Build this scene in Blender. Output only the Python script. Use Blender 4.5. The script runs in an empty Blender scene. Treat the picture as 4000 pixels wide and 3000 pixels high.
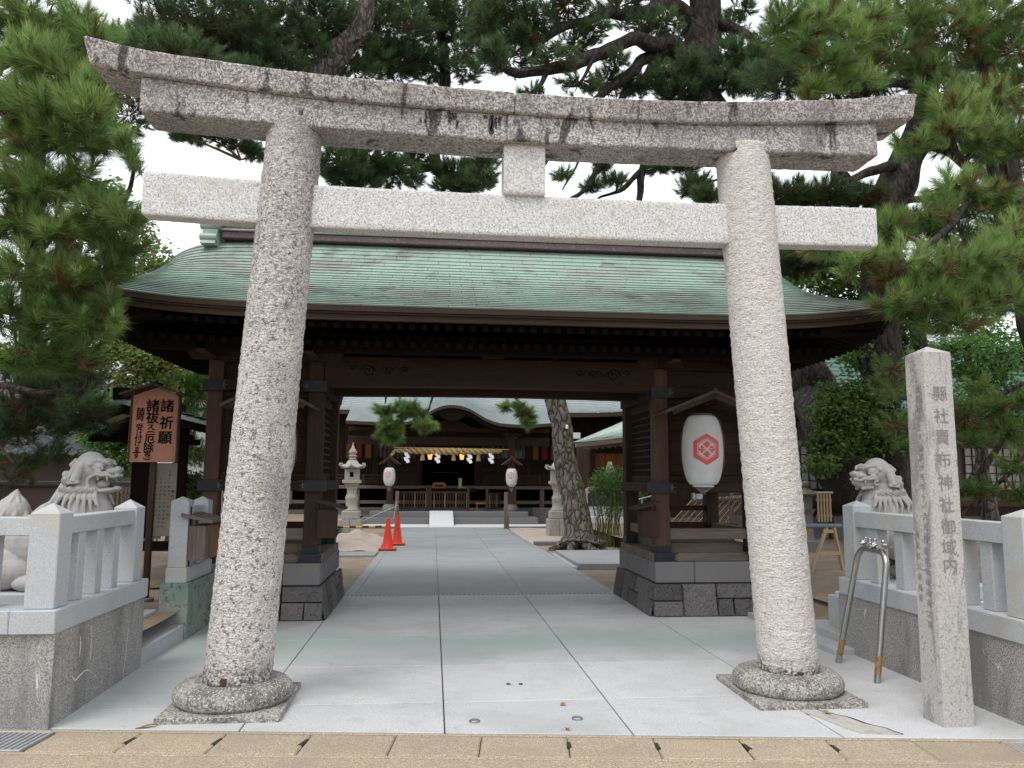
import bpy, bmesh, math, random
import numpy as np
from mathutils import Vector, Matrix, noise as mnoise

C = bpy.context.scene.collection
R = math.radians
rnd = random.Random(11)
npr = np.random.default_rng(5)
PI = math.pi

# ------------------------------------------------------------------ camera
cam_d = bpy.data.cameras.new('camera')
cam = bpy.data.objects.new('camera', cam_d)
C.objects.link(cam)
cam_d.sensor_width = 36.0
cam_d.lens = 27.45
cam_d.clip_start = 0.05
cam_d.clip_end = 600
cam.matrix_world = Matrix((
    (0.99499161, -0.01828845, -0.09827123, 0.0),
    (-0.0997564, -0.11918946, -0.98784742, 0.0),
    (0.0063533, 0.99270308, -0.1204169, 1.55),
    (0, 0, 0, 1)))
bpy.context.scene.camera = cam

# ------------------------------------------------------------------ sky: bright overcast
world = bpy.data.worlds.new('World')
bpy.context.scene.world = world
world.use_nodes = True
wn = world.node_tree
wn.nodes.clear()
w_out = wn.nodes.new('ShaderNodeOutputWorld')
w_bg = wn.nodes.new('ShaderNodeBackground')
w_sky = wn.nodes.new('ShaderNodeTexSky')
w_sky.sky_type = 'NISHITA'
w_sky.sun_disc = False
w_sky.sun_elevation = R(58)
w_sky.sun_rotation = R(150)
w_mix = wn.nodes.new('ShaderNodeMix')
w_mix.data_type = 'RGBA'
w_mix.inputs[0].default_value = 0.86
w_cl = wn.nodes.new('ShaderNodeTexNoise')
w_cl.inputs['Scale'].default_value = 2.2
w_cl.inputs['Detail'].default_value = 5
w_rp = wn.nodes.new('ShaderNodeValToRGB')
w_rp.color_ramp.elements[0].position = 0.3
w_rp.color_ramp.elements[0].color = (9.2, 9.6, 10.2, 1)
w_rp.color_ramp.elements[1].position = 0.75
w_rp.color_ramp.elements[1].color = (12.2, 12.3, 12.4, 1)
w_tc = wn.nodes.new('ShaderNodeTexCoord')
wn.links.new(w_tc.outputs['Generated'], w_cl.inputs['Vector'])
wn.links.new(w_cl.outputs['Fac'], w_rp.inputs['Fac'])
wn.links.new(w_sky.outputs[0], w_mix.inputs[6])
wn.links.new(w_rp.outputs[0], w_mix.inputs[7])
wn.links.new(w_mix.outputs[2], w_bg.inputs[0])
w_bg.inputs[1].default_value = 0.1
wn.links.new(w_bg.outputs[0], w_out.inputs[0])

sun_d = bpy.data.lights.new('sun', 'SUN')
sun = bpy.data.objects.new('sun', sun_d)
C.objects.link(sun)
sun_d.energy = 1.3
sun_d.angle = R(25)
sun_d.color = (1.0, 0.97, 0.92)
_el, _az = R(58), R(150)      # the light comes from behind the viewer's left shoulder, high up
_dir = Vector((-math.sin(R(35)) * math.cos(_el), -math.cos(R(35)) * math.cos(_el), math.sin(_el)))
sun.rotation_euler = _dir.to_track_quat('Z', 'Y').to_euler()
w_sky.sun_rotation = R(215)

sc = bpy.context.scene
sc.view_settings.view_transform = 'Standard'
sc.view_settings.look = 'None'
sc.view_settings.gamma = 1
sc.view_settings.use_curve_mapping = False
sc.view_settings.exposure = 0.55
sc.render.engine = 'CYCLES'
sc.cycles.max_bounces = 6
sc.cycles.diffuse_bounces = 3
sc.cycles.transparent_max_bounces = 8
sc.cycles.use_denoising = True
try:
    sc.cycles.denoiser = 'OPENIMAGEDENOISE'
except Exception:
    pass

# ------------------------------------------------------------------ helpers
def wloc(o):
    v = Vector((0, 0, 0))
    while o is not None:
        v += o.location
        o = o.parent
    return v

class MB:
    """collects vertices and faces in world coordinates"""
    def __init__(s):
        s.v = []; s.f = []
    def add(s, vs, fs, m=None):
        b = len(s.v)
        for p in vs:
            p = Vector(p)
            s.v.append(tuple(m @ p) if m is not None else tuple(p))
        s.f += [tuple(i + b for i in f) for f in fs]
        return s
    def box(s, x0, x1, y0, y1, z0, z1, c=0.006, m=None):
        if x0 > x1: x0, x1 = x1, x0
        if y0 > y1: y0, y1 = y1, y0
        if z0 > z1: z0, z1 = z1, z0
        c = min(c, (x1-x0)*.3, (y1-y0)*.3, (z1-z0)*.3)
        if c <= 0:
            vs = [(x, y, z) for x in (x0, x1) for y in (y0, y1) for z in (z0, z1)]
            return s.add(vs, [(0,1,3,2),(4,6,7,5),(0,4,5,1),(2,3,7,6),(0,2,6,4),(1,5,7,3)], m)
        vs = []; idx = {}
        X = (x0, x1); Y = (y0, y1); Z = (z0, z1); S_ = (1, -1)
        for i in (0, 1):
            for j in (0, 1):
                for k in (0, 1):
                    a, b, d = S_[i]*c, S_[j]*c, S_[k]*c
                    idx[(i,j,k,0)] = len(vs); vs.append((X[i], Y[j]+b, Z[k]+d))
                    idx[(i,j,k,1)] = len(vs); vs.append((X[i]+a, Y[j], Z[k]+d))
                    idx[(i,j,k,2)] = len(vs); vs.append((X[i]+a, Y[j]+b, Z[k]))
        fs = []
        def q(l): fs.append(tuple(idx[t] for t in l))
        for i in (0, 1):
            l = [(i,0,0,0),(i,1,0,0),(i,1,1,0),(i,0,1,0)]; q(l if i else l[::-1])
            l = [(0,i,0,1),(0,i,1,1),(1,i,1,1),(1,i,0,1)]; q(l if i else l[::-1])
            l = [(0,0,i,2),(1,0,i,2),(1,1,i,2),(0,1,i,2)]; q(l if i else l[::-1])
        for i in (0, 1):
            for j in (0, 1):
                l = [(i,j,0,0),(i,j,1,0),(i,j,1,1),(i,j,0,1)]; q(l if i == j else l[::-1])
                l = [(i,0,j,0),(i,1,j,0),(i,1,j,2),(i,0,j,2)]; q(l[::-1] if i == j else l)
                l = [(0,i,j,1),(1,i,j,1),(1,i,j,2),(0,i,j,2)]; q(l if i == j else l[::-1])
                for k in (0, 1):
                    l = [(i,j,k,0),(i,j,k,1),(i,j,k,2)]
                    q(l if (i+j+k) % 2 else l[::-1])
        return s.add(vs, fs, m)
    def beam(s, p, q, w, h, c=0.004, up=(0, 0, 1)):
        """box beam from p to q, width w (across), height h"""
        p = Vector(p); q = Vector(q); d = q - p; L = d.length
        if L < 1e-6: return s
        y = d / L; x = y.cross(Vector(up))
        if x.length < 1e-4: x = y.cross(Vector((1, 0, 0)))
        x.normalize(); z = x.cross(y)
        m = Matrix((( x.x, y.x, z.x, p.x), (x.y, y.y, z.y, p.y), (x.z, y.z, z.z, p.z), (0, 0, 0, 1)))
        return s.box(-w/2, w/2, 0, L, -h/2, h/2, c, m)
    def tube(s, pts, rad, n=10, cap=True, jit=0.0):
        pts = [Vector(p) for p in pts]
        if not hasattr(rad, '__len__'): rad = [rad]*len(pts)
        ref = Vector((0, 0, 1)); b = len(s.v); prev = None
        for i, p in enumerate(pts):
            t = (pts[min(i+1, len(pts)-1)] - pts[max(i-1, 0)])
            if t.length < 1e-9: t = Vector((0, 0, 1))
            t.normalize()
            if prev is None:
                a = t.cross(ref)
                if a.length < 1e-3: a = t.cross(Vector((1, 0, 0)))
                a.normalize()
            else:
                a = prev - t*prev.dot(t)
                if a.length < 1e-6: a = t.cross(ref)
                a.normalize()
            prev = a; c_ = t.cross(a)
            for k in range(n):
                an = 2*PI*k/n; r = rad[i]
                if jit: r *= 1 + jit*mnoise.noise(Vector((p.x*3+math.cos(an)*2, p.y*3+math.sin(an)*2, p.z*2)))
                s.v.append(tuple(p + a*math.cos(an)*r + c_*math.sin(an)*r))
        for i in range(len(pts)-1):
            for k in range(n):
                k2 = (k+1) % n
                s.f.append((b+i*n+k, b+i*n+k2, b+(i+1)*n+k2, b+(i+1)*n+k))
        if cap:
            s.f.append(tuple(b+k for k in range(n))[::-1])
            s.f.append(tuple(b+(len(pts)-1)*n+k for k in range(n)))
        return s
    def lathe(s, prof, cx, cy, n=24, sx=1, sy=1, rot=0, cap=True):
        b = len(s.v)
        for r, z in prof:
            for k in range(n):
                a = 2*PI*k/n + rot
                s.v.append((cx + math.cos(a)*r*sx, cy + math.sin(a)*r*sy, z))
        for i in range(len(prof)-1):
            for k in range(n):
                k2 = (k+1) % n
                s.f.append((b+i*n+k, b+i*n+k2, b+(i+1)*n+k2, b+(i+1)*n+k))
        if cap:
            s.f.append(tuple(b+k for k in range(n))[::-1])
            s.f.append(tuple(b+(len(prof)-1)*n+k for k in range(n)))
        return s
    def loft(s, rings, close=True, cap=True):
        b = len(s.v); n = len(rings[0])
        for r in rings: s.v += [tuple(p) for p in r]
        for i in range(len(rings)-1):
            for k in range(n if close else n-1):
                k2 = (k+1) % n
                s.f.append((b+i*n+k, b+i*n+k2, b+(i+1)*n+k2, b+(i+1)*n+k))
        if cap and close:
            s.f.append(tuple(b+k for k in range(n))[::-1])
            s.f.append(tuple(b+(len(rings)-1)*n+k for k in range(n)))
        return s
    def prism(s, poly, axis, a, b_):
        """poly in the two other axes, extruded along axis from a to b_"""
        n = len(poly)
        def P(u, v, t):
            return {'x': (t, u, v), 'y': (u, t, v), 'z': (u, v, t)}[axis]
        vs = [P(u, v, a) for u, v in poly] + [P(u, v, b_) for u, v in poly]
        fs = [tuple(range(n))[::-1], tuple(range(n, 2*n))]
        fs += [(i, (i+1) % n, n+(i+1) % n, n+i) for i in range(n)]
        return s.add(vs, fs)
    def ball(s, c, r, seg=14, rings=9, m=None):
        if not hasattr(r, '__len__'): r = (r, r, r)
        vs = []; fs = []
        for i in range(rings+1):
            th = PI*i/rings
            for k in range(seg):
                ph = 2*PI*k/seg
                p = Vector((r[0]*math.sin(th)*math.cos(ph), r[1]*math.sin(th)*math.sin(ph), r[2]*math.cos(th)))
                if m is not None: p = m @ p
                vs.append(p + Vector(c))
        for i in range(rings):
            for k in range(seg):
                k2 = (k+1) % seg
                fs.append((i*seg+k, (i+1)*seg+k, (i+1)*seg+k2, i*seg+k2))
        return s.add(vs, fs)
    def build(s, name, material, parent=None, smooth=None, fix=False, **props):
        me = bpy.data.meshes.new(name)
        off = wloc(parent) if parent is not None else Vector((0, 0, 0))
        me.from_pydata([(x-off.x, y-off.y, z-off.z) for x, y, z in s.v], [], s.f)
        if fix:
            bm = bmesh.new(); bm.from_mesh(me)
            bmesh.ops.remove_doubles(bm, verts=bm.verts, dist=1e-5)
            bmesh.ops.recalc_face_normals(bm, faces=bm.faces)
            bm.to_mesh(me); bm.free()
        if smooth is not None:
            me.shade_smooth()
            me.set_sharp_from_angle(angle=smooth)
        return link(name, me, material, parent, **props)

def link(name, me, material, parent=None, **props):
    o = bpy.data.objects.new(name, me)
    C.objects.link(o)
    if material is not None and len(me.materials) == 0: me.materials.append(material)
    if parent is not None: o.parent = parent
    for k, v in props.items(): o[k] = v
    return o

def thing(name, label, cat, loc=(0, 0, 0), group=None):
    o = bpy.data.objects.new(name, None)
    C.objects.link(o)
    o.location = loc
    o.empty_display_size = 0.1
    o['label'] = label; o['category'] = cat
    if group: o['group'] = group
    return o

def tag(o, label, cat, group=None):
    o['label'] = label; o['category'] = cat
    if group: o['group'] = group
    return o

def copy_tree(o, parent=None):
    c = o.copy(); C.objects.link(c)
    if parent is not None: c.parent = parent
    for ch in list(o.children): copy_tree(ch, c)
    return c

def roughen(mb, amp, scale, start=0, iso=(1, 1, 1), amp2=0, scale2=1):
    """pushes vertices in and out by solid noise (hammered or weathered stone)"""
    n = len(mb.v) - start
    nor = [Vector((0, 0, 0)) for _ in range(n)]
    for f in mb.f:
        if f[0] < start: continue
        a, b, c_ = Vector(mb.v[f[0]]), Vector(mb.v[f[1]]), Vector(mb.v[f[2]])
        fn = (b-a).cross(c_-a)
        if len(f) > 8: continue
        if fn.length > 1e-12: fn.normalize()
        for i in f: nor[i-start] += fn
    for i in range(n):
        p = Vector(mb.v[i+start]); q = Vector((p.x*iso[0], p.y*iso[1], p.z*iso[2]))*scale
        d = amp*mnoise.noise(q)
        if amp2: d += amp2*mnoise.noise(q*scale2)
        nn = nor[i-start]
        if nn.length > 1e-9: nn.normalize()
        mb.v[i+start] = tuple(p + nn*d)
    return mb

def interp(pts, x):
    if x <= pts[0][0]:
        (a, b), (c_, d) = pts[0], pts[1]
    elif x >= pts[-1][0]:
        (a, b), (c_, d) = pts[-2], pts[-1]
    else:
        for i in range(len(pts)-1):
            if pts[i][0] <= x <= pts[i+1][0]:
                (a, b), (c_, d) = pts[i], pts[i+1]; break
    return b + (d-b)*(x-a)/(c_-a)

def smooth_interp(pts, x):
    """Catmull-Rom through pts"""
    n = len(pts); i = 0
    while i < n-2 and x > pts[i+1][0]: i += 1
    p1, p2 = pts[i], pts[i+1]
    p0 = pts[i-1] if i > 0 else (2*p1[0]-p2[0], 2*p1[1]-p2[1])
    p3 = pts[i+2] if i+2 < n else (2*p2[0]-p1[0], 2*p2[1]-p1[1])
    h = p2[0]-p1[0]; t = (x-p1[0])/h
    m1 = (p2[1]-p0[1])/(p2[0]-p0[0])*h; m2 = (p3[1]-p1[1])/(p3[0]-p1[0])*h
    return (2*t**3-3*t**2+1)*p1[1]+(t**3-2*t**2+t)*m1+(-2*t**3+3*t**2)*p2[1]+(t**3-t**2)*m2

def spline(pts, k=5):
    """smooth 3D path through pts"""
    P = [Vector(p) for p in pts]; out = []
    for i in range(len(P)-1):
        a = P[i-1] if i else P[i]*2-P[i+1]; b = P[i]; c_ = P[i+1]; d = P[i+2] if i+2 < len(P) else P[i+1]*2-P[i]
        for j in range(k):
            t = j/k
            out.append(0.5*((2*b)+(c_-a)*t+(2*a-5*b+4*c_-d)*t*t+(-a+3*b-3*c_+d)*t**3))
    out.append(P[-1])
    return out

# ------------------------------------------------------------------ materials
def mat(name, col, rough=0.8, layers=(), bumps=(), metal=0.0, spec=0.4, rvar=0.0, trans=0.0, alpha=1.0, coat=0.0):
    """layers: (scale, lo, hi, colour, amount, detail, (sx,sy,sz), distortion)"""
    m = bpy.data.materials.new(name)
    m.use_nodes = True
    nt = m.node_tree; N = nt.nodes; L = nt.links
    N.clear()
    out = N.new('ShaderNodeOutputMaterial'); bs = N.new('ShaderNodeBsdfPrincipled')
    L.new(bs.outputs[0], out.inputs[0])
    geo = N.new('ShaderNodeNewGeometry')
    prev = None
    def vec(st):
        mp = N.new('ShaderNodeMapping'); L.new(geo.outputs['Position'], mp.inputs[0])
        mp.inputs['Scale'].default_value = st
        return mp.outputs[0]
    for ly in layers:
        scale, lo, hi, c2, amt = ly[:5]
        det = ly[5] if len(ly) > 5 else 3
        st = ly[6] if len(ly) > 6 else (1, 1, 1)
        dis = ly[7] if len(ly) > 7 else 0
        nz = N.new('ShaderNodeTexNoise'); L.new(vec(st), nz.inputs['Vector'])
        nz.inputs['Scale'].default_value = scale; nz.inputs['Detail'].default_value = det
        nz.inputs['Roughness'].default_value = 0.6; nz.inputs['Distortion'].default_value = dis
        mr = N.new('ShaderNodeMapRange'); L.new(nz.outputs['Fac'], mr.inputs[0])
        mr.inputs[1].default_value = lo; mr.inputs[2].default_value = hi
        mr.inputs[3].default_value = 0; mr.inputs[4].default_value = amt
        mx = N.new('ShaderNodeMix'); mx.data_type = 'RGBA'
        L.new(mr.outputs[0], mx.inputs[0])
        if prev is None: mx.inputs[6].default_value = (*col, 1)
        else: L.new(prev, mx.inputs[6])
        mx.inputs[7].default_value = (*c2, 1)
        prev = mx.outputs[2]
    if rvar:
        oi = N.new('ShaderNodeObjectInfo')
        mr = N.new('ShaderNodeMapRange'); L.new(oi.outputs['Random'], mr.inputs[0])
        mr.inputs[3].default_value = 1-rvar; mr.inputs[4].default_value = 1+rvar
        hs = N.new('ShaderNodeHueSaturation'); L.new(mr.outputs[0], hs.inputs['Value'])
        if prev is None: hs.inputs['Color'].default_value = (*col, 1)
        else: L.new(prev, hs.inputs['Color'])
        prev = hs.outputs[0]
    if prev is None: bs.inputs['Base Color'].default_value = (*col, 1)
    else: L.new(prev, bs.inputs['Base Color'])
    nrm = None
    for b in bumps:
        scale, strength, dist = b[:3]
        st = b[3] if len(b) > 3 else (1, 1, 1)
        nz = N.new('ShaderNodeTexNoise'); L.new(vec(st), nz.inputs['Vector'])
        nz.inputs['Scale'].default_value = scale; nz.inputs['Detail'].default_value = 3
        bp = N.new('ShaderNodeBump'); bp.inputs['Strength'].default_value = strength; bp.inputs['Distance'].default_value = dist
        L.new(nz.outputs['Fac'], bp.inputs['Height'])
        if nrm: L.new(nrm, bp.inputs['Normal'])
        nrm = bp.outputs[0]
    if nrm: L.new(nrm, bs.inputs['Normal'])
    bs.inputs['Roughness'].default_value = rough
    bs.inputs['Metallic'].default_value = metal
    bs.inputs['Specular IOR Level'].default_value = spec
    bs.inputs['Alpha'].default_value = alpha
    if coat: bs.inputs['Coat Weight'].default_value = coat
    if trans:
        tr = N.new('ShaderNodeBsdfTranslucent'); ms = N.new('ShaderNodeMixShader')
        if prev is None: tr.inputs[0].default_value = (*col, 1)
        else: L.new(prev, tr.inputs[0])
        ms.inputs[0].default_value = trans
        L.new(bs.outputs[0], ms.inputs[1]); L.new(tr.outputs[0], ms.inputs[2]); L.new(ms.outputs[0], out.inputs[0])
    return m

Mt = {}
# granites
Mt['pillar'] = mat('hammered_granite', (.56, .525, .49), .9,
    [(62, .50, .60, (.27, .25, .245), .7, 4, (1, 1, 1.7)), (30, .60, .68, (.15, .135, .14), .7, 4),
     (2.2, .55, .72, (.26, .225, .235), .5, 4), (120, .5, .7, (.76, .73, .69), .7, 2)],
    [(34, .75, .018, (1, 1, 2.0)), (90, .6, .008)])
Mt['pillar_dark'] = mat('hammered_granite_lichened', (.56, .53, .50), .9,
    [(62, .47, .57, (.23, .215, .215), .8, 4, (1, 1, 1.7)), (28, .55, .63, (.085, .075, .08), .85, 4),
     (1.9, .50, .66, (.17, .15, .16), .65, 5, (1, 1, .6)), (110, .52, .68, (.78, .76, .73), .75, 2)],
    [(34, .8, .018, (1, 1, 2.0)), (90, .6, .008)])
Mt['old_granite'] = mat('weathered_granite', (.50, .475, .455), .92,
    [(52, .44, .54, (.155, .14, .145), .82, 4), (24, .49, .60, (.11, .095, .10), .7, 5), (85, .55, .62, (.72, .70, .67), .85, 2),
     (1.8, .42, .66, (.15, .13, .138), .62, 6, (1, .3, .35), .6), (6, .58, .64, (.03, .025, .03), .85, 6, (1, 1, .3), .5), (70, .60, .66, (.5, .48, .46), .6, 3)],
    [(55, .7, .012), (150, .5, .005)])
Mt['pale_granite'] = mat('pale_granite', (.56, .56, .555), .85,
    [(70, .50, .58, (.24, .24, .245), .75, 4), (110, .54, .64, (.80, .80, .79), .8, 2),
     (4, .55, .75, (.42, .37, .29), .5, 4), (11, .66, .74, (.22, .21, .2), .5, 3)],
    [(90, .35, .004), (30, .2, .004)])
Mt['rail_granite'] = mat('cut_blue_grey_granite', (.42, .44, .465), .7,
    [(110, .50, .60, (.27, .285, .305), .6, 3), (150, .56, .66, (.58, .595, .61), .6, 2),
     (3.6, .50, .66, (.40, .385, .325), .7, 5), (1.2, .55, .7, (.33, .335, .33), .6, 4, (1, 1, .5))],
    [(200, .2, .002)])
Mt['wall_granite'] = mat('stained_aggregate_wall', (.33, .32, .31), .92,
    [(85, .49, .56, (.14, .135, .13), .8, 4), (110, .57, .64, (.58, .57, .55), .75, 2),
     (1.7, .50, .64, (.15, .145, .138), .7, 5, (1.8, 1.8, .45)), (3.2, .645, .67, (.66, .65, .63), .8, 6, (1, 1, .35), 2.2)],
    [(130, .5, .005), (14, .2, .006)])
Mt['mossy_wall'] = mat('green_stained_wall', (.30, .32, .29), .92,
    [(120, .48, .60, (.15, .155, .14), .7, 4), (1.8, .42, .60, (.13, .22, .18), .8, 4),
     (9, .55, .62, (.07, .09, .08), .8, 6, (1, 1, 1), 2)],
    [(120, .5, .005)])
Mt['paving'] = mat('granite_paving', (.485, .483, .49), .75,
    [(75, .52, .60, (.33, .335, .34), .6, 3), (100, .56, .64, (.72, .72, .73), .6, 2), (1.1, .45, .65, (.37, .372, .362), .7, 5), (4, .52, .70, (.34, .335, .32), .5, 6), (.5, .5, .6, (.50, .50, .51), .4, 4), (14, .62, .70, (.27, .26, .24), .5, 5),
     (60, .66, .72, (.2, .19, .17), .5, 2)],
    [(170, .25, .002), (6, .1, .004)], rvar=.05)
Mt['inner_paving'] = mat('inner_granite_paving', (.27, .285, .29), .72,
    [(170, .5, .62, (.19, .2, .205), .4, 3), (1.6, .45, .65, (.22, .235, .235), .7, 4), (7, .55, .75, (.20, .2, .19), .4, 5)],
    [(170, .2, .002), (6, .1, .004)], rvar=.06)
Mt['bright_paving'] = mat('pale_granite_paving', (.62, .63, .64), .6, [(120, .5, .62, (.5, .5, .5), .5, 3)], rvar=.04)
Mt['joint'] = mat('dark_joint_bedding', (.21, .20, .185), .95, [(40, .4, .7, (.2, .19, .17), .6)])
Mt['aggregate'] = mat('tan_exposed_aggregate', (.365, .295, .21), .9,
    [(110, .50, .58, (.19, .14, .095), .75, 3), (130, .56, .63, (.60, .53, .42), .8, 2), (2.2, .45, .7, (.27, .225, .165), .6, 4)],
    [(160, .6, .004)], rvar=.06)
Mt['dirt'] = mat('sandy_dirt', (.25, .19, .14), .95,
    [(3, .4, .65, (.16, .115, .08), .7, 5), (40, .5, .65, (.33, .27, .21), .5, 4), (1.1, .52, .7, (.30, .25, .2), .8, 3)],
    [(40, .6, .01), (7, .4, .03)])
Mt['pale_sand'] = mat('pale_dry_sand', (.46, .38, .32), .95,
    [(3, .45, .7, (.34, .27, .21), .7, 5), (50, .5, .65, (.55, .48, .42), .5, 4)], [(30, .6, .02), (6, .4, .04)])
Mt['moss'] = mat('moss', (.12, .15, .03), .95, [(20, .4, .65, (.2, .17, .06), .8, 4)], [(60, .8, .01)])
Mt['tuff'] = mat('rough_dark_tuff', (.125, .118, .118), .92,
    [(14, .45, .65, (.085, .08, .08), .7, 5), (55, .58, .62, (.012, .012, .012), .9, 3), (2.5, .5, .66, (.135, .125, .12), .7, 4)],
    [(30, .9, .02), (90, .7, .01)], rvar=.3)
Mt['tuff_pale'] = mat('smooth_grey_tuff', (.165, .16, .16), .85,
    [(5, .45, .65, (.15, .15, .155), .6, 4), (60, .64, .68, (.04, .04, .04), .9, 3)], [(60, .4, .006)], rvar=.06)
Mt['lion'] = mat('carved_lion_stone', (.40, .385, .375), .85,
    [(180, .5, .64, (.27, .26, .25), .5, 3), (5, .5, .72, (.29, .27, .25), .6, 4)], [(160, .25, .003)])
# timber
Mt['wood'] = mat('dark_aged_timber', (.05, .028, .019), .75,
    [(6, .4, .65, (.028, .017, .012), .8, 5, (1, 1, .15)), (60, .5, .7, (.075, .045, .031), .5, 3, (1, 1, .06))],
    [(60, .3, .004, (1, 1, .06))], rvar=.1, spec=.18)
Mt['wood_h'] = mat('dark_aged_timber_lying', (.038, .020, .013), .75,
    [(6, .4, .65, (.025, .015, .011), .8, 5, (.15, 1, 1)), (60, .5, .7, (.062, .038, .027), .5, 3, (.06, 1, 1))],
    [(60, .3, .004, (.06, 1, 1))], rvar=.1, spec=.15)
Mt['wood_red'] = mat('reddish_cedar_post', (.085, .038, .022), .7,
    [(6, .4, .65, (.045, .023, .015), .8, 5, (1, 1, .1)), (70, .5, .7, (.125, .06, .035), .5, 3, (1, 1, .05))],
    [(70, .3, .004, (1, 1, .05))])
Mt['wood_grey'] = mat('weathered_grey_timber', (.15, .115, .092), .85,
    [(8, .4, .65, (.085, .06, .047), .8, 5, (.12, 1, 1)), (70, .5, .7, (.24, .2, .165), .5, 3, (.06, 1, 1))],
    [(70, .5, .005, (.06, 1, 1))])
Mt['wood_grey_v'] = mat('weathered_upright_timber', (.16, .12, .095), .85,
    [(8, .4, .65, (.09, .062, .05), .8, 5, (1, 1, .12)), (70, .5, .7, (.25, .2, .165), .5, 3, (1, 1, .06))],
    [(70, .5, .005, (1, 1, .06))], rvar=.1)
Mt['wood_pale'] = mat('pale_new_timber', (.45, .33, .2), .7, [(20, .4, .65, (.36, .25, .14), .7, 4, (1, 1, .1))])
Mt['board'] = mat('cedar_signboard', (.30, .135, .085), .65,
    [(5, .4, .65, (.235, .10, .062), .8, 5, (1, 1, .15), 1.2), (60, .5, .7, (.35, .165, .105), .4, 3, (1, 1, .06))],
    [(60, .2, .002, (1, 1, .06))])
Mt['iron'] = mat('blue_black_iron_fitting', (.016, .018, .026), .55, [(12, .5, .7, (.035, .034, .036), .7, 4)], metal=.2)
Mt['verdigris_fit'] = mat('verdigris_ornament', (.11, .10, .085), .7, [(60, .4, .6, (.16, .11, .07), .6)])
# copper
Mt['copper'] = mat('green_copper_sheet', (.285, .375, .325), .5,
    [(1.3, .52, .64, (.19, .20, .195), .8, 6, (1, 1, 1), .4), (16, .5, .7, (.37, .47, .41), .6, 4, (.3, 1, 1)),
     (.8, .54, .68, (.27, .25, .235), .6, 5), (4, .60, .68, (.11, .105, .10), .55, 5)],
    [(14, .15, .01)], rvar=.10, spec=.5, metal=.1)
Mt['copper_back'] = mat('green_copper_far', (.285, .335, .33), .4,
    [(1.3, .45, .62, (.27, .285, .30), .8, 4), (12, .5, .7, (.42, .45, .45), .5, 3, (.3, 1, 1))], rvar=.07, spec=.5, metal=.2)
Mt['copper_teal'] = mat('teal_copper', (.085, .15, .125), .85, [(5, .4, .65, (.055, .105, .09), .7, 4)], rvar=.07, spec=.15)
Mt['copper_brown'] = mat('brown_copper_band', (.12, .075, .08), .45, [(3, .45, .65, (.08, .055, .06), .7, 4, (1, 1, 3)), (30, .55, .7, (.2, .26, .25), .5, 3)], metal=.3)
Mt['fascia'] = mat('layered_eave_board', (.055, .036, .027), .85, [(10, .4, .65, (.035, .023, .018), .8, 4, (.2, 1, 4))], spec=.2)
Mt['black_wood'] = mat('near_black_timber', (.010, .007, .006), .95, [(6, .4, .65, (.007, .005, .0045), .8)], rvar=.15, spec=.08)  # near-black base; under the eaves part of their shade is put into it
Mt['slate'] = mat('dark_slate_roof', (.10, .12, .125), .6, [(6, .4, .65, (.16, .2, .2), .7, 4)], rvar=.1)
Mt['tile'] = mat('grey_clay_tile', (.055, .058, .065), .7, [(6, .4, .65, (.09, .09, .1), .6, 3)], spec=.2)
# small things
Mt['ink'] = mat('black_brush_ink', (.012, .01, .009), .6)
Mt['engrave'] = mat('shadowed_engraving', (.205, .19, .187), .95)  # flat lettering; the shade inside the cut strokes is put into this grey
Mt['engrave_side'] = mat('weathered_engraving_shade', (.23, .205, .19), .95)  # worn side characters, their stroke shade painted as a flat tone
Mt['obelisk'] = mat('lichened_obelisk_granite', (.42, .405, .39), .9,
    [(80, .5, .6, (.25, .24, .235), .65, 4), (1.5, .53, .60, (.20, .175, .195), .75, 7, (3.6, 3.6, .7), .8),
     (34, .60, .65, (.12, .105, .11), .6, 4), (60, .58, .64, (.55, .54, .52), .6, 3), (5, .64, .72, (.5, .46, .42), .6, 3)],
    [(110, .4, .004)])
Mt['steel'] = mat('brushed_stainless', (.42, .41, .40), .32, [(30, .4, .7, (.3, .29, .28), .5, 3)], metal=.95)
Mt['rust'] = mat('rusty_tape', (.36, .2, .08), .7, [(25, .45, .6, (.2, .1, .05), .8, 4)], metal=.3)
Mt['paper'] = mat('white_lantern_paper', (.70, .70, .70), .7, [(5, .5, .7, (.6, .6, .59), .5, 3)], trans=.25)
Mt['film'] = mat('clear_plastic_film', (.55, .55, .53), .3, alpha=.09, spec=.6)
Mt['red'] = mat('vermilion_print', (.60, .04, .045), .6)
Mt['pink'] = mat('faded_pink_print', (.55, .28, .29), .7)
Mt['cone'] = mat('orange_red_cone', (.72, .045, .02), .45)
Mt['rubber'] = mat('black_rubber', (.02, .02, .02), .7)
Mt['yellow'] = mat('yellow_stripe', (.65, .42, .03), .5)
Mt['straw'] = mat('rice_straw', (.42, .30, .13), .85, [(40, .4, .65, (.28, .19, .07), .7, 4)])
Mt['bamboo'] = mat('dry_bamboo_pole', (.40, .27, .11), .6)
Mt['white'] = mat('white_paper', (.80, .80, .80), .8)
Mt['white_wall'] = mat('pale_plaster', (.55, .57, .58), .85, [(2, .4, .7, (.48, .49, .5), .5)])
Mt['mauve_wall'] = mat('mauve_wall', (.30, .24, .235), .85)
Mt['brown_wall'] = mat('brown_plaster', (.12, .09, .078), .9, [(3, .4, .7, (.085, .062, .055), .6)])
Mt['glass_dark'] = mat('dark_window_glass', (.03, .035, .045), .15, spec=.6)
Mt['shoji'] = mat('grey_shoji_paper', (.34, .33, .32), .8)
Mt['notice'] = mat('aged_notice_paper', (.26, .235, .19), .7, [(6, .4, .65, (.2, .18, .15), .6)])
Mt['orange_cloth'] = mat('orange_banner', (.24, .095, .02), .8)
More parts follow.
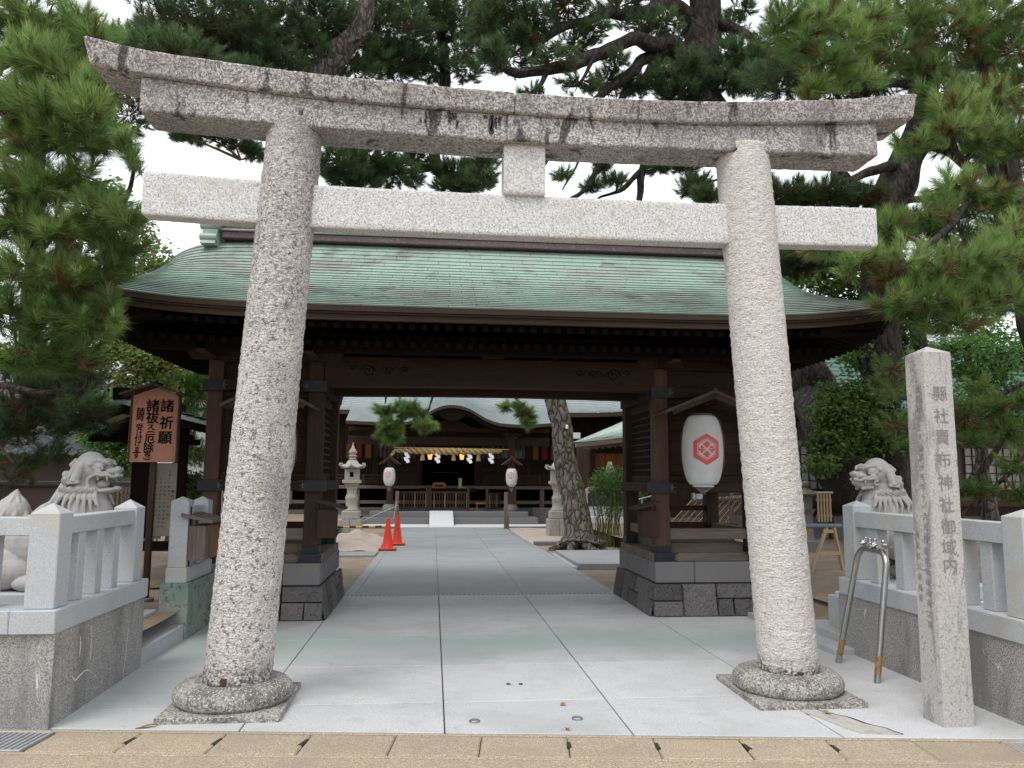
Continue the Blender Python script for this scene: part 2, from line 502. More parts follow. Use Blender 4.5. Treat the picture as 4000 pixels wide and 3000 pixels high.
Mt['red_cloth'] = mat('red_banner', (.22, .025, .015), .8)
Mt['cedar_orange'] = mat('fresh_cedar_panel', (.30, .11, .035), .7, [(6, .4, .65, (.2, .07, .025), .8, 4, (1, 1, .15))])
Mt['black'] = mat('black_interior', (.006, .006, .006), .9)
Mt['steel_dark'] = mat('drain_grating_steel', (.42, .425, .43), .5, [(30, .4, .7, (.30, .30, .30), .6)], metal=.4)
Mt['slot'] = mat('dark_slot', (.03, .025, .02), .95)
Mt['leaf_dead'] = mat('dead_orange_leaf', (.30, .14, .05), .8)
Mt['blue_cloth'] = mat('blue_sheet', (.1, .22, .33), .6)
# bark and foliage
Mt['bark'] = mat('pine_bark', (.125, .102, .088), .95,
    [(16, .45, .58, (.05, .04, .035), .85, 5, (1, 1, .4), 1.0), (50, .55, .7, (.24, .205, .18), .6, 3)],
    [(16, .9, .03, (1, 1, .4)), (50, .5, .01)])
Mt['bark_moss'] = mat('mossy_bark', (.115, .125, .035), .95,
    [(18, .45, .6, (.05, .055, .02), .8, 5, (1, 1, .5)), (5, .5, .65, (.17, .17, .05), .7, 3)], [(18, .8, .02)])
Mt['bark_dark'] = mat('dark_bark', (.045, .035, .030), .95,
    [(20, .45, .58, (.022, .018, .015), .8, 5, (1, 1, .4)), (5, .58, .7, (.11, .09, .075), .5, 4)], [(20, .9, .03, (1, 1, .4))])
Mt['twig'] = mat('brown_twig', (.12, .07, .04), .9)

Mt['ring'] = mat('worn_base_granite', (.33, .315, .29), .9,
    [(50, .48, .55, (.11, .10, .095), .8, 4), (4, .45, .62, (.10, .09, .082), .8, 5), (80, .56, .62, (.56, .54, .50), .8, 3)], [(50, .6, .01)])
Mt['lantern_stone'] = mat('old_lantern_stone', (.38, .36, .325), .9,
    [(30, .5, .62, (.25, .235, .21), .6, 4), (5, .5, .68, (.22, .205, .18), .7, 5)], [(40, .4, .008)])
Mt['rope_grey'] = mat('greyed_cotton_rope', (.45, .43, .40), .9)
Mt['hood'] = mat('weathered_hood_board', (.085, .058, .048), .85, [(10, .4, .65, (.05, .034, .028), .8, 4), (60, .5, .7, (.14, .1, .085), .4, 3)], [(60, .4, .004)], spec=.2)
Mt['wedge'] = mat('dark_rusty_wedge', (.07, .035, .025), .85)
Mt['patch'] = mat('pale_mortar_patch', (.40, .385, .355), .9, [(7, .5, .66, (.24, .215, .18), .7, 5), (60, .5, .65, (.5, .48, .45), .5, 3)], [(60, .5, .006)])

def stained_band(m, z0, z1, col, amt, scale=9.0):
    """old grime that has settled in an uneven band between two heights"""
    nt = m.node_tree; N = nt.nodes; L = nt.links
    bs = [n for n in N if n.type == 'BSDF_PRINCIPLED'][0]; src = bs.inputs['Base Color'].links[0].from_socket
    geo = N.new('ShaderNodeNewGeometry'); sp = N.new('ShaderNodeSeparateXYZ'); L.new(geo.outputs['Position'], sp.inputs[0])
    nz = N.new('ShaderNodeTexNoise'); nz.inputs['Scale'].default_value = scale; nz.inputs['Detail'].default_value = 6; L.new(geo.outputs['Position'], nz.inputs['Vector'])
    n2 = N.new('ShaderNodeTexNoise'); n2.inputs['Scale'].default_value = 45; n2.inputs['Detail'].default_value = 3; L.new(geo.outputs['Position'], n2.inputs['Vector'])
    ad = N.new('ShaderNodeMath'); ad.operation = 'MULTIPLY_ADD'; L.new(nz.outputs['Fac'], ad.inputs[0]); ad.inputs[1].default_value = (z1-z0)*1.6; L.new(sp.outputs['Z'], ad.inputs[2])
    mr = N.new('ShaderNodeMapRange'); L.new(ad.outputs[0], mr.inputs[0]); off = (z1-z0)*.8
    mr.inputs[1].default_value = z0+off; mr.inputs[2].default_value = z1+off; mr.inputs[3].default_value = amt; mr.inputs[4].default_value = 0
    m2 = N.new('ShaderNodeMapRange'); L.new(n2.outputs['Fac'], m2.inputs[0]); m2.inputs[1].default_value = .40; m2.inputs[2].default_value = .58
    mu = N.new('ShaderNodeMath'); mu.operation = 'MULTIPLY'; L.new(mr.outputs[0], mu.inputs[0]); L.new(m2.outputs[0], mu.inputs[1])
    mx = N.new('ShaderNodeMix'); mx.data_type = 'RGBA'; L.new(mu.outputs[0], mx.inputs[0]); L.new(src, mx.inputs[6]); mx.inputs[7].default_value = (*col, 1)
    L.new(mx.outputs[2], bs.inputs['Base Color'])
stained_band(Mt['pillar'], .18, .30, (.045, .038, .032), .95)
stained_band(Mt['pillar_dark'], .18, .38, (.06, .05, .042), .9)
stained_band(Mt['pillar_dark'], 5.6, 1.2, (.15, .13, .138), .95, 3.0)
Mt['efflorescence'] = mat('white_mineral_bloom', (.66, .66, .65), .9, [(60, .45, .6, (.4, .39, .38), .7)])
Mt['black_lichen'] = mat('black_lichen_drip', (.028, .024, .028), .95, [(60, .45, .55, (.2, .18, .17), .35, 4)])

def bark_plates(m, scale, st, crack=(.025, .02, .017), moss=False):
    """deep dark fissures between bark plates; moss, if any, sits on the side that faces right and away from the sun"""
    nt = m.node_tree; N = nt.nodes; L = nt.links
    bs = [n for n in N if n.type == 'BSDF_PRINCIPLED'][0]; src = bs.inputs['Base Color'].links[0].from_socket; nsrc = bs.inputs['Normal'].links[0].from_socket
    geo = N.new('ShaderNodeNewGeometry'); mp = N.new('ShaderNodeMapping'); mp.inputs['Scale'].default_value = st; L.new(geo.outputs['Position'], mp.inputs[0])
    wob = N.new('ShaderNodeTexNoise'); wob.inputs['Scale'].default_value = 5; L.new(mp.outputs[0], wob.inputs['Vector'])
    ma = N.new('ShaderNodeVectorMath'); ma.operation = 'MULTIPLY_ADD'; L.new(wob.outputs['Color'], ma.inputs[0]); ma.inputs[1].default_value = (.25, .25, .25); L.new(mp.outputs[0], ma.inputs[2])
    vo = N.new('ShaderNodeTexVoronoi'); vo.feature = 'DISTANCE_TO_EDGE'; vo.inputs['Scale'].default_value = scale; L.new(ma.outputs[0], vo.inputs['Vector'])
    mr = N.new('ShaderNodeMapRange'); L.new(vo.outputs['Distance'], mr.inputs[0]); mr.inputs[1].default_value = .0; mr.inputs[2].default_value = .13; mr.inputs[3].default_value = 1; mr.inputs[4].default_value = 0
    if moss:
        sp = N.new('ShaderNodeVectorMath'); sp.operation = 'DOT_PRODUCT'; L.new(geo.outputs['Normal'], sp.inputs[0]); sp.inputs[1].default_value = (.93, -.36, 0)
        n2 = N.new('ShaderNodeTexNoise'); n2.inputs['Scale'].default_value = 3.2; n2.inputs['Detail'].default_value = 6; L.new(geo.outputs['Position'], n2.inputs['Vector'])
        ad = N.new('ShaderNodeMath'); ad.operation = 'MULTIPLY_ADD'; L.new(n2.outputs['Fac'], ad.inputs[0]); ad.inputs[1].default_value = 2.2; L.new(sp.outputs['Value'], ad.inputs[2])
        m3 = N.new('ShaderNodeMapRange'); L.new(ad.outputs[0], m3.inputs[0]); m3.inputs[1].default_value = 1.72; m3.inputs[2].default_value = 2.05; m3.inputs[4].default_value = .9
        n4 = N.new('ShaderNodeTexNoise'); n4.inputs['Scale'].default_value = 25; L.new(geo.outputs['Position'], n4.inputs['Vector'])
        cr = N.new('ShaderNodeMix'); cr.data_type = 'RGBA'; L.new(n4.outputs['Fac'], cr.inputs[0]); cr.inputs[6].default_value = (.05, .055, .015, 1); cr.inputs[7].default_value = (.16, .165, .04, 1)
        mm = N.new('ShaderNodeMix'); mm.data_type = 'RGBA'; L.new(m3.outputs[0], mm.inputs[0]); L.new(src, mm.inputs[6]); L.new(cr.outputs[2], mm.inputs[7]); src = mm.outputs[2]
    mx = N.new('ShaderNodeMix'); mx.data_type = 'RGBA'; L.new(mr.outputs[0], mx.inputs[0]); L.new(src, mx.inputs[6]); mx.inputs[7].default_value = (*crack, 1)
    L.new(mx.outputs[2], bs.inputs['Base Color'])
    bp = N.new('ShaderNodeBump'); bp.inputs['Strength'].default_value = .9; bp.inputs['Distance'].default_value = .03
    m4 = N.new('ShaderNodeMapRange'); L.new(vo.outputs['Distance'], m4.inputs[0]); m4.inputs[2].default_value = .2
    L.new(m4.outputs[0], bp.inputs['Height']); L.new(nsrc, bp.inputs['Normal']); L.new(bp.outputs[0], bs.inputs['Normal'])
Mt['bark_court'] = mat('plated_mossy_pine_bark', (.17, .145, .125), .95,
    [(16, .45, .6, (.10, .082, .07), .8, 5, (1, 1, .5), 1.0), (50, .55, .7, (.26, .23, .2), .6, 3)], [(40, .6, .01)])
bark_plates(Mt['bark_court'], 7.5, (1, 1, .42), moss=True)
bark_plates(Mt['bark'], 8, (1, 1, .35))
bark_plates(Mt['bark_dark'], 8, (1, 1, .35), (.014, .011, .01))

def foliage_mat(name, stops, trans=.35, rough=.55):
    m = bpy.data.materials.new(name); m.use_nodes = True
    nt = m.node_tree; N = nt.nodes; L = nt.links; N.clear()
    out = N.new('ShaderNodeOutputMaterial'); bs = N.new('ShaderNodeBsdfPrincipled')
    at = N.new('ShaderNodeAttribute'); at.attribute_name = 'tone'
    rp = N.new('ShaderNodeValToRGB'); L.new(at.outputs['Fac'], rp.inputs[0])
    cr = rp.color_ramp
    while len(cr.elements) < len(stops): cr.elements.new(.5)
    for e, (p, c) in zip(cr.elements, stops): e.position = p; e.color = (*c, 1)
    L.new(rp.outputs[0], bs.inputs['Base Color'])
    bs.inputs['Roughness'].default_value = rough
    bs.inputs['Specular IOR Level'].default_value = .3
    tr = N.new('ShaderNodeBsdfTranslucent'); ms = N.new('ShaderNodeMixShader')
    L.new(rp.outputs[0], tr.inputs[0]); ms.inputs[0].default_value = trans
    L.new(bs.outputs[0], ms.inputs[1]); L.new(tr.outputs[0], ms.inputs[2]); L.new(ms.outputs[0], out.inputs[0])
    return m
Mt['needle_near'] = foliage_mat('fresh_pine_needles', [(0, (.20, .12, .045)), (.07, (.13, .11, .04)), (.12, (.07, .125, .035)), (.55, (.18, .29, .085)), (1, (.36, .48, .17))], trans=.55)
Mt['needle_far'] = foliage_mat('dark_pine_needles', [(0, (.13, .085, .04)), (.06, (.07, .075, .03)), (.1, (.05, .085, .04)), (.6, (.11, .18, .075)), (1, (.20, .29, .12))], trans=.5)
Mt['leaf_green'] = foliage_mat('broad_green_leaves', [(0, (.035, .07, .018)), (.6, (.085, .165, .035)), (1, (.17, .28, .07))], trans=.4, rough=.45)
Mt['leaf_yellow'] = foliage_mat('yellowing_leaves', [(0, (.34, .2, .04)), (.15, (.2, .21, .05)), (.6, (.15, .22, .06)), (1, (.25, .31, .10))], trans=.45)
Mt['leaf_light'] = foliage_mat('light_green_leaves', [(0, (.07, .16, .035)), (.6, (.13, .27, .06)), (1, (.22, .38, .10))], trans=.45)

def np_obj(name, v, f, material, parent=None, tone=None, **props):
    me = bpy.data.meshes.new(name)
    off = np.array(wloc(parent)) if parent is not None else np.zeros(3)
    v = (v - off).astype(np.float32); nv, nf = len(v), len(f); k = f.shape[1]
    me.vertices.add(nv); me.vertices.foreach_set('co', v.ravel())
    me.loops.add(nf*k); me.loops.foreach_set('vertex_index', f.astype(np.int32).ravel())
    me.polygons.add(nf); me.polygons.foreach_set('loop_start', np.arange(0, nf*k, k, dtype=np.int32))
    me.update(calc_edges=True)
    if tone is not None:
        a = me.attributes.new('tone', 'FLOAT', 'POINT'); a.data.foreach_set('value', tone.astype(np.float32))
    me.validate()
    return link(name, me, material, parent, **props)

def unit(a):
    return a/np.maximum(np.linalg.norm(a, axis=-1, keepdims=True), 1e-9)

def needles(P, D, nl, K, w, shoot, tone):
    """P,D (N,3): shoot tips and directions -> needle triangles"""
    n = len(P); D = unit(D)
    a = unit(np.cross(D, npr.normal(size=(n, 3)))); b = np.cross(D, a)
    s = npr.random((n, K)); ph = npr.random((n, K))*2*PI
    th = np.radians(np.abs(4 + 66*(s**.7)*(.45+.55*npr.random((n, K))) + npr.normal(size=(n, K))*6))
    base = P[:, None] - D[:, None]*(s*shoot)[..., None]
    rad = a[:, None]*np.cos(ph)[..., None] + b[:, None]*np.sin(ph)[..., None]
    d = D[:, None]*np.cos(th)[..., None] + rad*np.sin(th)[..., None]
    d[..., 2] -= .06
    ln = nl*(.75+.4*npr.random((n, K)))*(.72+.5*npr.random((n, 1)))
    tip = base + d*ln[..., None]
    side = unit(np.cross(d, npr.normal(size=(n, K, 3))))*w/2
    v = np.stack([base-side, base+side, tip], axis=2).reshape(-1, 3)
    f = np.arange(len(v)).reshape(-1, 3)
    tn = np.repeat(tone, K*3) + np.repeat(npr.normal(size=n*K)*.07, 3)
    return v, f, np.clip(tn, 0, 1)

def leaves(P, D, ln, wd, tone):
    n = len(P); D = unit(D); a = unit(np.cross(D, npr.normal(size=(n, 3))))
    nn = np.cross(D, a); L_ = ln*(.7+.6*npr.random((n, 1))); W = wd*(.7+.6*npr.random((n, 1)))
    v = np.stack([P, P + D*L_*.45 + a*W/2 + nn*W*.18, P + D*L_ - nn*L_*.12, P + D*L_*.45 - a*W/2 + nn*W*.18], axis=1).reshape(-1, 3)
    i = np.arange(n)[:, None]*4
    f = np.concatenate([i+[0, 1, 2], i+[0, 2, 3]])
    return v, f, np.clip(np.repeat(tone, 4), 0, 1)

def in_ellipsoid(c, r, n, shell=.35):
    d = unit(npr.normal(size=(n, 3))); k = (shell + (1-shell)*npr.random((n, 1)))**.6
    return np.array(c) + d*k*np.array(r), d

def nearest_on(paths, p):
    best = None; bd = 1e9
    for pa in paths:
        for q in pa:
            dd = (q[0]-p[0])**2 + (q[1]-p[1])**2 + ((q[2]-p[2])*1.2)**2
            if dd < bd: bd = dd; best = q
    return Vector(best)

def tree(name, label, cat, base, limbs, pads, group=None, bark='bark', kind='pine', leafmat='needle_far',
         nl=.12, K=34, w=.007, shoot=.1, tufts=60, leaf=(.09, .05), twig_r=.012, brown=.06, tone0=.5, trunk_n=14, twig_every=2, dens=1.3):
    """limbs: list of (points, radius0, radius1); the first is the trunk.
       pads: list of (centre, (rx,ry,rz), amount) of foliage"""
    t = thing(name, label, cat, base, group)
    paths = []
    for i, (pts, r0, r1) in enumerate(limbs):
        sp = spline(pts, 6); n = len(sp)
        for j, p in enumerate(sp):
            if 0 < j < n-1:
                k = min(.10, .55*r0 + .02) if i else .04; q = p*2.1
                p += Vector((mnoise.noise(q+Vector((i, 0, 0)))*k, mnoise.noise(q+Vector((0, i, 9)))*k, mnoise.noise(q+Vector((5, 0, i)))*k))
        paths.append(sp)
        rr = [r0 + (r1-r0)*j/(n-1) for j in range(n)]
        if i == 0 and pts[0][2] < .6: rr[0] *= 1.45; rr[1] *= 1.2; rr[2] *= 1.08
        mb = MB().tube(sp, rr, trunk_n if i == 0 else 10, jit=.35)
        mb.build('trunk' if i == 0 else 'limb', Mt[bark], t, smooth=1.2)
    tw = MB(); P = []; D = []; T = []
    att = paths[1:] if len(paths) > 1 else paths
    allp = paths
    for (c, r, amt) in pads:
        n = max(3, int(tufts*amt*dens))
        pts, dr = in_ellipsoid(c, r, n)
        a = nearest_on(allp, c)
        cc = Vector(c)
        # a bough from the limb to the pad, then twigs out of it
        if (a-cc).length > .12:
            mid = (a+cc)/2 + Vector((rnd.uniform(-.1, .1), rnd.uniform(-.1, .1), rnd.uniform(.0, .15)))*(a-cc).length
            bp = spline([a, mid, cc], 4)
            rb = twig_r*1.5 + .012*min(3, (a-cc).length)
            tw.tube(bp, [rb*(1-.6*j/(len(bp)-1)) for j in range(len(bp))], 6, cap=False)
        mr = max(r)
        padtone = tone0 + rnd.uniform(-.26, .24)
        for j in range(n):
            p = pts[j]
            if j % twig_every == 0:
                q = Vector(p); s0 = cc.lerp(q, .25); mid = s0.lerp(q, .55) + Vector((rnd.uniform(-.08, .08), rnd.uniform(-.08, .08), -.06))*mr
                tw.tube([s0, mid, q], [twig_r*.8, twig_r*.55, twig_r*.3], 4, cap=False)
            P.append(p)
            dd = dr[j]*.8 + np.array([0, 0, .55]) + npr.normal(size=3)*.25
            D.append(dd)
            hgt = (p[2]-c[2])/max(r[2], .01)
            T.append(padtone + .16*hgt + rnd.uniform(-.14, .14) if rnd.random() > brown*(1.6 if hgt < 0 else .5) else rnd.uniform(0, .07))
    P = np.array(P); D = np.array(D); T = np.array(T)
    if tw.v: tw.build('twigs', Mt['twig' if kind == 'pine' else 'bark_dark'], t, kind='stuff')
    if kind == 'pine':
        v, f, tn = needles(P, D, nl, K, w, shoot, T)
    else:
        m = K
        PP = np.repeat(P, m, axis=0) + npr.normal(size=(len(P)*m, 3))*np.array([.16, .16, .11])*max(leaf[0]*11, .5)*.55
        DD = npr.normal(size=(len(P)*m, 3)); DD[:, 2] = DD[:, 2]*.5-.35
        v, f, tn = leaves(PP, DD, leaf[0], leaf[1], np.repeat(T, m) + npr.normal(size=len(P)*m)*.12)
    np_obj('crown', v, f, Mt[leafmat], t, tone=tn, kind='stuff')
    return t

# =================================================================== GROUND
def sheet(name, pts, z, material, **props):
    mb = MB(); mb.add([(x, y, z) for x, y in pts], [tuple(range(len(pts)))])
    return mb.build(name, material, None, **props)

def relief(name, x0, x1, y0, y1, zf, material, step=.15, **props):
    nx = int((x1-x0)/step)+1; ny = int((y1-y0)/step)+1; mb = MB()
    for j in range(ny):
        for i in range(nx):
            x = x0+(x1-x0)*i/(nx-1); y = y0+(y1-y0)*j/(ny-1)
            mb.v.append((x, y, zf(x, y)))
    for j in range(ny-1):
        for i in range(nx-1):
            a = j*nx+i; mb.f.append((a, a+1, a+1+nx, a+nx))
    return mb.build(name, material, None, smooth=3, **props)

sheet('ground', [(-300, -60), (300, -60), (300, 400), (-300, 400)], -.10, Mt['dirt'], kind='structure')
def court_z(x, y):
    n = .02*mnoise.noise(Vector((x*.8, y*.8, 0))) + .008*mnoise.noise(Vector((x*4, y*4, 3)))
    return -.035 + n
relief('dirt_court', -2.6, 4.4, 10.95, 25.6, court_z, Mt['dirt'], .12, kind='structure')
def yard_z(x, y):
    return .25 + .03*mnoise.noise(Vector((x*.9, y*.9, 7))) + .008*mnoise.noise(Vector((x*5, y*5, 3)))
relief('left_yard', -14, -2.42, 5.45, 40, yard_z, Mt['dirt'], .25, kind='structure')
relief('right_yard', 4.2, 20, 4.9, 40, yard_z, Mt['dirt'], .25, kind='structure')
relief('dirt_verge', 3.70, 4.4, 7.1, 14, lambda x, y: -.03+.31*min(1, max(0, (x-3.75)/.6)), Mt['dirt'], .14, kind='structure')

# -- street with its tan exposed aggregate and gutter stones
ang = math.atan2(-.112, 1)
def KR(u, v, z=0):
    """along / away from the gutter line"""
    c_, s_ = math.cos(ang), math.sin(ang)
    return (.507+u*c_-v*s_, 4.955+u*s_+v*c_, z)
mb = MB(); mb.add([KR(-14, -7, -.012), KR(14, -7, -.012), KR(14, -.392, -.012), KR(-14, -.392, -.012)], [(0, 1, 2, 3)])
street = mb.build('street', Mt['aggregate'], None, kind='structure')
mb = MB(); mb.add([KR(-9, -.40, -.045), KR(9, -.40, -.045), KR(9, .0, -.045), KR(-9, .0, -.045)], [(0, 1, 2, 3)])
kerb = mb.build('kerb', Mt['joint'], None, kind='structure')
RK = Matrix.Rotation(ang, 4, 'Z'); RK.translation = Vector(KR(0, 0, 0))
mb = MB().box(-.256, .256, -.355, -.012, -.05, -.006, .008)
_u = -3.0; k = 0
us = [-3.98, -2.43] 
edges = []
u = -2.78
slots = {1: .0, 2: .0}
while u < 2.93:
    edges.append(u); u += .519
km = None
for i, u in enumerate(edges):
    mb = MB().box(u+.003, u+.516, -.352+rnd.uniform(-.003, .003), -.014, -.055, -.006+rnd.uniform(-.002, .002), .009, m=RK)
    mb.build('gutter_stone', Mt['aggregate'], kerb)
mb = MB().box(-9, 9, -.385, -.355, -.055, -.009, .004, m=RK)
mb.build('street_edging', Mt['aggregate'], kerb)
mb = MB().box(-9, 9, -.011, .012, -.055, -.001, .004, m=RK)
mb.build('mortar_strip', Mt['aggregate'], kerb)
# dark lifting slots between gutter stones
for i in (1, 2, 3, 6, 7, 8, 9):
    if i >= len(edges): break
    u = edges[i]; s_ = rnd.uniform(-.02, .02); h = MB()
    h.prism([(KR(u-.012+s_, -.21)[0], KR(u-.012, -.21)[1]), (KR(u+.02+s_, -.2)[0], KR(u+.02, -.2)[1]), (KR(u+.014, -.11)[0], KR(u+.014, -.11)[1]), (KR(u-.006, -.10)[0], KR(u-.006, -.10)[1])], 'z', -.02, -.0035)
    h.build('lifting_slot', Mt['slot'], kerb)
for i in range(12):
    if i < 12 and i < len(edges):
        pass
for (a, b) in ((-3.86, -2.80), (2.95, 3.9)):
    g = thing('drain_grating', 'grooved steel gutter grating at the %s' % ('left end of the kerb, before the left stained wall' if a < 0 else 'right end of the kerb, before the right wall'), 'drain grating', KR((a+b)/2, -.18), 'steel gutter gratings in the kerb')
    fr = MB().box(a, b, -.35, -.335, -.03, -.002, .002, m=RK).box(a, b, -.03, -.015, -.03, -.002, .002, m=RK).box(a, a+.02, -.335, -.03, -.03, -.002, .002, m=RK).box(b-.02, b, -.335, -.03, -.03, -.002, .002, m=RK)
    fr.build('frame', Mt['steel_dark'], g)
    n = int((b-a)/.036)
    for j in range(n):
        x = a+.03+j*.036
        MB().box(x, x+.021, -.335, -.03, -.03, -.004, .002, m=RK).build('bar', Mt['steel_dark'], g)

# -- the granite forecourt, slab by slab
bed = MB(); bed.add([KR(-3.0, .012, -.03), KR(3.4, .012, -.03), (3.95, 8.5, -.03), (3.95, 10.8, -.03), (-2.5, 10.8, -.03), (-2.5, 5.2, -.03)], [(0, 1, 2, 3, 4, 5)])
bed = bed.build('forecourt_paving', Mt['joint'], None, kind='structure')
XS = [-2.42, -1.16, .10, 1.25, 2.52, 3.86]
YS = [4.2, 5.69, 6.78, 7.89, 9.01, 9.83, 10.70]
def kerb_y(x): return 4.985 - .1125*(x-.507)
for i in range(5):
    for j in range(6):
        x0, x1, y0, y1 = XS[i]+.005, XS[i+1]-.005, YS[j]+.003, YS[j+1]-.003
        if j >= 4 and (i == 0 or i == 4): continue
        if j == 3 and i == 0: y1 = 8.95
        dz = rnd.uniform(-.0015, .0015); c_ = .004
        if j == 0: ya, yb = kerb_y(x0), kerb_y(x1)
        else: ya = yb = y0
        m_ = MB()
        lo = [(x0, ya), (x1, yb), (x1, y1), (x0, y1)]
        hi = [(x0+c_, ya+c_), (x1-c_, yb+c_), (x1-c_, y1-c_), (x0+c_, y1-c_)]
        vs = [(x, y, -.028) for x, y in lo] + [(x, y, dz-c_*.7) for x, y in lo] + [(x, y, dz) for x, y in hi]
        fs = [(8, 9, 10, 11)]
        for q in (0, 4):
            for e in range(4): fs.append((q+e, q+(e+1) % 4, q+4+(e+1) % 4, q+4+e))
        m_.add(vs, fs); m_.build('slab', Mt['paving'], bed)
# green copper stain along the drip line of the gate roof: thin mineral film on the slabs
Mt['stain'] = mat('green_copper_runoff', (.27, .345, .315), .75, [(1.3, .45, .62, (.36, .40, .37), .8, 4)], [(170, .2, .002)])
def add_stain():
    m = Mt['paving']; nt = m.node_tree; N = nt.nodes; L = nt.links
    bs = [n for n in N if n.type == 'BSDF_PRINCIPLED'][0]
    src = bs.inputs['Base Color'].links[0].from_socket
    geo = N.new('ShaderNodeNewGeometry'); sp = N.new('ShaderNodeSeparateXYZ'); L.new(geo.outputs['Position'], sp.inputs[0])
    nz = N.new('ShaderNodeTexNoise'); nz.inputs['Scale'].default_value = 1.6; nz.inputs['Detail'].default_value = 5
    mp = N.new('ShaderNodeMapping'); mp.inputs['Scale'].default_value = (.6, 1.2, 1); L.new(geo.outputs['Position'], mp.inputs[0]); L.new(mp.outputs[0], nz.inputs['Vector'])
    ad = N.new('ShaderNodeMath'); ad.operation = 'MULTIPLY_ADD'; L.new(nz.outputs['Fac'], ad.inputs[0]); ad.inputs[1].default_value = 1.1; L.new(sp.outputs['Y'], ad.inputs[2])
    sb = N.new('ShaderNodeMath'); sb.operation = 'SUBTRACT'; L.new(ad.outputs[0], sb.inputs[0]); sb.inputs[1].default_value = 8.25
    ab = N.new('ShaderNodeMath'); ab.operation = 'ABSOLUTE'; L.new(sb.outputs[0], ab.inputs[0])
    mr = N.new('ShaderNodeMapRange'); L.new(ab.outputs[0], mr.inputs[0]); mr.inputs[1].default_value = .12; mr.inputs[2].default_value = .75; mr.inputs[3].default_value = .75; mr.inputs[4].default_value = 0
    mx = N.new('ShaderNodeMix'); mx.data_type = 'RGBA'; L.new(mr.outputs[0], mx.inputs[0]); L.new(src, mx.inputs[6]); mx.inputs[7].default_value = (.33, .41, .375, 1)
    # greener towards the left wall too
    s2 = N.new('ShaderNodeMapRange'); L.new(sp.outputs['X'], s2.inputs[0]); s2.inputs[1].default_value = -2.4; s2.inputs[2].default_value = -.9; s2.inputs[3].default_value = .9; s2.inputs[4].default_value = 0
    m2 = N.new('ShaderNodeMath'); m2.operation = 'MULTIPLY'; L.new(s2.outputs[0], m2.inputs[0]); L.new(nz.outputs['Fac'], m2.inputs[1])
    mx2 = N.new('ShaderNodeMix'); mx2.data_type = 'RGBA'; L.new(m2.outputs[0], mx2.inputs[0]); L.new(mx.outputs[2], mx2.inputs[6]); mx2.inputs[7].default_value = (.36, .41, .395, 1)
    L.new(mx2.outputs[2], bs.inputs['Base Color'])
add_stain()

# -- channel drain across the gate
dr = thing('channel_drain', 'narrow steel channel drain crossing the path under the gate', 'drain', (.68, 10.75, 0))
MB().box(-1.15, 2.56, 10.705, 10.72, -.03, .002, .002).box(-1.15, 2.56, 10.80, 10.815, -.03, .002, .002).build('frame', Mt['steel_dark'], dr)
MB().add([(-1.15, 10.72, -.025), (2.56, 10.72, -.025), (2.56, 10.8, -.025), (-1.15, 10.8, -.025)], [(0, 1, 2, 3)]).build('channel', Mt['slot'], dr)
bar = None
for j in range(62):
    x = -1.14 + j*.0598
    if bar is None: bar = MB().box(x, x+.018, 10.72, 10.80, -.02, .001, .002).build('bar', Mt['steel_dark'], dr)
    else:
        b2 = bar.copy(); C.objects.link(b2); b2.location.x = j*.0598

# -- inner path
def lerp(a, b, t): return a+(b-a)*t
ip = MB(); ip.add([(-1.2, 10.82, -.03), (2.6, 10.82, -.03), (2.4, 25.5, -.03), (-1.1, 25.5, -.03)], [(0, 1, 2, 3)])
ipath = ip.build('inner_path', Mt['joint'], None, kind='structure')
rows = [10.82]
while rows[-1] < 25.0: rows.append(rows[-1]+1.02)
for j in range(len(rows)-1):
    y0, y1 = rows[j], rows[j+1]
    def ex(y):
        t = (y-10.8)/14.2
        return [lerp(-1.15, -1.03, t), lerp(-1.0, -.90, t), .10, 1.25, lerp(2.41, 2.2, t), lerp(2.54, 2.32, t)]
    e0, e1 = ex(y0), ex(y1)
    for i in range(5):
        g_ = .003; dz = rnd.uniform(-.0015, .0015)
        m_ = MB()
        hi = [(e0[i]+g_, y0+g_), (e0[i+1]-g_, y0+g_), (e1[i+1]-g_, y1-g_), (e1[i]+g_, y1-g_)]
        m_.add([(x, y, -.028) for x, y in hi]+[(x, y, dz) for x, y in hi], [(4, 5, 6, 7), (0, 1, 5, 4), (1, 2, 6, 5), (2, 3, 7, 6), (3, 0, 4, 7)])
        m_.build('slab' if 0 < i < 4 else 'edging_stone', Mt['inner_paving'], ipath)
# bright granite apron in front of the hall
ap = MB(); ap.add([(-12, 25.5, -.03), (14, 25.5, -.03), (14, 27.2, -.03), (-12, 27.2, -.03)], [(0, 1, 2, 3)])
apron = ap.build('hall_apron', Mt['joint'], None, kind='structure')
for j in range(2):
    for i in range(24):
        x = -12+i*1.08
        MB().box(x+.004, x+1.076, 25.55+j*.8, 26.34+j*.8, -.03, .0+j*.0, .004).build('slab', Mt['bright_paving'], apron)
MB().box(2.42, 14, 25.36, 25.52, -.1, .02, .01).box(-12, -1.12, 25.36, 25.52, -.1, .02, .01).build('kerb_stone', Mt['tuff'], apron)
# raised side path on the right
sp_ = MB().box(2.58, 4.6, 13.85, 16.5, -.1, .07, .008).build('side_path', Mt['inner_paving'], None, kind='structure')
MB().box(2.47, 2.57, 13.85, 16.5, -.03, .012, .003).build('drain_cover', Mt['steel_dark'], sp_)
MB().box(2.45, 4.6, 18.85, 19.15, -.1, .05, .01).build('kerb_stone', Mt['tuff_pale'], sp_)
MB().box(-2.6, -1.14, 16.2, 17.0, -.1, .01, .008).build('threshold_slab', Mt['inner_paving'], sp_)
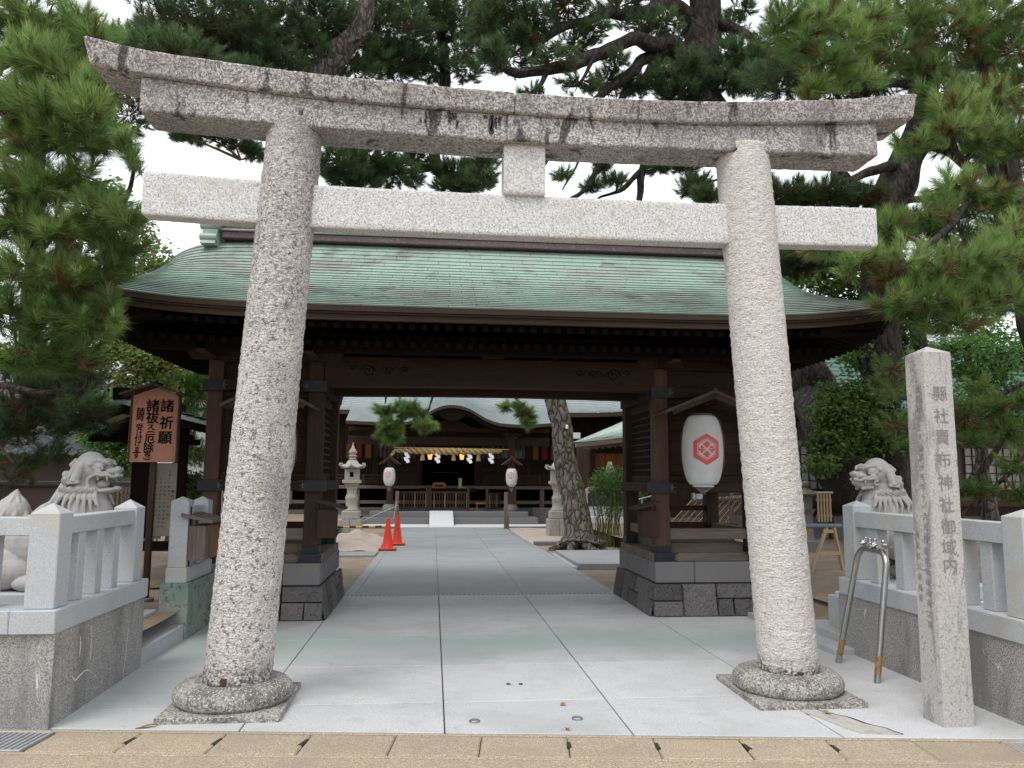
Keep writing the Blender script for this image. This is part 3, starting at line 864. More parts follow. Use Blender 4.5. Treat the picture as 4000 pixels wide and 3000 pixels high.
# heaps of sand on the left of the path
def heap_z(x, y):
    d = math.exp(-((x+1.75)**2/.45+(y-19.0)**2/1.6))*.32 + math.exp(-((x+1.7)**2/.25+(y-17.6)**2/.25))*.13
    return -.045 + d*(1+.5*mnoise.noise(Vector((x*3, y*3, 1)))) + .02*mnoise.noise(Vector((x*9, y*9, 4)))
relief('sand_heap', -2.6, -1.12, 17.05, 22.5, heap_z, Mt['pale_sand'], .07, kind='stuff')
relief('sand_strip', 2.4, 6.0, 19.2, 25.35, lambda x, y: -.02+.015*mnoise.noise(Vector((x*2, y*2, 0))), Mt['pale_sand'], .12, kind='stuff')
relief('moss_patch', -3.3, -2.62, 9.6, 11.5, lambda x, y: .275+.015*mnoise.noise(Vector((x*5, y*5, 0))), Mt['moss'], .08, kind='stuff')

# -- small things on the forecourt
for (x, y, lb) in ((.293, 5.234, 'round steel survey stud in the front paving beside the middle joint'), (.962, 5.24, 'round steel survey stud in the front paving, the one nearer the right pillar')):
    o = MB().lathe([(.036, 0.0), (.036, .007), (.030, .012), (.008, .0125)], x, y, 20).build('ground_stud', Mt['steel'], None, smooth=.6)
    tag(o, lb, 'ground stud', 'steel studs in the paving')
for (x, y, lb) in ((.597, 6.134, 'small dark bolt hole in the middle slab, left one of the pair'), (.691, 6.127, 'small dark bolt hole in the middle slab, right one of the pair')):
    o = MB().lathe([(.018, .0), (.018, .004), (.012, .005), (.011, .002)], x, y, 10).build('bolt_socket', Mt['slot'], None)
    tag(o, lb, 'bolt socket', 'bolt sockets in the paving')
# cracked mortar patch
cr = MB(); top = [(2.50, 5.28), (2.62, 5.30), (2.66, 5.22), (2.74, 5.12), (2.78, 4.98), (2.86, 4.88), (2.90, 4.76), (2.66, 4.80), (2.60, 4.95), (2.56, 5.12)]
cr.prism(top, 'z', .0, .0065); cr.build('mortar_patch', Mt['patch'], bed)
ckp = [(2.62, 5.304), (2.67, 5.225), (2.745, 5.13), (2.79, 4.99), (2.865, 4.885), (2.905, 4.765)]
ck = MB()
for a_, b_ in zip(ckp, ckp[1:]):
    mid = ((a_[0]+b_[0])/2+rnd.uniform(-.012, .012), (a_[1]+b_[1])/2)
    for p_, q_ in ((a_, mid), (mid, b_)): ck.prism([(p_[0]-.005, p_[1]), (q_[0]-.005, q_[1]), (q_[0]+.005, q_[1]), (p_[0]+.005, p_[1])], 'z', 0, .0075)
ck.build('crack', Mt['slot'], bed)
def leafbit(x, y, z, r, material, name, label, cat):
    m_ = MB(); a = rnd.uniform(0, 6.28)
    pts = []
    for k in range(6):
        t = k/5; w_ = math.sin(PI*t)*.018
        for s_ in (-1, 0, 1):
            px = (t-.5)*r; py = s_*w_
            pts.append((x+px*math.cos(a)-py*math.sin(a), y+px*math.sin(a)+py*math.cos(a), z+.004+abs(s_)*.007+.006*math.sin(t*5)))
    fs = []
    for k in range(5):
        for s_ in (0, 1): b = k*3+s_; fs.append((b, b+1, b+4, b+3))
    m_.add(pts, fs)
    o = m_.build(name, material); tag(o, label, cat); return o
leafbit(-1.74, 5.27, .002, .13, Mt['leaf_dead'], 'fallen_leaf', 'curled orange dead leaf beside the corner of the left plinth', 'leaf')
leafbit(2.64, 5.2, .008, .06, Mt['leaf_dead'], 'fallen_leaf', 'tiny brown dead leaf on the mortar patch by the right plinth', 'leaf')
leafbit(.92, 5.55, .002, .05, Mt['leaf_dead'], 'fallen_leaf', 'tiny pale brown leaf on the middle slabs behind a steel stud', 'leaf')
leafbit(.86, 5.02, .002, .05, Mt['leaf_dead'], 'fallen_leaf', 'tiny tan leaf at the slab edge next to the kerb', 'leaf')
# loose pine needles
mb = MB()
for i in range(170):
    x = rnd.uniform(-2.2, 3.7); y = rnd.uniform(5.1, 10.4); a = rnd.uniform(0, PI) ; l = rnd.uniform(.03, .075)
    dx, dy = math.cos(a)*l, math.sin(a)*l; nx, ny = -math.sin(a)*.0013, math.cos(a)*.0013
    mb.add([(x-nx, y-ny, .004), (x+dx-nx, y+dy-ny, .0045), (x+dx+nx, y+dy+ny, .0045), (x+nx, y+ny, .004)], [(0, 1, 2, 3)])
mb.build('fallen_needles', Mt['wood_pale'], None, kind='stuff')

# =================================================================== TORII
torii = thing('stone_gateway', 'tall weathered granite shrine gateway with two round leaning pillars', 'shrine gateway', (.645, 5.74, 0))
def pillar(x0, r0, x1, r1, z1, m):
    mb = MB(); n = 84; H = 250; rings = []
    for i in range(H+1):
        t = i/H; z = .17+(z1-.17)*t; cx = x0+(x1-x0)*t; r = r0+(r1-r0)*t
        rings.append([(cx+math.cos(2*PI*k/n)*r, 5.73+math.sin(2*PI*k/n)*r, z) for k in range(n)])
    mb.loft(rings)
    roughen(mb, .0055, 19, 0, (1, 1, 1.6), .005, 2.2)
    return mb.build('pillar', m, torii, smooth=2.5)
pl = pillar(-1.311, .228, -1.075, .200, 4.17, Mt['pillar_dark']); pl['label'] = 'left pillar streaked with dark lichen'
pr = pillar(2.633, .213, 2.392, .205, 4.15, Mt['pillar']); pr['label'] = 'cleaner right pillar of pale hammered granite'
for cx, m in ((-1.335, 'ring'), (2.62, 'ring')):
    mb = MB(); prof = [(.22, .03), (.36, .035), (.385, .06), (.392, .095), (.385, .13), (.355, .16), (.30, .178), (.25, .182), (.235, .175), (.20, .17)]
    P2 = []
    for i in range(len(prof)-1):
        for j in range(4): t = j/4; P2.append((prof[i][0]+(prof[i+1][0]-prof[i][0])*t, prof[i][1]+(prof[i+1][1]-prof[i][1])*t))
    mb.lathe(P2, cx, 5.735, 120); roughen(mb, .004, 14, 0, (1, 1, 1), .002, 3)
    mb.build('base_ring', Mt[m], torii, smooth=2.5)
    mb = MB().box(cx-.388, cx+.388, 5.32, 6.16, -.03, .042, .008)
    mb.build('plinth', Mt[m], torii)
MB().box(-1.37, -1.33, 5.49, 5.52, .182, .23, .003).build('wedge', Mt['wedge'], torii)
MB().box(2.60, 2.64, 5.50, 5.53, .182, .20, .003).build('wedge', Mt['wedge'], torii)

def stone_beam(name, x0, x1, top, bot, yf_top, yf_bot, yb_top, yb_bot, m, amp=.004, label=None, skew0=0, skew1=0, nx=None, edge=.007):
    """beam along X; top/bot: z as function of x; skewed ends lean outwards at the top"""
    mb = MB(); nx = nx or max(6, int((x1-x0)/.026)); rings = []
    NV, NH = 14, 12
    for i in range(nx+1):
        u = i/nx; x = x0+(x1-x0)*u; zt = top(x); zb = bot(x); ring = []
        def pt(y, z):
            k = (z-zb)/(zt-zb); sk = (skew0*(1-u)**3 + skew1*u**3)*k
            return (x+sk, y, z)
        e = edge
        for j in range(NV+1):
            t = j/NV; z = zb+e+(zt-zb-2*e)*t; ring.append(pt(yf_bot+(yf_top-yf_bot)*t, z))
        for j in range(1, NH):
            t = j/NH; ring.append(pt(yf_top+e+(yb_top-yf_top-2*e)*(t-1/NH)*NH/(NH-2), zt))
        for j in range(NV+1):
            t = 1-j/NV; z = zb+e+(zt-zb-2*e)*t; ring.append(pt(yb_bot+(yb_top-yb_bot)*t, z))
        for j in range(1, NH):
            t = 1-j/NH; ring.append(pt(yf_bot+e+(yb_bot-yf_bot-2*e)*(t-1/NH)*NH/(NH-2), zb))
        rings.append(ring[::-1])
    mb.loft(rings)
    # bevel the ends slightly by pulling the end rings in
    n = len(rings[0])
    for ri in (0, nx):
        cxx = sum(p[1] for p in rings[ri])/n; czz = sum(p[2] for p in rings[ri])/n
        for k in range(n):
            x, y, z = mb.v[ri*n+k]
            mb.v[ri*n+k] = (x, y+(cxx-y)*.04, z+(czz-z)*.04)
    roughen(mb, amp*.28, 12, 0, (1, 1, 1), amp*.8, 4.5)
    o = mb.build(name, m, torii, smooth=1.0)
    if label: o['label'] = label
    return o
kt = [(-2.524,4.665),(-2.144,4.584),(-1.662,4.527),(-.781,4.457),(.548,4.408),(1.902,4.418),(2.664,4.465),(3.138,4.507),(3.704,4.586)]
kb = [(-2.485,4.464),(-2.138,4.412),(-.779,4.303),(.563,4.268),(1.909,4.268),(3.146,4.337),(3.453,4.368),(3.743,4.403)]
sbt = [(-2.146,4.155),(-1.173,4.106),(.486,4.062),(1.921,4.067),(3.433,4.089)]
ktf = lambda x: smooth_interp(kt, x); kbf = lambda x: smooth_interp(kb, x); sbf = lambda x: smooth_interp(sbt, x)
stone_beam('top_lintel', -2.485, .552, ktf, kbf, 5.475, 5.51, 5.985, 5.95, Mt['old_granite'], .005, skew0=-.045)
stone_beam('top_lintel', .560, 3.715, lambda x: ktf(x)-.006, lambda x: kbf(x)-.004, 5.475, 5.51, 5.985, 5.95, Mt['old_granite'], .005, skew1=.02)
stone_beam('second_lintel', -2.146, .505, kbf, sbf, 5.56, 5.56, 5.90, 5.90, Mt['old_granite'], .0045)
stone_beam('lintel_key_block', .507, .748, lambda x: kbf(x)-.002, lambda x: sbf(x)+.002, 5.545, 5.545, 5.91, 5.91, Mt['old_granite'], .003)
stone_beam('second_lintel', .750, 3.435, kbf, sbf, 5.56, 5.56, 5.90, 5.90, Mt['old_granite'], .0045)
nt_ = lambda x: smooth_interp([(-2.125,3.747),(-.777,3.693),(1.947,3.681),(3.456,3.70)], x)
nb_ = lambda x: smooth_interp([(-2.121,3.421),(-.767,3.372),(1.94,3.364),(3.452,3.386)], x)
stone_beam('tie_beam', -2.123, -1.22, nt_, nb_, 5.66, 5.66, 5.80, 5.80, Mt['pale_granite'], .0028)
stone_beam('tie_beam', -1.02, 2.36, nt_, nb_, 5.66, 5.66, 5.80, 5.80, Mt['pale_granite'], .0028)
stone_beam('tie_beam', 2.55, 3.455, nt_, nb_, 5.66, 5.66, 5.80, 5.80, Mt['pale_granite'], .0028)
stone_beam('centre_strut', .488, .802, lambda x: 4.07, lambda x: 3.672, 5.62, 5.62, 5.84, 5.84, Mt['pale_granite'], .0025)

# =================================================================== FENCED GRANITE WALLS
def post(mb, x0, x1, y0, y1, z0, z1, cap=.045):
    mb.box(x0, x1, y0, y1, z0, z1, .006)
    cx, cy = (x0+x1)/2, (y0+y1)/2; e = .002
    mb.add([(x0+e, y0+e, z1-.004), (x1-e, y0+e, z1-.004), (x1-e, y1-e, z1-.004), (x0+e, y1-e, z1-.004), (cx, cy, z1+cap)], [(0, 1, 4), (1, 2, 4), (2, 3, 4), (3, 0, 4)])
    return mb
fl = thing('granite_fence', 'low granite fence with square posts on a stained wall, left of the gateway', 'fence', (-2.45, 5.6, 0))
MB().prism([(-2.33, 5.285), (-2.355, 6.89), (-2.62, 6.89), (-2.62, 5.56), (-6.5, 5.98), (-6.5, 5.72)], 'z', -.05, .57).build('base_wall', Mt['wall_granite'], fl)
MB().box(-2.60, -2.325, 5.262, 6.87, .57, .715, .006).build('sill', Mt['rail_granite'], fl)
FA = -.11
def LW(x0, x1, y0, y1, z0, z1, c=.006, mb=None):
    m = Matrix.Rotation(math.atan(FA), 4, 'Z'); m.translation = Vector((-2.60, 5.262, 0))
    return (mb or MB()).box(x0, x1, y0, y1, z0, z1, c, m)
LW(-3.9, -.003, 0.0, .26, .57, .715).build('sill', Mt['rail_granite'], fl)
post(MB(), -2.545, -2.362, 5.31, 5.50, .715, 1.315, .06).build('post', Mt['rail_granite'], fl)
post(MB(), -2.535, -2.355, 6.60, 6.78, .715, 1.305, .06).build('post', Mt['rail_granite'], fl)
for y in (5.66, 5.96, 6.26): MB().box(-2.50, -2.385, y, y+.11, .715, 1.18, .005).build('baluster', Mt['rail_granite'], fl)
MB().box(-2.505, -2.375, 5.50, 6.60, 1.17, 1.285, .005).build('top_rail', Mt['rail_granite'], fl)
for i, x in enumerate((-.18, -.52, -.86, -1.45, -1.79, -2.13)): LW(x-.11, x, .07, .18, .715, 1.18).build('baluster', Mt['rail_granite'], fl)
LW(-1.20, .06, .06, .19, 1.17, 1.285).build('top_rail', Mt['rail_granite'], fl)
mb = LW(-1.36, -1.18, .04, .22, .715, 1.31); mb.build('post', Mt['rail_granite'], fl)
LW(-3.5, -1.36, .06, .19, 1.17, 1.285).build('top_rail', Mt['rail_granite'], fl)

f2 = thing('granite_fence', 'short granite fence end on a green-stained wall, by the left gate cabin', 'fence', (-2.45, 8.4, 0))
MB().prism([(-2.335, 8.0), (-2.335, 8.92), (-2.66, 8.92), (-2.60, 8.0)], 'z', -.05, .525).build('base_wall', Mt['mossy_wall'], f2)
MB().box(-2.565, -2.37, 8.03, 8.915, .525, .67, .005).build('sill', Mt['rail_granite'], f2)
post(MB(), -2.555, -2.385, 8.04, 8.22, .67, 1.315, .04).build('post', Mt['rail_granite'], f2)
post(MB(), -2.54, -2.37, 8.66, 8.84, .67, 1.30, .045).build('post', Mt['rail_granite'], f2)
MB().box(-2.50, -2.41, 8.22, 8.66, 1.14, 1.255, .005).build('top_rail', Mt['rail_granite'], f2)
MB().box(-2.50, -2.41, 8.39, 8.49, .67, 1.14, .005).build('baluster', Mt['rail_granite'], f2)
# little wooden box fixed to it
bx = thing('offering_box', 'small weathered wooden box with a sloping lid, fixed to the short granite fence', 'wooden box', (-2.3, 8.25, .75))
MB().box(-2.38, -2.22, 8.06, 8.52, .735, 1.07, .004).build('body', Mt['wood_grey_v'], bx)
mb = MB().add([(-2.44, 8.0, 1.16), (-2.44, 8.58, 1.16), (-2.14, 8.58, 1.10), (-2.14, 8.0, 1.10), (-2.44, 8.0, 1.195), (-2.44, 8.58, 1.195), (-2.14, 8.58, 1.125), (-2.14, 8.0, 1.125)], [(3, 2, 1, 0), (4, 5, 6, 7), (0, 1, 5, 4), (1, 2, 6, 5), (2, 3, 7, 6), (3, 0, 4, 7)])
mb.build('lid', Mt['wood_grey'], bx)
MB().box(-2.222, -2.205, 8.40, 8.50, .76, 1.06, .002).build('front_slat', Mt['cedar_orange'], bx)
MB().box(-2.43, -2.385, 8.10, 8.16, .62, 1.26, .004).build('back_post', Mt['wood_grey_v'], bx)

sl = thing('stone_steps', 'two pale granite steps in the opening of the left granite fence', 'steps', (-2.4, 7.4, 0))
MB().box(-2.85, -2.36, 6.90, 8.0, -.03, .14, .006).build('step', Mt['rail_granite'], sl)
MB().box(-2.80, -2.62, 6.90, 8.0, .0, .285, .006).build('step', Mt['rail_granite'], sl)

fr = thing('granite_fence', 'granite fence with broad balusters behind the inscribed stone pillar, right of the gateway', 'fence', (3.95, 6, 0))
MB().prism([(3.79, 4.60), (3.79, 7.14), (4.08, 7.14), (4.08, 4.55)], 'z', -.05, .515).build('base_wall', Mt['wall_granite'], fr)
MB().prism([(4.08, 4.85), (4.08, 4.56), (8, 4.12), (8, 4.41)], 'z', -.05, .515).build('base_wall', Mt['wall_granite'], fr)
MB().box(3.775, 4.05, 4.56, 7.10, .515, .665, .006).build('sill', Mt['rail_granite'], fr)
post(MB(), 3.815, 3.995, 6.86, 7.05, .665, 1.325, .045).build('post', Mt['rail_granite'], fr)
post(MB(), 3.815, 3.995, 4.79, 4.985, .665, 1.325, .045).build('post', Mt['rail_granite'], fr)
MB().box(3.83, 3.96, 4.985, 6.86, 1.135, 1.275, .005).build('top_rail', Mt['rail_granite'], fr)
for y in (6.56, 6.18, 5.79, 5.42, 5.14): MB().box(3.85, 3.955, y, y+.12, .665, 1.135, .005).build('baluster', Mt['rail_granite'], fr)
def RW(x0, x1, y0, y1, z0, z1):
    m = Matrix.Rotation(math.atan(-.112), 4, 'Z'); m.translation = Vector((4.0, 4.57, 0)); return MB().box(x0, x1, y0, y1, z0, z1, .006, m)
RW(.06, 4.0, .0, .27, .515, .665).build('sill', Mt['rail_granite'], fr)
RW(.0, 3.9, .08, .2, 1.136, 1.275).build('top_rail', Mt['rail_granite'], fr)
for k in range(10):
    (RW(.25+k*.36, .37+k*.36, .08, .2, .665, 1.135) if k % 4 != 3 else RW(.22+k*.36, .40+k*.36, .06, .24, .665, 1.34)).build('baluster' if k % 4 != 3 else 'post', Mt['rail_granite'], fr)
sr = thing('stone_steps', 'pale granite steps at the far end of the right granite fence', 'steps', (3.9, 7.5, 0))
MB().box(3.80, 4.15, 7.15, 7.93, -.03, .13, .006).build('step', Mt['rail_granite'], sr)
MB().box(3.93, 4.5, 7.15, 7.62, .0, .43, .006).build('step', Mt['rail_granite'], sr)
MB().box(3.60, 3.80, 6.9, 8.85, -.03, .055, .006).build('step', Mt['rail_granite'], sr)

# =================================================================== GUARDIAN LIONS
def lion(name, label, base, flip, open_mouth, S_=1.0):
    """carved seated lion-dog; profile drawn in side view, built as one continuous stone body"""
    t = thing(name, label, 'lion statue', base, None)
    sx = -1 if flip else 1; mb = MB()
    bx_, by_, bz_ = base
    def PB(x, z, y=0): return (bx_+sx*x, by_+y, bz_+z)
    P = PB
    def E(x, z, rx, rz, ry, y=0, rot=0):
        m = Matrix.Rotation(-sx*rot, 3, 'Y')
        mb.ball(PB(x, z, y), (rx, ry, rz), 18, 12, m)
    def T(pts, rad, n=8): mb.tube([PB(*p) for p in pts], rad, n)
    # coordinates: x forward, z up from the lion's feet; head top at 1.12
    E(-.24, .34, .30, .25, .20); E(-.04, .44, .27, .27, .19, rot=.4); E(.14, .55, .18, .27, .17); E(.24, .52, .13, .24, .155)
    E(-.38, .20, .24, .19, .24); E(-.36, .14, .20, .13, .10, .17); E(-.36, .14, .20, .13, .10, -.17)
    for s_ in (-1, 1):
        T([(.22, .50, .10*s_), (.27, .30, .12*s_), (.28, .10, .12*s_), (.28, .04, .12*s_)], [.10, .075, .065, .07])
        E(.33, .05, .10, .06, .075, .12*s_); E(-.14, .06, .14, .065, .08, .2*s_)
        for q in (-.03, 0, .03): E(.40, .04, .035, .035, .02, .12*s_+q)
    E(.16, .70, .15, .17, .135); E(.125, .80, .12, .13, .112)     # neck
    hx = .10; K_ = .72; KZ = .80; P0, E0, T0 = P, E, T
    def P(x, z, y=0): return P0(.43+(x-.43)*K_, 1.105+(z-1.105)*KZ, y*.80)
    def E(x, z, rx, rz, ry, y=0, rot=0): E0(.43+(x-.43)*K_, 1.105+(z-1.105)*KZ, rx*K_, rz*KZ, ry*.80, y*.80, rot)
    def T(pts, rad, n=8): mb.tube([P(*p) for p in pts], rad*K_ if not hasattr(rad, '__len__') else [r*K_ for r in rad], n)
    E(hx-.03, .935, .175, .165, .14)                  # skull
    E(hx-.09, .89, .14, .17, .135)
    E(hx+.10, .975, .10, .055, .13, rot=.15)          # brow bulk
    for s_ in (-1, 1):
        T([(hx+.03, .995, .10*s_), (hx+.10, 1.012, .115*s_), (hx+.175, .99, .10*s_), (hx+.205, .965, .07*s_)], [.022, .03, .026, .014])
        E(hx+.105, .945, .052, .036, .03, .115*s_)    # eyeball
        T([(hx+.045, .935, .13*s_), (hx+.10, .905, .135*s_), (hx+.16, .925, .115*s_)], [.010, .014, .010])
        E(hx+.015, .965, .024, .024, .02, .135*s_)    # curl behind the eye
    # snout, upper lip
    E(hx+.20, .895, .095, .05, .095); E(hx+.265, .91, .045, .043, .06)
    for s_ in (-1, 1): E(hx+.285, .915, .026, .024, .024, .036*s_)
    for s_ in (-1, 1):
        lip = [(hx+.04, .845, .13*s_), (hx+.09, .868, .135*s_), (hx+.14, .855, .125*s_), (hx+.20, .862, .11*s_), (hx+.25, .84, .085*s_), (hx+.30, .858, .03*s_)]
        T(lip, [.016, .02, .02, .022, .02, .018])
        T([(hx+.02, .87, .14*s_), (hx+.08, .895, .14*s_), (hx+.15, .885, .13*s_), (hx+.22, .89, .11*s_)], [.008, .012, .012, .008])
    if open_mouth:
        E(hx+.12, .695, .17, .035, .095, rot=.12); E(hx+.27, .722, .045, .028, .06)
        for s_ in (-1, 1):
            T([(hx+.05, .85, .125*s_), (hx+.0, .82, .13*s_), (hx-.005, .77, .13*s_), (hx+.03, .715, .125*s_), (hx+.12, .695, .11*s_), (hx+.24, .712, .07*s_), (hx+.29, .735, .02*s_)], [.018, .02, .022, .022, .022, .018, .014])
        E(hx-.06, .80, .09, .11, .085)
    else:
        E(hx+.12, .80, .16, .055, .10); E(hx+.25, .815, .05, .035, .06)
        for s_ in (-1, 1):
            T([(hx+.03, .80, .13*s_), (hx+.07, .79, .135*s_), (hx+.10, .81, .13*s_), (hx+.08, .835, .135*s_), (hx+.05, .83, .14*s_)], .013)
            for q in range(4): E(hx+.10+q*.035, .765-.004*q, .022, .02, .02, (.10-.012*q)*s_)
    # ears hanging square-ended
    for s_ in (-1, 1):
        T([(hx-.06, .99, .10*s_), (hx-.085, .93, .15*s_), (hx-.105, .86, .165*s_), (hx-.125, .79, .17*s_)], [.03, .042, .046, .05])
        mb.beam(P(hx-.20, .775, .17*s_), P(hx-.06, .785, .185*s_), .032, .024, .006)
    # collar of curls
    for s_ in (-1, 1):
        for (x, z, r) in ((hx-.22, .80, .048), (hx-.245, .71, .05), (hx-.165, .695, .052), (hx-.075, .70, .056), (hx+.005, .70, .05), (hx+.07, .695, .042)):
            E(x, z, r, r, r*.75, .15*s_)
    for k in range(5):
        E(hx-.25+.0*k, .86-.0*k, .04, .04, .04, -.1+.05*k)
        E(hx-.20, 1.0-.02*abs(k-2), .03, .03, .03, -.08+.04*k)
    # mane locks over shoulder and chest
    E_h, T_h, P_h = E, T, P; E, T, P = E0, (lambda pts, rad, n=8: mb.tube([P0(*p) for p in pts], rad, n)), P0
    for s_ in (-1, 1):
        for (x0, x1, z1) in ((.02, -.05, .62), (.05, -.01, .56), (.09, .05, .58), (.13, .10, .52), (.165, .16, .57), (.20, .21, .54), (.235, .26, .60), (.26, .31, .66)):
            T([(x0, .79, .115*s_), ((x0+x1)/2-.01, .73, .143*s_), (x1-.01, .67, .158*s_), (x1+.01, z1, .168*s_)], [.014, .021, .015, .003])
        T([(.09, .98, .06*s_), (.03, .86, .07*s_), (-.06, .68, .09*s_), (-.2, .56, .1*s_)], [.035, .04, .04, .02])
    # tail: a flame-shaped bulb standing up behind the back
    E(-.41, .60, .13, .13, .12); E(-.42, .47, .11, .16, .11); E(-.36, .36, .12, .14, .1)
    T([(-.41, .68, 0), (-.40, .745, 0), (-.39, .79, 0)], [.085, .045, .006])
    for k in range(9):
        a = k*2*PI/9
        T([(-.41+.10*math.cos(a), .45, .10*math.sin(a)), (-.41+.13*math.cos(a+.35), .58, .12*math.sin(a+.35)), (-.41+.08*math.cos(a+.7), .69, .075*math.sin(a+.7)), (-.395, .775, 0)], [.02, .022, .018, .005], 6)
    E, T, P = E_h, T_h, P_h
    o = mb.build('body', Mt['lion'], t)
    rm = o.modifiers.new('fuse', 'REMESH'); rm.mode = 'VOXEL'; rm.voxel_size = .0048; rm.use_smooth_shade = True
    sm = o.modifiers.new('soften', 'SMOOTH'); sm.factor = .5; sm.iterations = 1
    # incised grooves on curls and locks: fine spiral ribs laid on top
    gr = MB()
    for s_ in (-1, 1):
        for (x, z, r) in ((hx-.22, .80, .048), (hx-.245, .71, .05), (hx-.165, .695, .052), (hx-.075, .70, .056), (hx+.005, .70, .05), (hx+.07, .695, .042)):
            for q in range(5):
                a0 = q*2*PI/5; pts = []
                for k in range(6):
                    rr = r*(.15+.16*k); aa = a0+k*.35
                    yy = .15*s_ + s_*r*.75*math.sqrt(max(0, 1-(rr/r)**2)) + s_*.003
                    pts.append(P(x+rr*math.cos(aa), z+rr*math.sin(aa), yy))
                gr.tube(pts, .0042, 5)
    gr.build('mane_curl_ribs', Mt['lion'], t, smooth=1, kind='stuff')
    if open_mouth:
        m2 = MB().ball(P(hx+.115, .765, 0), (.046, .07, .037), 18, 12); m2.build('mouth_ball', Mt['lion'], t, smooth=2)
    for s_ in (-1, 1):
        for (x, z, l) in (((hx+.10, .835, .04), (hx+.20, .835, .045)) if open_mouth else ((hx+.20, .83, .035),)):
            th = MB().tube([P(x, z+.01, .118*s_), P(x+.003, z-l*.5, .115*s_), P(x+.008, z-l, .108*s_)], [.0095, .0075, .002], 7)
            th.build('fang', Mt['lion'], t, smooth=1.5)
    px0, px1 = sorted((bx_-sx*.66, bx_+sx*.40))
    MB().box(px0, px1, by_-.32, by_+.32, bz_-.13, bz_, .01).build('plinth', Mt['rail_granite'], t)
    MB().box(px0-.04, px1+.04, by_-.36, by_+.36, .05, bz_-.132, .012).build('pedestal', Mt['pale_granite'], t)
    t.scale = (S_, S_, S_)
    return t
lion('lion_statue', 'carved stone guardian lion with open mouth holding a ball, behind the left granite fence', (-3.29, 7.5, .558), False, True, 1.103)
lion('lion_statue', 'carved stone guardian lion with closed mouth, behind the right granite fence', (4.69, 7.6, .555), True, False, 1.118)

# =================================================================== INSCRIBED PILLAR
def glyphs(items, place, name, material, parent, kind=None):
    """items: (char, u, v, size[, bold]); place(u, v) -> world point; one flat mesh of lettering"""
    mb = MB()
    for it in items:
        ch, u0, v0, size = it[:4]; bold = it[4] if len(it) > 4 else .012
        cu = bpy.data.curves.new('t', 'FONT'); cu.body = {'（': '(', '）': ')'}.get(ch, ch); cu.size = 1.0
        cu.resolution_u = 3
        ob = bpy.data.objects.new('t', cu)
        me = bpy.data.meshes.new_from_object(ob)
        if len(me.vertices):
            xs = [v.co.x for v in me.vertices]; ys = [v.co.y for v in me.vertices]
            cxm, cym = (min(xs)+max(xs))/2, (min(ys)+max(ys))/2
            st = [(0, 0)] if bold < .011 else [(0, 0)]+[(bold*math.cos(q*PI/3)*1.0, bold*math.sin(q*PI/3)*.8) for q in range(6)]
            for (ox, oy) in st:
                vs = []
                for v in me.vertices:
                    a, b = v.co.x-cxm+ox, v.co.y-cym+oy
                    if ch in '（）': a, b = b, -a
                    vs.append(place(u0+a*size, v0+b*size))
                mb.add(vs, [tuple(p.vertices) for p in me.polygons])
        bpy.data.objects.remove(ob); bpy.data.curves.remove(cu); bpy.data.meshes.remove(me)
    return mb.build(name, material, parent)

ob = thing('inscribed_pillar', 'tall square stone pillar with carved shrine name and dark stains, right of the gateway', 'stone pillar', (3.36, 4.98, 0))
def obx(z): return 0.006*(1-z/2.41)
mb = MB(); rings = []
for i in range(60):
    z = 2.415*i/59; e = .012*(1-i/59)
    x0, x1, y0, y1 = 3.256-e*.5, 3.459+e*.5, 4.885-e*.5, 5.085+e*.5; ring = []
    for (a, b, c_, d) in ((x0, y0, x1, y0), (x1, y0, x1, y1), (x1, y1, x0, y1), (x0, y1, x0, y0)):
        for k in range(10):
            t_ = k/10; t_ = .02 if k == 0 else t_
            ring.append((a+(c_-a)*t_, b+(d-b)*t_, z))
    rings.append(ring)
mb.loft(rings); roughen(mb, .0015, 20, 0, (1, 1, 1), .001, 3)
mb.build('shaft', Mt['obelisk'], ob, smooth=.8)
MB().add([(3.257, 4.886, 2.415), (3.458, 4.886, 2.415), (3.458, 5.084, 2.415), (3.257, 5.084, 2.415), (3.357, 4.985, 2.468)], [(0, 1, 4), (1, 2, 4), (2, 3, 4), (3, 0, 4)]).build('cap', Mt['obelisk'], ob)
front = lambda u, v: (3.357+u, 4.8815-.006*(1-v/2.41), v)
its = []
for ch, z in zip('縣社賣布神社御域内', (2.135, 1.985, 1.845, 1.695, 1.545, 1.40, 1.255, 1.125, 1.01)):
    its.append((ch, .005, z, .108, .004))
glyphs(its, front, 'front_inscription', Mt['engrave'], ob)
side = lambda u, v: (3.2525-.006*(1-v/2.41), 4.985-u, v)
its = []
for i, ch in enumerate('皇暦紀元二千六百十五年十一月吉日'): its.append((ch, .035, 2.17-i*.0655, .052, .004))
for i, ch in enumerate('白龍宮石材店為之建'): its.append((ch, .03, 1.165-i*.068, .05, .004))
for i, ch in enumerate('亀尾荒川老経書'): its.append((ch, -.055, 1.19-i*.068, .048, .004))
glyphs(its, side, 'side_inscription', Mt['engrave_side'], ob)

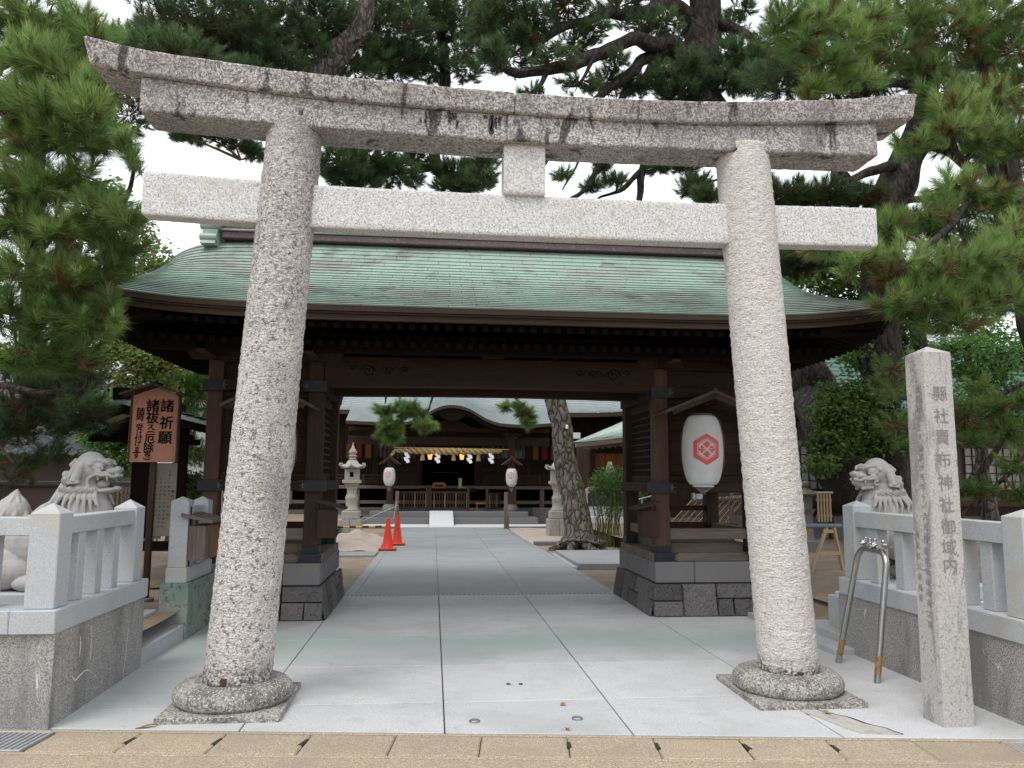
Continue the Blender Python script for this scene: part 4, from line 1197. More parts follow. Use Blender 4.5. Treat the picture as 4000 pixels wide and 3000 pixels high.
# =================================================================== STEEL BARRIER WITH BIRDS
bk = thing('steel_barrier', 'arched stainless steel barrier tube with taped feet, beside the right fence', 'barrier', (3.46, 6.3, 0))
base0, base1 = Vector((3.485, 6.62, .0)), Vector((3.443, 5.955, .0))
top0, top1 = Vector((3.655, 6.50, .985)), Vector((3.60, 5.99, .985))
def arc(p, q, r_, z_):
    return
path = [base0, base0.lerp(top0, .5), base0.lerp(top0, .86)]
cA, cB = top0, top1
d_in = (top1-top0).normalized(); up0 = (top0-base0).normalized(); up1 = (top1-base1).normalized(); r_ = .12
for k in range(1, 7):
    a = k/7*PI/2; path.append(cA - up0*r_*(1-math.sin(a)) + d_in*r_*(1-math.cos(a)))
path.append(cA+d_in*r_); path.append(cB-d_in*r_)
for k in range(1, 7):
    a = PI/2*(1-k/7); path.append(cB - up1*r_*(1-math.sin(a)) - d_in*r_*(1-math.cos(a)))
path += [cB-up1*r_, base1.lerp(top1, .5), base1]
MB().tube(path, .0245, 20).build('tube', Mt['steel'], bk, smooth=1)
for b_, t_ in ((base0, top0), (base1, top1)):
    MB().tube([b_.lerp(t_, .07), b_.lerp(t_, .205)], .0254, 20).build('rust_tape', Mt['rust'], bk, smooth=1)
def bird(t_, label, yaw, tilt=0.15, s=1.0):
    p = cA.lerp(cB, t_) + Vector((0, 0, .0245))
    t = thing('bird_figure', label, 'bird figure', tuple(p), 'silver bird figures on the barrier')
    m = Matrix.Rotation(yaw, 3, 'Z') @ Matrix.Rotation(-tilt, 3, 'Y')
    b = MB(); q = lambda x, y, z: tuple(p + m @ Vector((x*s, y*s, z*s)))
    b.ball(q(0, 0, .027), (.034*s, .023*s, .023*s), 14, 10, m); b.ball(q(.028, 0, .052), (.0165*s,)*3, 12, 8)
    b.tube([q(.043, 0, .052), q(.055, 0, .050)], [.005*s, .001], 6)
    b.tube([q(-.02, 0, .024), q(-.045, 0, .022), q(-.075, 0, .026)], [.015*s, .009*s, .006*s], 6)
    for s_ in (-1, 1): b.tube([q(.015, .021*s_, .034), q(-.01, .026*s_, .028), q(-.042, .016*s_, .024)], [.008*s, .011*s, .003*s], 6)
    b.tube([q(0, .008, .010), q(0, .008, -.002)], .003, 5); b.tube([q(0, -.008, .010), q(0, -.008, -.002)], .003, 5)
    o = b.build('body', Mt['steel'], t); r2 = o.modifiers.new('fuse', 'REMESH'); r2.mode = 'VOXEL'; r2.voxel_size = .0022; r2.use_smooth_shade = True
bird(.20, 'silver bird figure with a long tail, farthest left on the steel barrier', R(15))
bird(.42, 'silver bird figure huddled between two others on the steel barrier', R(60), .1)
bird(.58, 'silver bird figure upright at the right edge of the huddled three', R(30), .35)
bird(.93, 'silver bird figure sitting alone at the bend of the steel barrier', R(200), .25, 1.05)

# mineral bloom on the left wall and black lichen drips on the gateway lintel
def streak(pts, w, parent, material, name, nrm, dep=.0025):
    mb = MB(); P_ = [Vector(p) for p in pts]; n = Vector(nrm); out = []
    for i, p in enumerate(P_):
        d = (P_[min(i+1, len(P_)-1)]-P_[max(i-1, 0)]).normalized(); s_ = d.cross(n).normalized()*w*(.5+rnd.random()*.8)*(.35 if i in (0, len(P_)-1) else 1)
        out.append((p+s_+n*.0005, p-s_+n*.0005, p+s_*.5+n*dep, p-s_*.5+n*dep))
    for a, b in zip(out, out[1:]):
        mb.add([a[0], a[2], a[3], a[1], b[0], b[2], b[3], b[1]], [(0, 1, 5, 4), (1, 2, 6, 5), (2, 3, 7, 6)])
    return mb.build(name, material, parent, fix=True)
streak([(-2.337,5.474,0.298), (-2.337,5.544,0.267), (-2.337,5.634,0.204), (-2.337,5.687,0.215), (-2.337,5.768,0.235), (-2.337,5.827,0.227), (-2.337,5.917,0.178)], .006, fl, Mt['efflorescence'], 'mineral_streak', (1, 0, 0))
streak([(-2.335,5.824,0.527), (-2.335,5.845,0.446), (-2.336,5.846,0.368), (-2.337,5.854,0.289)], .006, fl, Mt['efflorescence'], 'mineral_streak', (1, 0, 0))
streak([(-2.335,5.660,0.482), (-2.336,5.680,0.418), (-2.337,5.672,0.350)], .006, fl, Mt['efflorescence'], 'mineral_streak', (1, 0, 0))
for (x, z0, z1, w) in ((-.08, 4.27, 4.13, .018), (-.03, 4.27, 4.19, .014), (.06, 4.265, 4.15, .016), (.11, 4.26, 4.18, .012), (.13, 4.2, 4.12, .010), (.40, 4.25, 4.09, .020), (.43, 4.24, 4.14, .016), (.455, 4.25, 4.20, .008), (.63, 4.25, 4.20, .008), (.35, 4.25, 4.21, .010), (-.12, 4.2, 4.14, .010)):
    for q in range(3):
        dx = rnd.uniform(-.02, .02); k = rnd.uniform(.4, 1)
        pts = [(x+dx+rnd.uniform(-.008, .008), 5.5545, z0+(z1-z0)*k*t_/5) for t_ in range(6)]
        streak(pts, w*rnd.uniform(.3, .8), torii, Mt['black_lichen'], 'lichen_drip', (0, -1, 0), .004)

# =================================================================== WOODEN GATE
GX = .675
gate = thing('wooden_gate', 'dark timber shrine gate with green copper roof and two raised side cabins', 'gate', (GX, 9.9, 0))
Y_E, Y_R, HW = 7.5, 9.9, 4.085
zc_pts = [(0, 4.53), (.2, 4.16), (.4, 3.86), (.6, 3.61), (.8, 3.395), (1.0, 3.20)]
def roofS(s, u):
    z = smooth_interp(zc_pts, u)
    a = abs(s)
    z += .20*(u**1.5)*a**5.5 - .22*((1-u)**1.2)*a**14
    hw = 3.93+.26*u**2.4
    return Vector((GX+s*hw, Y_R-(Y_R-Y_E)*u, z))
NR, NS = 24, 20
# roof deck under the sheets, then copper sheets course by course
mb = MB(); rings = []
for j in range(25):
    rings.append([tuple(roofS(-1+2*i/60, j/24)-Vector((0, 0, .02))) for i in range(61)])
mb.loft(rings, close=False, cap=False)
rings = []
for j in range(25):
    r = []
    for i in range(61):
        p = roofS(-1+2*i/60, j/24); p.y = 2*Y_R-p.y; p.z -= .02; r.append(tuple(p))
    rings.append(r)
b0 = MB().loft(rings, close=False, cap=False)
mb.build('roof_deck', Mt['copper'], gate, smooth=1)
b0.build('rear_roof_slope', Mt['copper'], gate, smooth=1)
upper = MB(); cnt = 0
for j in range(NR-1, -1, -1):
    u0, u1 = j/NR, (j+1)/NR
    off = (j % 3)/3.0
    e = [-1.0]; x = -1 + 2*(off if off > 0 else 1)/NS
    while x < .995: e.append(x); x += 2/NS
    e.append(1.0)
    for i in range(len(e)-1):
        s0, s1 = e[i], e[i+1]; K = 4 if abs(s0) < .7 and abs(s1) < .7 else 8
        m_ = MB(); g = .0006
        tt, bb, ll = [], [], []
        for k in range(K+1):
            s_ = s0+g+(s1-s0-2*g)*k/K
            a = roofS(s_, max(0, u0-.004)); b = roofS(s_, u1)
            tt.append(a+Vector((0, 0, .001))); bb.append(b+Vector((0, -.006, .014))); ll.append(b+Vector((0, .012, -.002)))
        vs = tt+bb+ll; n = K+1
        fs = [(k, n+k, n+k+1, k+1) for k in range(K)]+[(n+k, 2*n+k, 2*n+k+1, n+k+1) for k in range(K)]
        fs += [(0, 2*n, n), (K, n+K, 2*n+K)]
        if cnt < 300: m_.add(vs, fs); m_.build('copper_sheet', Mt['copper'], gate)
        else: upper.add(vs, fs)
        cnt += 1
upper.build('upper_copper_sheets', Mt['copper'], gate, kind='stuff')
# rolled seams (thin bright solder lines) where sheets butt
# ridge
def ridge(y0, y1, z0, z1, m, x0=-3.35, x1=3.75, c=.01):
    return MB().box(GX+x0, GX+x1-.2, y0, y1, z0, z1, c).build('ridge_course', m, gate)
ridge(9.72, 10.08, 4.50, 4.585, Mt['copper_brown']); ridge(9.69, 10.11, 4.588, 4.612, Mt['copper']); ridge(9.76, 10.04, 4.615, 4.69, Mt['copper_brown'])
ridge(9.73, 10.07, 4.693, 4.725, Mt['copper_brown']); ridge(9.78, 10.02, 4.728, 4.80, Mt['copper_brown']); ridge(9.70, 10.10, 4.803, 4.86, Mt['copper'])
for sgn in (-1, 1):
    cx = GX+sgn*3.47; m_ = MB()
    poly = [(9.60, 4.44), (9.66, 4.42), (9.72, 4.45), (9.70, 4.52), (9.66, 4.53), (9.66, 4.58), (9.72, 4.62), (9.72, 4.86), (9.80, 4.98), (10.0, 4.98), (10.08, 4.86), (10.08, 4.62), (10.14, 4.58), (10.14, 4.52), (10.10, 4.52), (10.08, 4.45), (10.14, 4.42), (10.20, 4.44), (10.24, 4.38), (9.56, 4.38)]
    m_.prism(poly, 'x', cx-.09, cx+.09)
    for z, r in ((4.64, .05), (4.74, .045), (4.83, .05)): m_.tube([(cx-.12, 9.70, z), (cx+.12, 9.70, z)], r, 12)
    m_.tube([(cx-.10, 9.62, 4.47), (cx+.10, 9.62, 4.47)], .05, 12)
    m_.build('ridge_end_ornament', Mt['copper'], gate, smooth=.8)
# eave boards following the curve
for nm, yo, zt, zb, dep in (('eave_board', 0, -.008, -.055, .20), ('eave_board', .018, -.058, -.078, .18), ('eave_board', .035, -.081, -.135, .16)):
    for side in (1, -1):
        rings = []
        for i in range(49):
            s_ = -1+2*i/48; p = roofS(s_, 1.0); y = Y_E+yo; yb = y+dep
            if side < 0: y, yb = 2*Y_R-y, 2*Y_R-yb
            rings.append([(p.x, y, p.z+zt), (p.x, yb, p.z+zt+.02), (p.x, yb, p.z+zb+.02), (p.x, y, p.z+zb)])
        MB().loft(rings).build(nm, Mt['fascia'], gate, fix=True)
# verges: barge boards with a small side eave below
for sgn in (-1, 1):
    rings = []
    for j in range(49):
        u = abs(1-2*j/48); p = roofS(sgn*1.0, u); y = p.y if j < 24 else 2*Y_R-p.y
        rings.append([(p.x, y, p.z-.012), (p.x+sgn*-.07, y, p.z-.012), (p.x-sgn*.07, y, p.z-.16-.04*(1-u)), (p.x, y, p.z-.16-.04*(1-u))])
    MB().loft(rings).build('barge_board', Mt['fascia'], gate, fix=True)
    xo = GX+sgn*4.06; xi = GX+sgn*3.3
    rings = []
    for j in range(25):
        t = j/24; y = 7.62+(12.18-7.62)*t; up = .13*abs(2*t-1)**5
        rings.append([(xo, y, 3.10+up), (xi, y, 3.42-.30*abs(2*t-1)**2), (xi, y, 3.36-.30*abs(2*t-1)**2), (xo, y, 3.05+up)])
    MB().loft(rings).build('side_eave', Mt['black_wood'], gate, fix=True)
    MB().prism([(8.3, 3.3), (9.9, 4.1), (11.5, 3.3)], 'x', xi, xi+sgn*.05).build('gable_wall', Mt['black_wood'], gate, fix=True)
# rafters, two tiers front and back, and at the sides
ra = None
def rafter_pos(x, y0, z0, y1, z1, w, h):
    return MB().beam((x, y0, z0), (x, y1, z1), w, h, .002)
n_r = 0
for i in range(66):
    s_ = -1+2*(i+.5)/66; x = GX+s_*4.02; up = .13*abs(s_)**5
    rafter_pos(x, 7.66, 3.035+up, 8.9, 3.29+up*.3, .055, .06).build('flying_rafter', Mt['black_wood'], gate)
    if abs(s_) < .93: rafter_pos(x, 8.24, 2.955+up*.5, 9.85, 3.33, .055, .065).build('rafter', Mt['black_wood'], gate)
for sgn in (-1, 1):
    for i in range(36):
        t = (i+.5)/36; y = 7.66+4.5*t; up = .12*abs(2*t-1)**5
        MB().beam((GX+sgn*4.04, y, 3.01+up), (GX+sgn*3.2, y, 3.30), .05, .055, .002).build('side_rafter', Mt['black_wood'], gate)
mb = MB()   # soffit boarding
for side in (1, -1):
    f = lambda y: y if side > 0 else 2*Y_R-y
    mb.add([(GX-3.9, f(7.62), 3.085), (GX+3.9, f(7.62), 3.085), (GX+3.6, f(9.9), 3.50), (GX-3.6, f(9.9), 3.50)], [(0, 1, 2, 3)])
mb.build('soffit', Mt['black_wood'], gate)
MB().box(GX-3.7, GX+3.7, 8.48, 8.62, 2.90, 3.03, .006).build('eave_purlin', Mt['black_wood'], gate)
MB().box(GX-3.7, GX+3.7, 11.18, 11.32, 2.90, 3.03, .006).build('eave_purlin', Mt['black_wood'], gate)
for y0 in (9.02, 10.55): MB().box(GX-3.3, GX+3.3, y0+.02, y0+.2, 3.06, 3.2, .006).build('wall_purlin', Mt['wood_h'], gate)

# cabins: stone base, posts, beams
def cabin(sgn):
    xi = GX+sgn*1.90; xo = GX+sgn*3.27      # inner and outer faces of the stone base top
    a, b = sorted((xi, xo))
    # battered base of irregular tuff stones
    def bat(z): return .065*(1-z/.36)
    Z1, Z2 = .36, .60
    # backing
    MB().prism([(a+.03, 9.06), (b-.03, 9.06), (b-.03, 10.72), (a+.03, 10.72)], 'z', -.05, .35).build('base_core', Mt['tuff'], gate)
    r_ = random.Random(3 if sgn > 0 else 8)
    def faceblocks(P, L, first):
        """irregular blocks on a face; P(t, z, d) -> point, d>0 proud"""
        t = 0
        while t < L-.05:
            w_ = min(r_.uniform(.30, .52), L-t)
            if L-t-w_ < .15: w_ = L-t
            split = r_.random() < .6
            zz = [0, r_.uniform(.15, .21), Z1] if split else [0, Z1]
            for k in range(len(zz)-1):
                parts = [(t, t+w_)]
                if split and w_ > .4 and r_.random() < .6:
                    mdd = t+w_*r_.uniform(.35, .65); parts = [(t, mdd), (mdd, t+w_)]
                for (p0, p1) in parts:
                    g = .004; j_ = [r_.uniform(-.018, .018) for _ in range(4)]
                    z0, z1 = zz[k]+g, zz[k+1]-g
                    if k > 0: pass
                    vs = [P(p0+g, z0, 0), P(p1-g, z0, 0), P(p1-g+j_[0]*.5, z1, 0), P(p0+g, z1, 0)]
                    d = r_.uniform(.0, .012)
                    vo = [P(p0+g+.008, z0+.006, .02+d), P(p1-g-.008, z0+.006, .02+d), P(p1-g-.008+j_[0]*.5, z1-.006, .02+d), P(p0+g+.008, z1-.006, .02+d)]
                    MB().add(vs+vo, [(4, 5, 6, 7), (0, 1, 5, 4), (1, 2, 6, 5), (2, 3, 7, 6), (3, 0, 4, 7)]).build('base_stone', Mt['tuff'], gate, fix=True)
            t += w_
    faceblocks(lambda t, z, d: (a-.05+t, 8.975-bat(z)-d+.02, z), (b-a)+.1, 1)
    if sgn > 0:
        faceblocks(lambda t, z, d: (a-.02-bat(z)-d+.02, 10.80-t, z), 1.83, 1)
    else:
        faceblocks(lambda t, z, d: (b+.02+bat(z)+d-.02, 8.97+t, z), 1.83, 1)
    # upper course of smooth long blocks
    xs = [a, a+(b-a)*.34, b] if sgn > 0 else [a, a+(b-a)*.7, b]
    for i in range(2): MB().box(xs[i]+.002, xs[i+1]-.002, 9.0, 9.3, Z1+.004, Z2, .01).build('course_stone', Mt['tuff_pale'], gate)
    ys = [9.303, 9.75, 10.3, 10.78]
    fx = (a, a+.3) if sgn > 0 else (b-.3, b)
    for i in range(3): MB().box(fx[0], fx[1], ys[i]+.002, ys[i+1]-.002, Z1+.004, Z2, .01).build('course_stone', Mt['tuff_pale'], gate)
    MB().box(a+.02, b-.02, 9.3, 10.76, Z1, Z2-.01, .01).build('course_stone', Mt['tuff_pale'], gate)
    # posts
    px = [GX+sgn*1.95, GX+sgn*2.125]; qx = [GX+sgn*3.08, GX+sgn*3.25]
    PY = [9.14, 10.55]
    for k, (p0, p1) in enumerate(((px[0], px[1]), (qx[0], qx[1]))):
        for y in PY:
            m_ = 'wood_red' if (k == 1 and sgn < 0 and y < 10) or (k == 0 and sgn > 0 and y < 10) else 'wood'
            MB().box(p0, p1, y, y+.18, .70, 3.12, .008).build('post', Mt[m_], gate)
            MB().box(p0-.008*sgn, p1+.008*sgn, y-.008, y+.188, .695, .775, .004).build('post_shoe', Mt['iron'], gate)
    # beams round the cabin: sill, low rail, waist beam, head beam
    def ring_beam(z0, z1, yf, m, proud, nm):
        x0, x1 = sorted((px[0]-sgn*proud, qx[1]+sgn*proud))
        MB().box(x0, x1, yf, yf+.17, z0, z1, .006).build(nm, Mt[m], gate)
        MB().box(x0+.012, x1-.012, 10.62-.02, 10.62+.12, z0, z1, .006).build(nm, Mt[m], gate)
        for (u0, u1) in ((px[0]-sgn*(proud-.004), px[0]+sgn*.13), (qx[1]+sgn*(proud-.004), qx[1]-sgn*.13)):
            MB().box(u0, u1, yf+.172, 10.60, z0, z1, .006).build(nm, Mt[m], gate)
    ring_beam(.60, .695, 9.08, 'wood_grey', .05, 'sill_beam')
    ring_beam(1.40, 1.515, 9.09, 'wood_h', .035, 'waist_beam')
    ring_beam(2.53, 2.65, 9.09, 'wood_h', .035, 'head_beam')
    x0, x1 = sorted((px[1], qx[0]))
    MB().box(x0, x1, 9.19, 9.25, .85, .975, .004).build('low_rail', Mt['wood_grey'], gate)
    MB().box(x0, x1, 10.60, 10.66, .85, .975, .004).build('low_rail', Mt['wood'], gate)
    MB().box(x0, x1, 10.60, 10.66, 1.13, 1.20, .004).build('low_rail', Mt['wood'], gate)
    for (u0, u1) in (px, qx): MB().box(u0+.05*sgn, u1-.05*sgn, 9.32, 10.55, .86, .97, .004).build('low_rail', Mt['wood_grey'], gate)
    MB().box(x0-.02, x1+.02, 9.3, 10.55, .66, .80, .004).build('floor_board', Mt['wood_grey'], gate)
    # iron bands with a pierced leaf ornament
    for (z0, z1) in ((2.53, 2.65), (1.40, 1.515), (.60, .695)):
        pr = .043
        for (e, inw) in ((px[0]-sgn*pr, sgn), (qx[1]+sgn*pr, -sgn)):
            zz0, zz1 = z0-.004, z1+.004; yf = 9.082 if z0 > 1 else 9.072
            L_ = .30; h = zz1-zz0
            pts = [(e, zz0), (e+inw*L_*.8, zz0), (e+inw*L_, zz0+h*.02), (e+inw*L_*.86, zz0+h*.2), (e+inw*L_*.80, zz0+h*.42), (e+inw*L_*.93, zz0+h*.5), (e+inw*L_*.80, zz0+h*.58), (e+inw*L_*.86, zz0+h*.8), (e+inw*L_, zz0+h*.98), (e+inw*L_*.8, zz1), (e, zz1)]
            MB().prism(pts, 'y', yf, yf+.006).build('iron_band', Mt['iron'], gate, fix=True)
            MB().box(e, e+inw*.006, yf+.002, yf+.24, zz0, zz1, .001).build('iron_band', Mt['iron'], gate)
            if z0 > 1:
                cx = e+inw*L_*.78; cz = (zz0+zz1)/2; o = MB()
                for (dx, dz) in ((0, .016), (0, -.016), (-inw*.018, 0)): o.lathe([(.010, 0), (.010, .003), (.004, .004)], 0, 0, 8); break
                o = MB()
                for (dx, dz, r__) in ((0, .017, .011), (0, -.017, .011), (inw*.0, 0, .012), (inw*.028, 0, .008)):
                    o.prism([(cx+dx+r__*math.cos(q*PI/4), cz+dz+r__*math.sin(q*PI/4)) for q in range(8)], 'y', yf-.003, yf+.001)
                o.build('leaf_ornament', Mt['verdigris_fit'], gate, kind='stuff')
    # wall panels
    for k in range(7):
        z0 = 1.60+k*.133
        MB().box(x0, x1, 9.235+.003*(k % 2), 9.26, z0, z0+.131, .003).build('wall_board', Mt['wood_h'], gate)
        for (u0, u1) in ((px, 0), (qx, 0)):
            pass
    MB().box(x0, x1, 9.18, 9.23, 1.518, 1.595, .004).build('panel_rail', Mt['wood_h'], gate)
    MB().box(x0, x1, 9.18, 9.23, 2.46, 2.528, .004).build('panel_rail', Mt['wood_h'], gate)
    for k in range(7):
        z0 = 1.60+k*.133
        xx = qx[1]-sgn*.06
        MB().box(xx, xx+sgn*.02, 9.32, 10.55, z0, z0+.131, .003).build('wall_board', Mt['wood'], gate)
        MB().box(x0, x1, 10.62, 10.64, z0, z0+.131, .003).build('wall_board', Mt['wood'], gate)
    MB().box(x0, x1, 9.33, 10.55, 2.50, 2.53, .003).build('ceiling_board', Mt['wood'], gate)
    # inner side lattice
    xx = px[0]+sgn*.07
    MB().box(xx, xx+sgn*.04, 9.32, 10.55, 1.518, 1.60, .003).build('lattice_rail', Mt['wood'], gate)
    MB().box(xx, xx+sgn*.04, 9.32, 10.55, 2.42, 2.528, .003).build('lattice_rail', Mt['wood'], gate)
    MB().box(xx+sgn*.08, xx+sgn*.09, 9.32, 10.55, 1.60, 2.42, .001).build('lattice_back', Mt['black'], gate)
    for k in range(9):
        MB().box(xx+sgn*.004, xx+sgn*.026, 9.33, 10.54, 1.66+k*.083, 1.685+k*.083, .002).build('lattice_bar', Mt['wood'], gate)
    for k in range(13):
        y = 9.40+k*.088
        MB().box(xx+sgn*.027, xx+sgn*.045, y, y+.02, 1.602, 2.418, .002).build('lattice_bar', Mt['wood'], gate)
    # upper wall over the head beam
    MB().box(x0, x1, 9.2, 9.24, 2.652, 3.06, .003).build('frieze_board', Mt['wood_h'], gate)
    MB().box(x0-.05, x1+.05, 9.12, 9.3, 2.86, 2.98, .006).build('upper_beam', Mt['wood_h'], gate)
    # bracket stacks on the posts
    for (u0, u1) in (px, qx):
        cx = (u0+u1)/2
        for y0, dy in ((9.23, -1), (10.64, 1)):
            MB().box(cx-.10, cx+.10, y0-.1, y0+.1, 3.0, 3.06, .01).build('bearing_block', Mt['wood'], gate)
            MB().prism([(cx-.30, 2.94), (cx-.25, 2.88), (cx+.25, 2.88), (cx+.30, 2.94), (cx+.30, 2.99), (cx-.30, 2.99)], 'y', y0+dy*.10, y0+dy*.18).build('bracket_arm', Mt['wood'], gate, fix=True)
            MB().beam((cx, y0, 2.93), (cx, y0+dy*.75, 2.93), .10, .10, .01).build('bracket_arm', Mt['wood'], gate)
cabin(-1); cabin(1)
# great carved beam across, and a second one behind it
for (y0, y1, z0, z1, nm) in ((9.10, 9.33, 2.60, 2.945, 'rainbow_beam'), (10.52, 10.70, 2.635, 2.96, 'rear_beam'), (9.82, 9.98, 2.56, 2.86, 'middle_beam')):
    mb = MB(); n = 40; rings = []
    for i in range(n+1):
        u = i/n; x = GX-1.94+3.88*u; b_ = .018*math.sin(PI*u); ed = .028*max(0, 1-min(u, 1-u)/.05)
        rings.append([(x, y0, z0+b_), (x, y1, z0+b_), (x, y1, z1-ed), (x, y0, z1-ed)])
    mb.loft(rings).build(nm, Mt['wood_h'], gate, fix=True)
sc_ = MB()   # carved swirls, cut as raised ribs
for sgn in (-1, 1):
    cx = GX+sgn*1.45; cz = 2.78
    for (ox, oz, r0, turns, dr_) in ((0, 0, .085, 1.6, 1), (-sgn*.24, .0, .06, 1.3, -1), (-sgn*.42, .02, .045, 1.2, 1), (sgn*.17, .03, .04, 1, -1)):
        pts = []
        for k in range(26):
            a = k/25*turns*2*PI; r = r0*(1-k/30)
            pts.append((cx+ox+dr_*sgn*r*math.cos(a), 9.099, cz+oz+r*math.sin(a)*.9))
        sc_.tube(pts, .006, 5)
    sc_.tube([(cx-sgn*.5+sgn*.02*k, 9.099, 2.80+.03*math.sin(k*.9)) for k in range(26)], .004, 5)
sc_.build('carved_swirls', Mt['black_wood'], gate, smooth=1, kind='stuff')
# frog-leg struts and brackets above the beam
for cx in (GX-.95, GX+.95):
    pts = [(-.30, 0), (-.24, .03), (-.16, .11), (-.10, .17), (.10, .17), (.16, .11), (.24, .03), (.30, 0), (.20, 0), (.10, .08), (0, .10), (-.10, .08), (-.20, 0)]
    MB().prism([(cx+a, 2.95+b) for a, b in pts], 'y', 9.14, 9.24).build('frog_leg_strut', Mt['wood_h'], gate, fix=True)
MB().prism([(GX-.12, 2.95), (GX+.12, 2.95), (GX+.2, 3.03), (GX-.2, 3.03)], 'y', 9.05, 9.25).build('bearing_block', Mt['wood_h'], gate, fix=True)
for dx in (-.26, 0, .26): MB().box(GX+dx-.07, GX+dx+.07, 9.06, 9.2, 3.035, 3.10, .01).build('bearing_block', Mt['wood_h'], gate)
for dx in (-1.55, -.48, .48, 1.55):
    MB().beam((GX+dx, 8.62, 3.02), (GX+dx*1.0, 9.15, 3.16), .04, .05, .004).build('stay', Mt['wood_h'], gate)
MB().box(GX-1.9, GX+1.9, 9.26, 9.29, 2.95, 3.5, .003).build('frieze_board', Mt['black_wood'], gate)
MB().box(GX-1.9, GX+1.9, 10.56, 10.60, 2.96, 3.5, .003).build('frieze_board', Mt['black_wood'], gate)

# =================================================================== LANTERNS ON THE GATE
def crest(place, r, m_out, parent, simple=False, mflower=None):
    """hexagon with a ring and a four-petalled flower; place(u, v) -> world point"""
    mb = MB()
    def hexp(R_, k):  # k subdivisions per side
        pts = []
        for i in range(6):
            a0, a1 = PI/2+i*PI/3, PI/2+(i+1)*PI/3
            for j in range(k):
                t = j/k; pts.append((R_*(math.cos(a0)*(1-t)+math.cos(a1)*t), R_*(math.sin(a0)*(1-t)+math.sin(a1)*t)))
        return pts
    def ring(Ro, Ri, rows=3):
        for q in range(rows):
            A = hexp(Ro+(Ri-Ro)*q/rows, 6); B = hexp(Ro+(Ri-Ro)*(q+1)/rows, 6); n = len(A)
            mb.add([place(*p) for p in A]+[place(*p) for p in B], [(i, (i+1) % n, n+(i+1) % n, n+i) for i in range(n)])
    ring(r, r*.70); ring(r*.64, r*.60, 1)
    for q in range(4):
        a = q*PI/2; pts = [(0, 0)]
        for k in range(13):
            t = -1+k/6; rr = r*(.47+.05*math.cos(t*5.2)) if abs(t) < .85 else r*.36
            aa = a+t*R(39); pts.append((rr*math.cos(aa)*(1), rr*math.sin(aa)))
        pts[0] = (r*.07*math.cos(a), r*.07*math.sin(a))
        mb.add([place(*p) for p in pts], [(0, i, i+1) for i in range(1, 13)])
    return mb.build('crest', m_out, parent)

def paper_lantern(name, label, group, cx, cy, z0, z1, rmax, mcrest, crest_ang, crest_z, crest_r, ribs, film=True, pxn=28, film_low=.08):
    t = thing(name, label, 'paper lantern', (cx, cy, z0), group)
    H = z1-z0; prof = []
    for i in range(ribs*2+1):
        u = i/(ribs*2); r = rmax*(.50+.50*min(1, (math.sin(PI*min(max(u, .0), 1))**.40)))
        r += (.006 if i % 2 else -.0)*(rmax/.22)
        prof.append((r, z0+H*u))
    MB().lathe(prof, cx, cy, pxn).build('paper_body', Mt['paper'], t, smooth=3)
    MB().lathe([(rmax*.48, z0-.02), (rmax*.51, z0-.02), (rmax*.51, z0+.006), (rmax*.48, z0+.006)], cx, cy, pxn, cap=False).build('bottom_ring', Mt['paper'], t)
    MB().lathe([(rmax*.48, z1-.006), (rmax*.51, z1-.006), (rmax*.51, z1+.02), (rmax*.48, z1+.02)], cx, cy, pxn, cap=False).build('top_ring', Mt['rubber'], t)
    def rad(z):
        u = min(max((z-z0)/H, .02), .98); return rmax*(.50+.50*min(1, math.sin(PI*u)**.40))+.004*(rmax/.22)
    def place(u, v):
        z = crest_z+v; r = rad(z)+.002; a = -PI/2+crest_ang+u/r
        return (cx+r*math.cos(a), cy+r*math.sin(a), z)
    crest(place, crest_r, mcrest, t)
    if film:
        pf = [(.02, z0-film_low-.03), (.035, z0-film_low), (rmax*.5, z0-.01), (rmax*.83, z0+H*.10), (rmax*1.05, z0+H*.3), (rmax*1.06, z0+H*.7), (rmax*.9, z0+H*.93), (rmax*.6, z1+.02)]
        mb = MB(); n = 48; b = 0
        for k in range(len(pf)):
            for q in range(n):
                a = 2*PI*q/n; r = pf[k][0]*(1+.03*math.cos(q*5.1*PI/3))
                mb.v.append((cx+r*math.cos(a), cy+r*math.sin(a), pf[k][1]))
        for k in range(len(pf)-1):
            for q in range(n): mb.f.append((k*n+q, k*n+(q+1) % n, (k+1)*n+(q+1) % n, (k+1)*n+q))
        mb.build('plastic_cover', Mt['film'], t, smooth=3)
        pl_ = MB()
        for q in range(14):
            a = 2*PI*q/14+.2; r0, r1 = .022, rmax*.86
            pl_.tube([(cx+r0*math.cos(a), cy+r0*math.sin(a), z0-film_low+.0), (cx+r1*.55*math.cos(a), cy+r1*.55*math.sin(a), z0-.02), (cx+r1*math.cos(a+.1), cy+r1*math.sin(a+.1), z0+H*.12)], [.004, .003, .001], 4, cap=False)
        pl_.build('gathered_pleats', Mt['film'], t, kind='stuff')
    return t
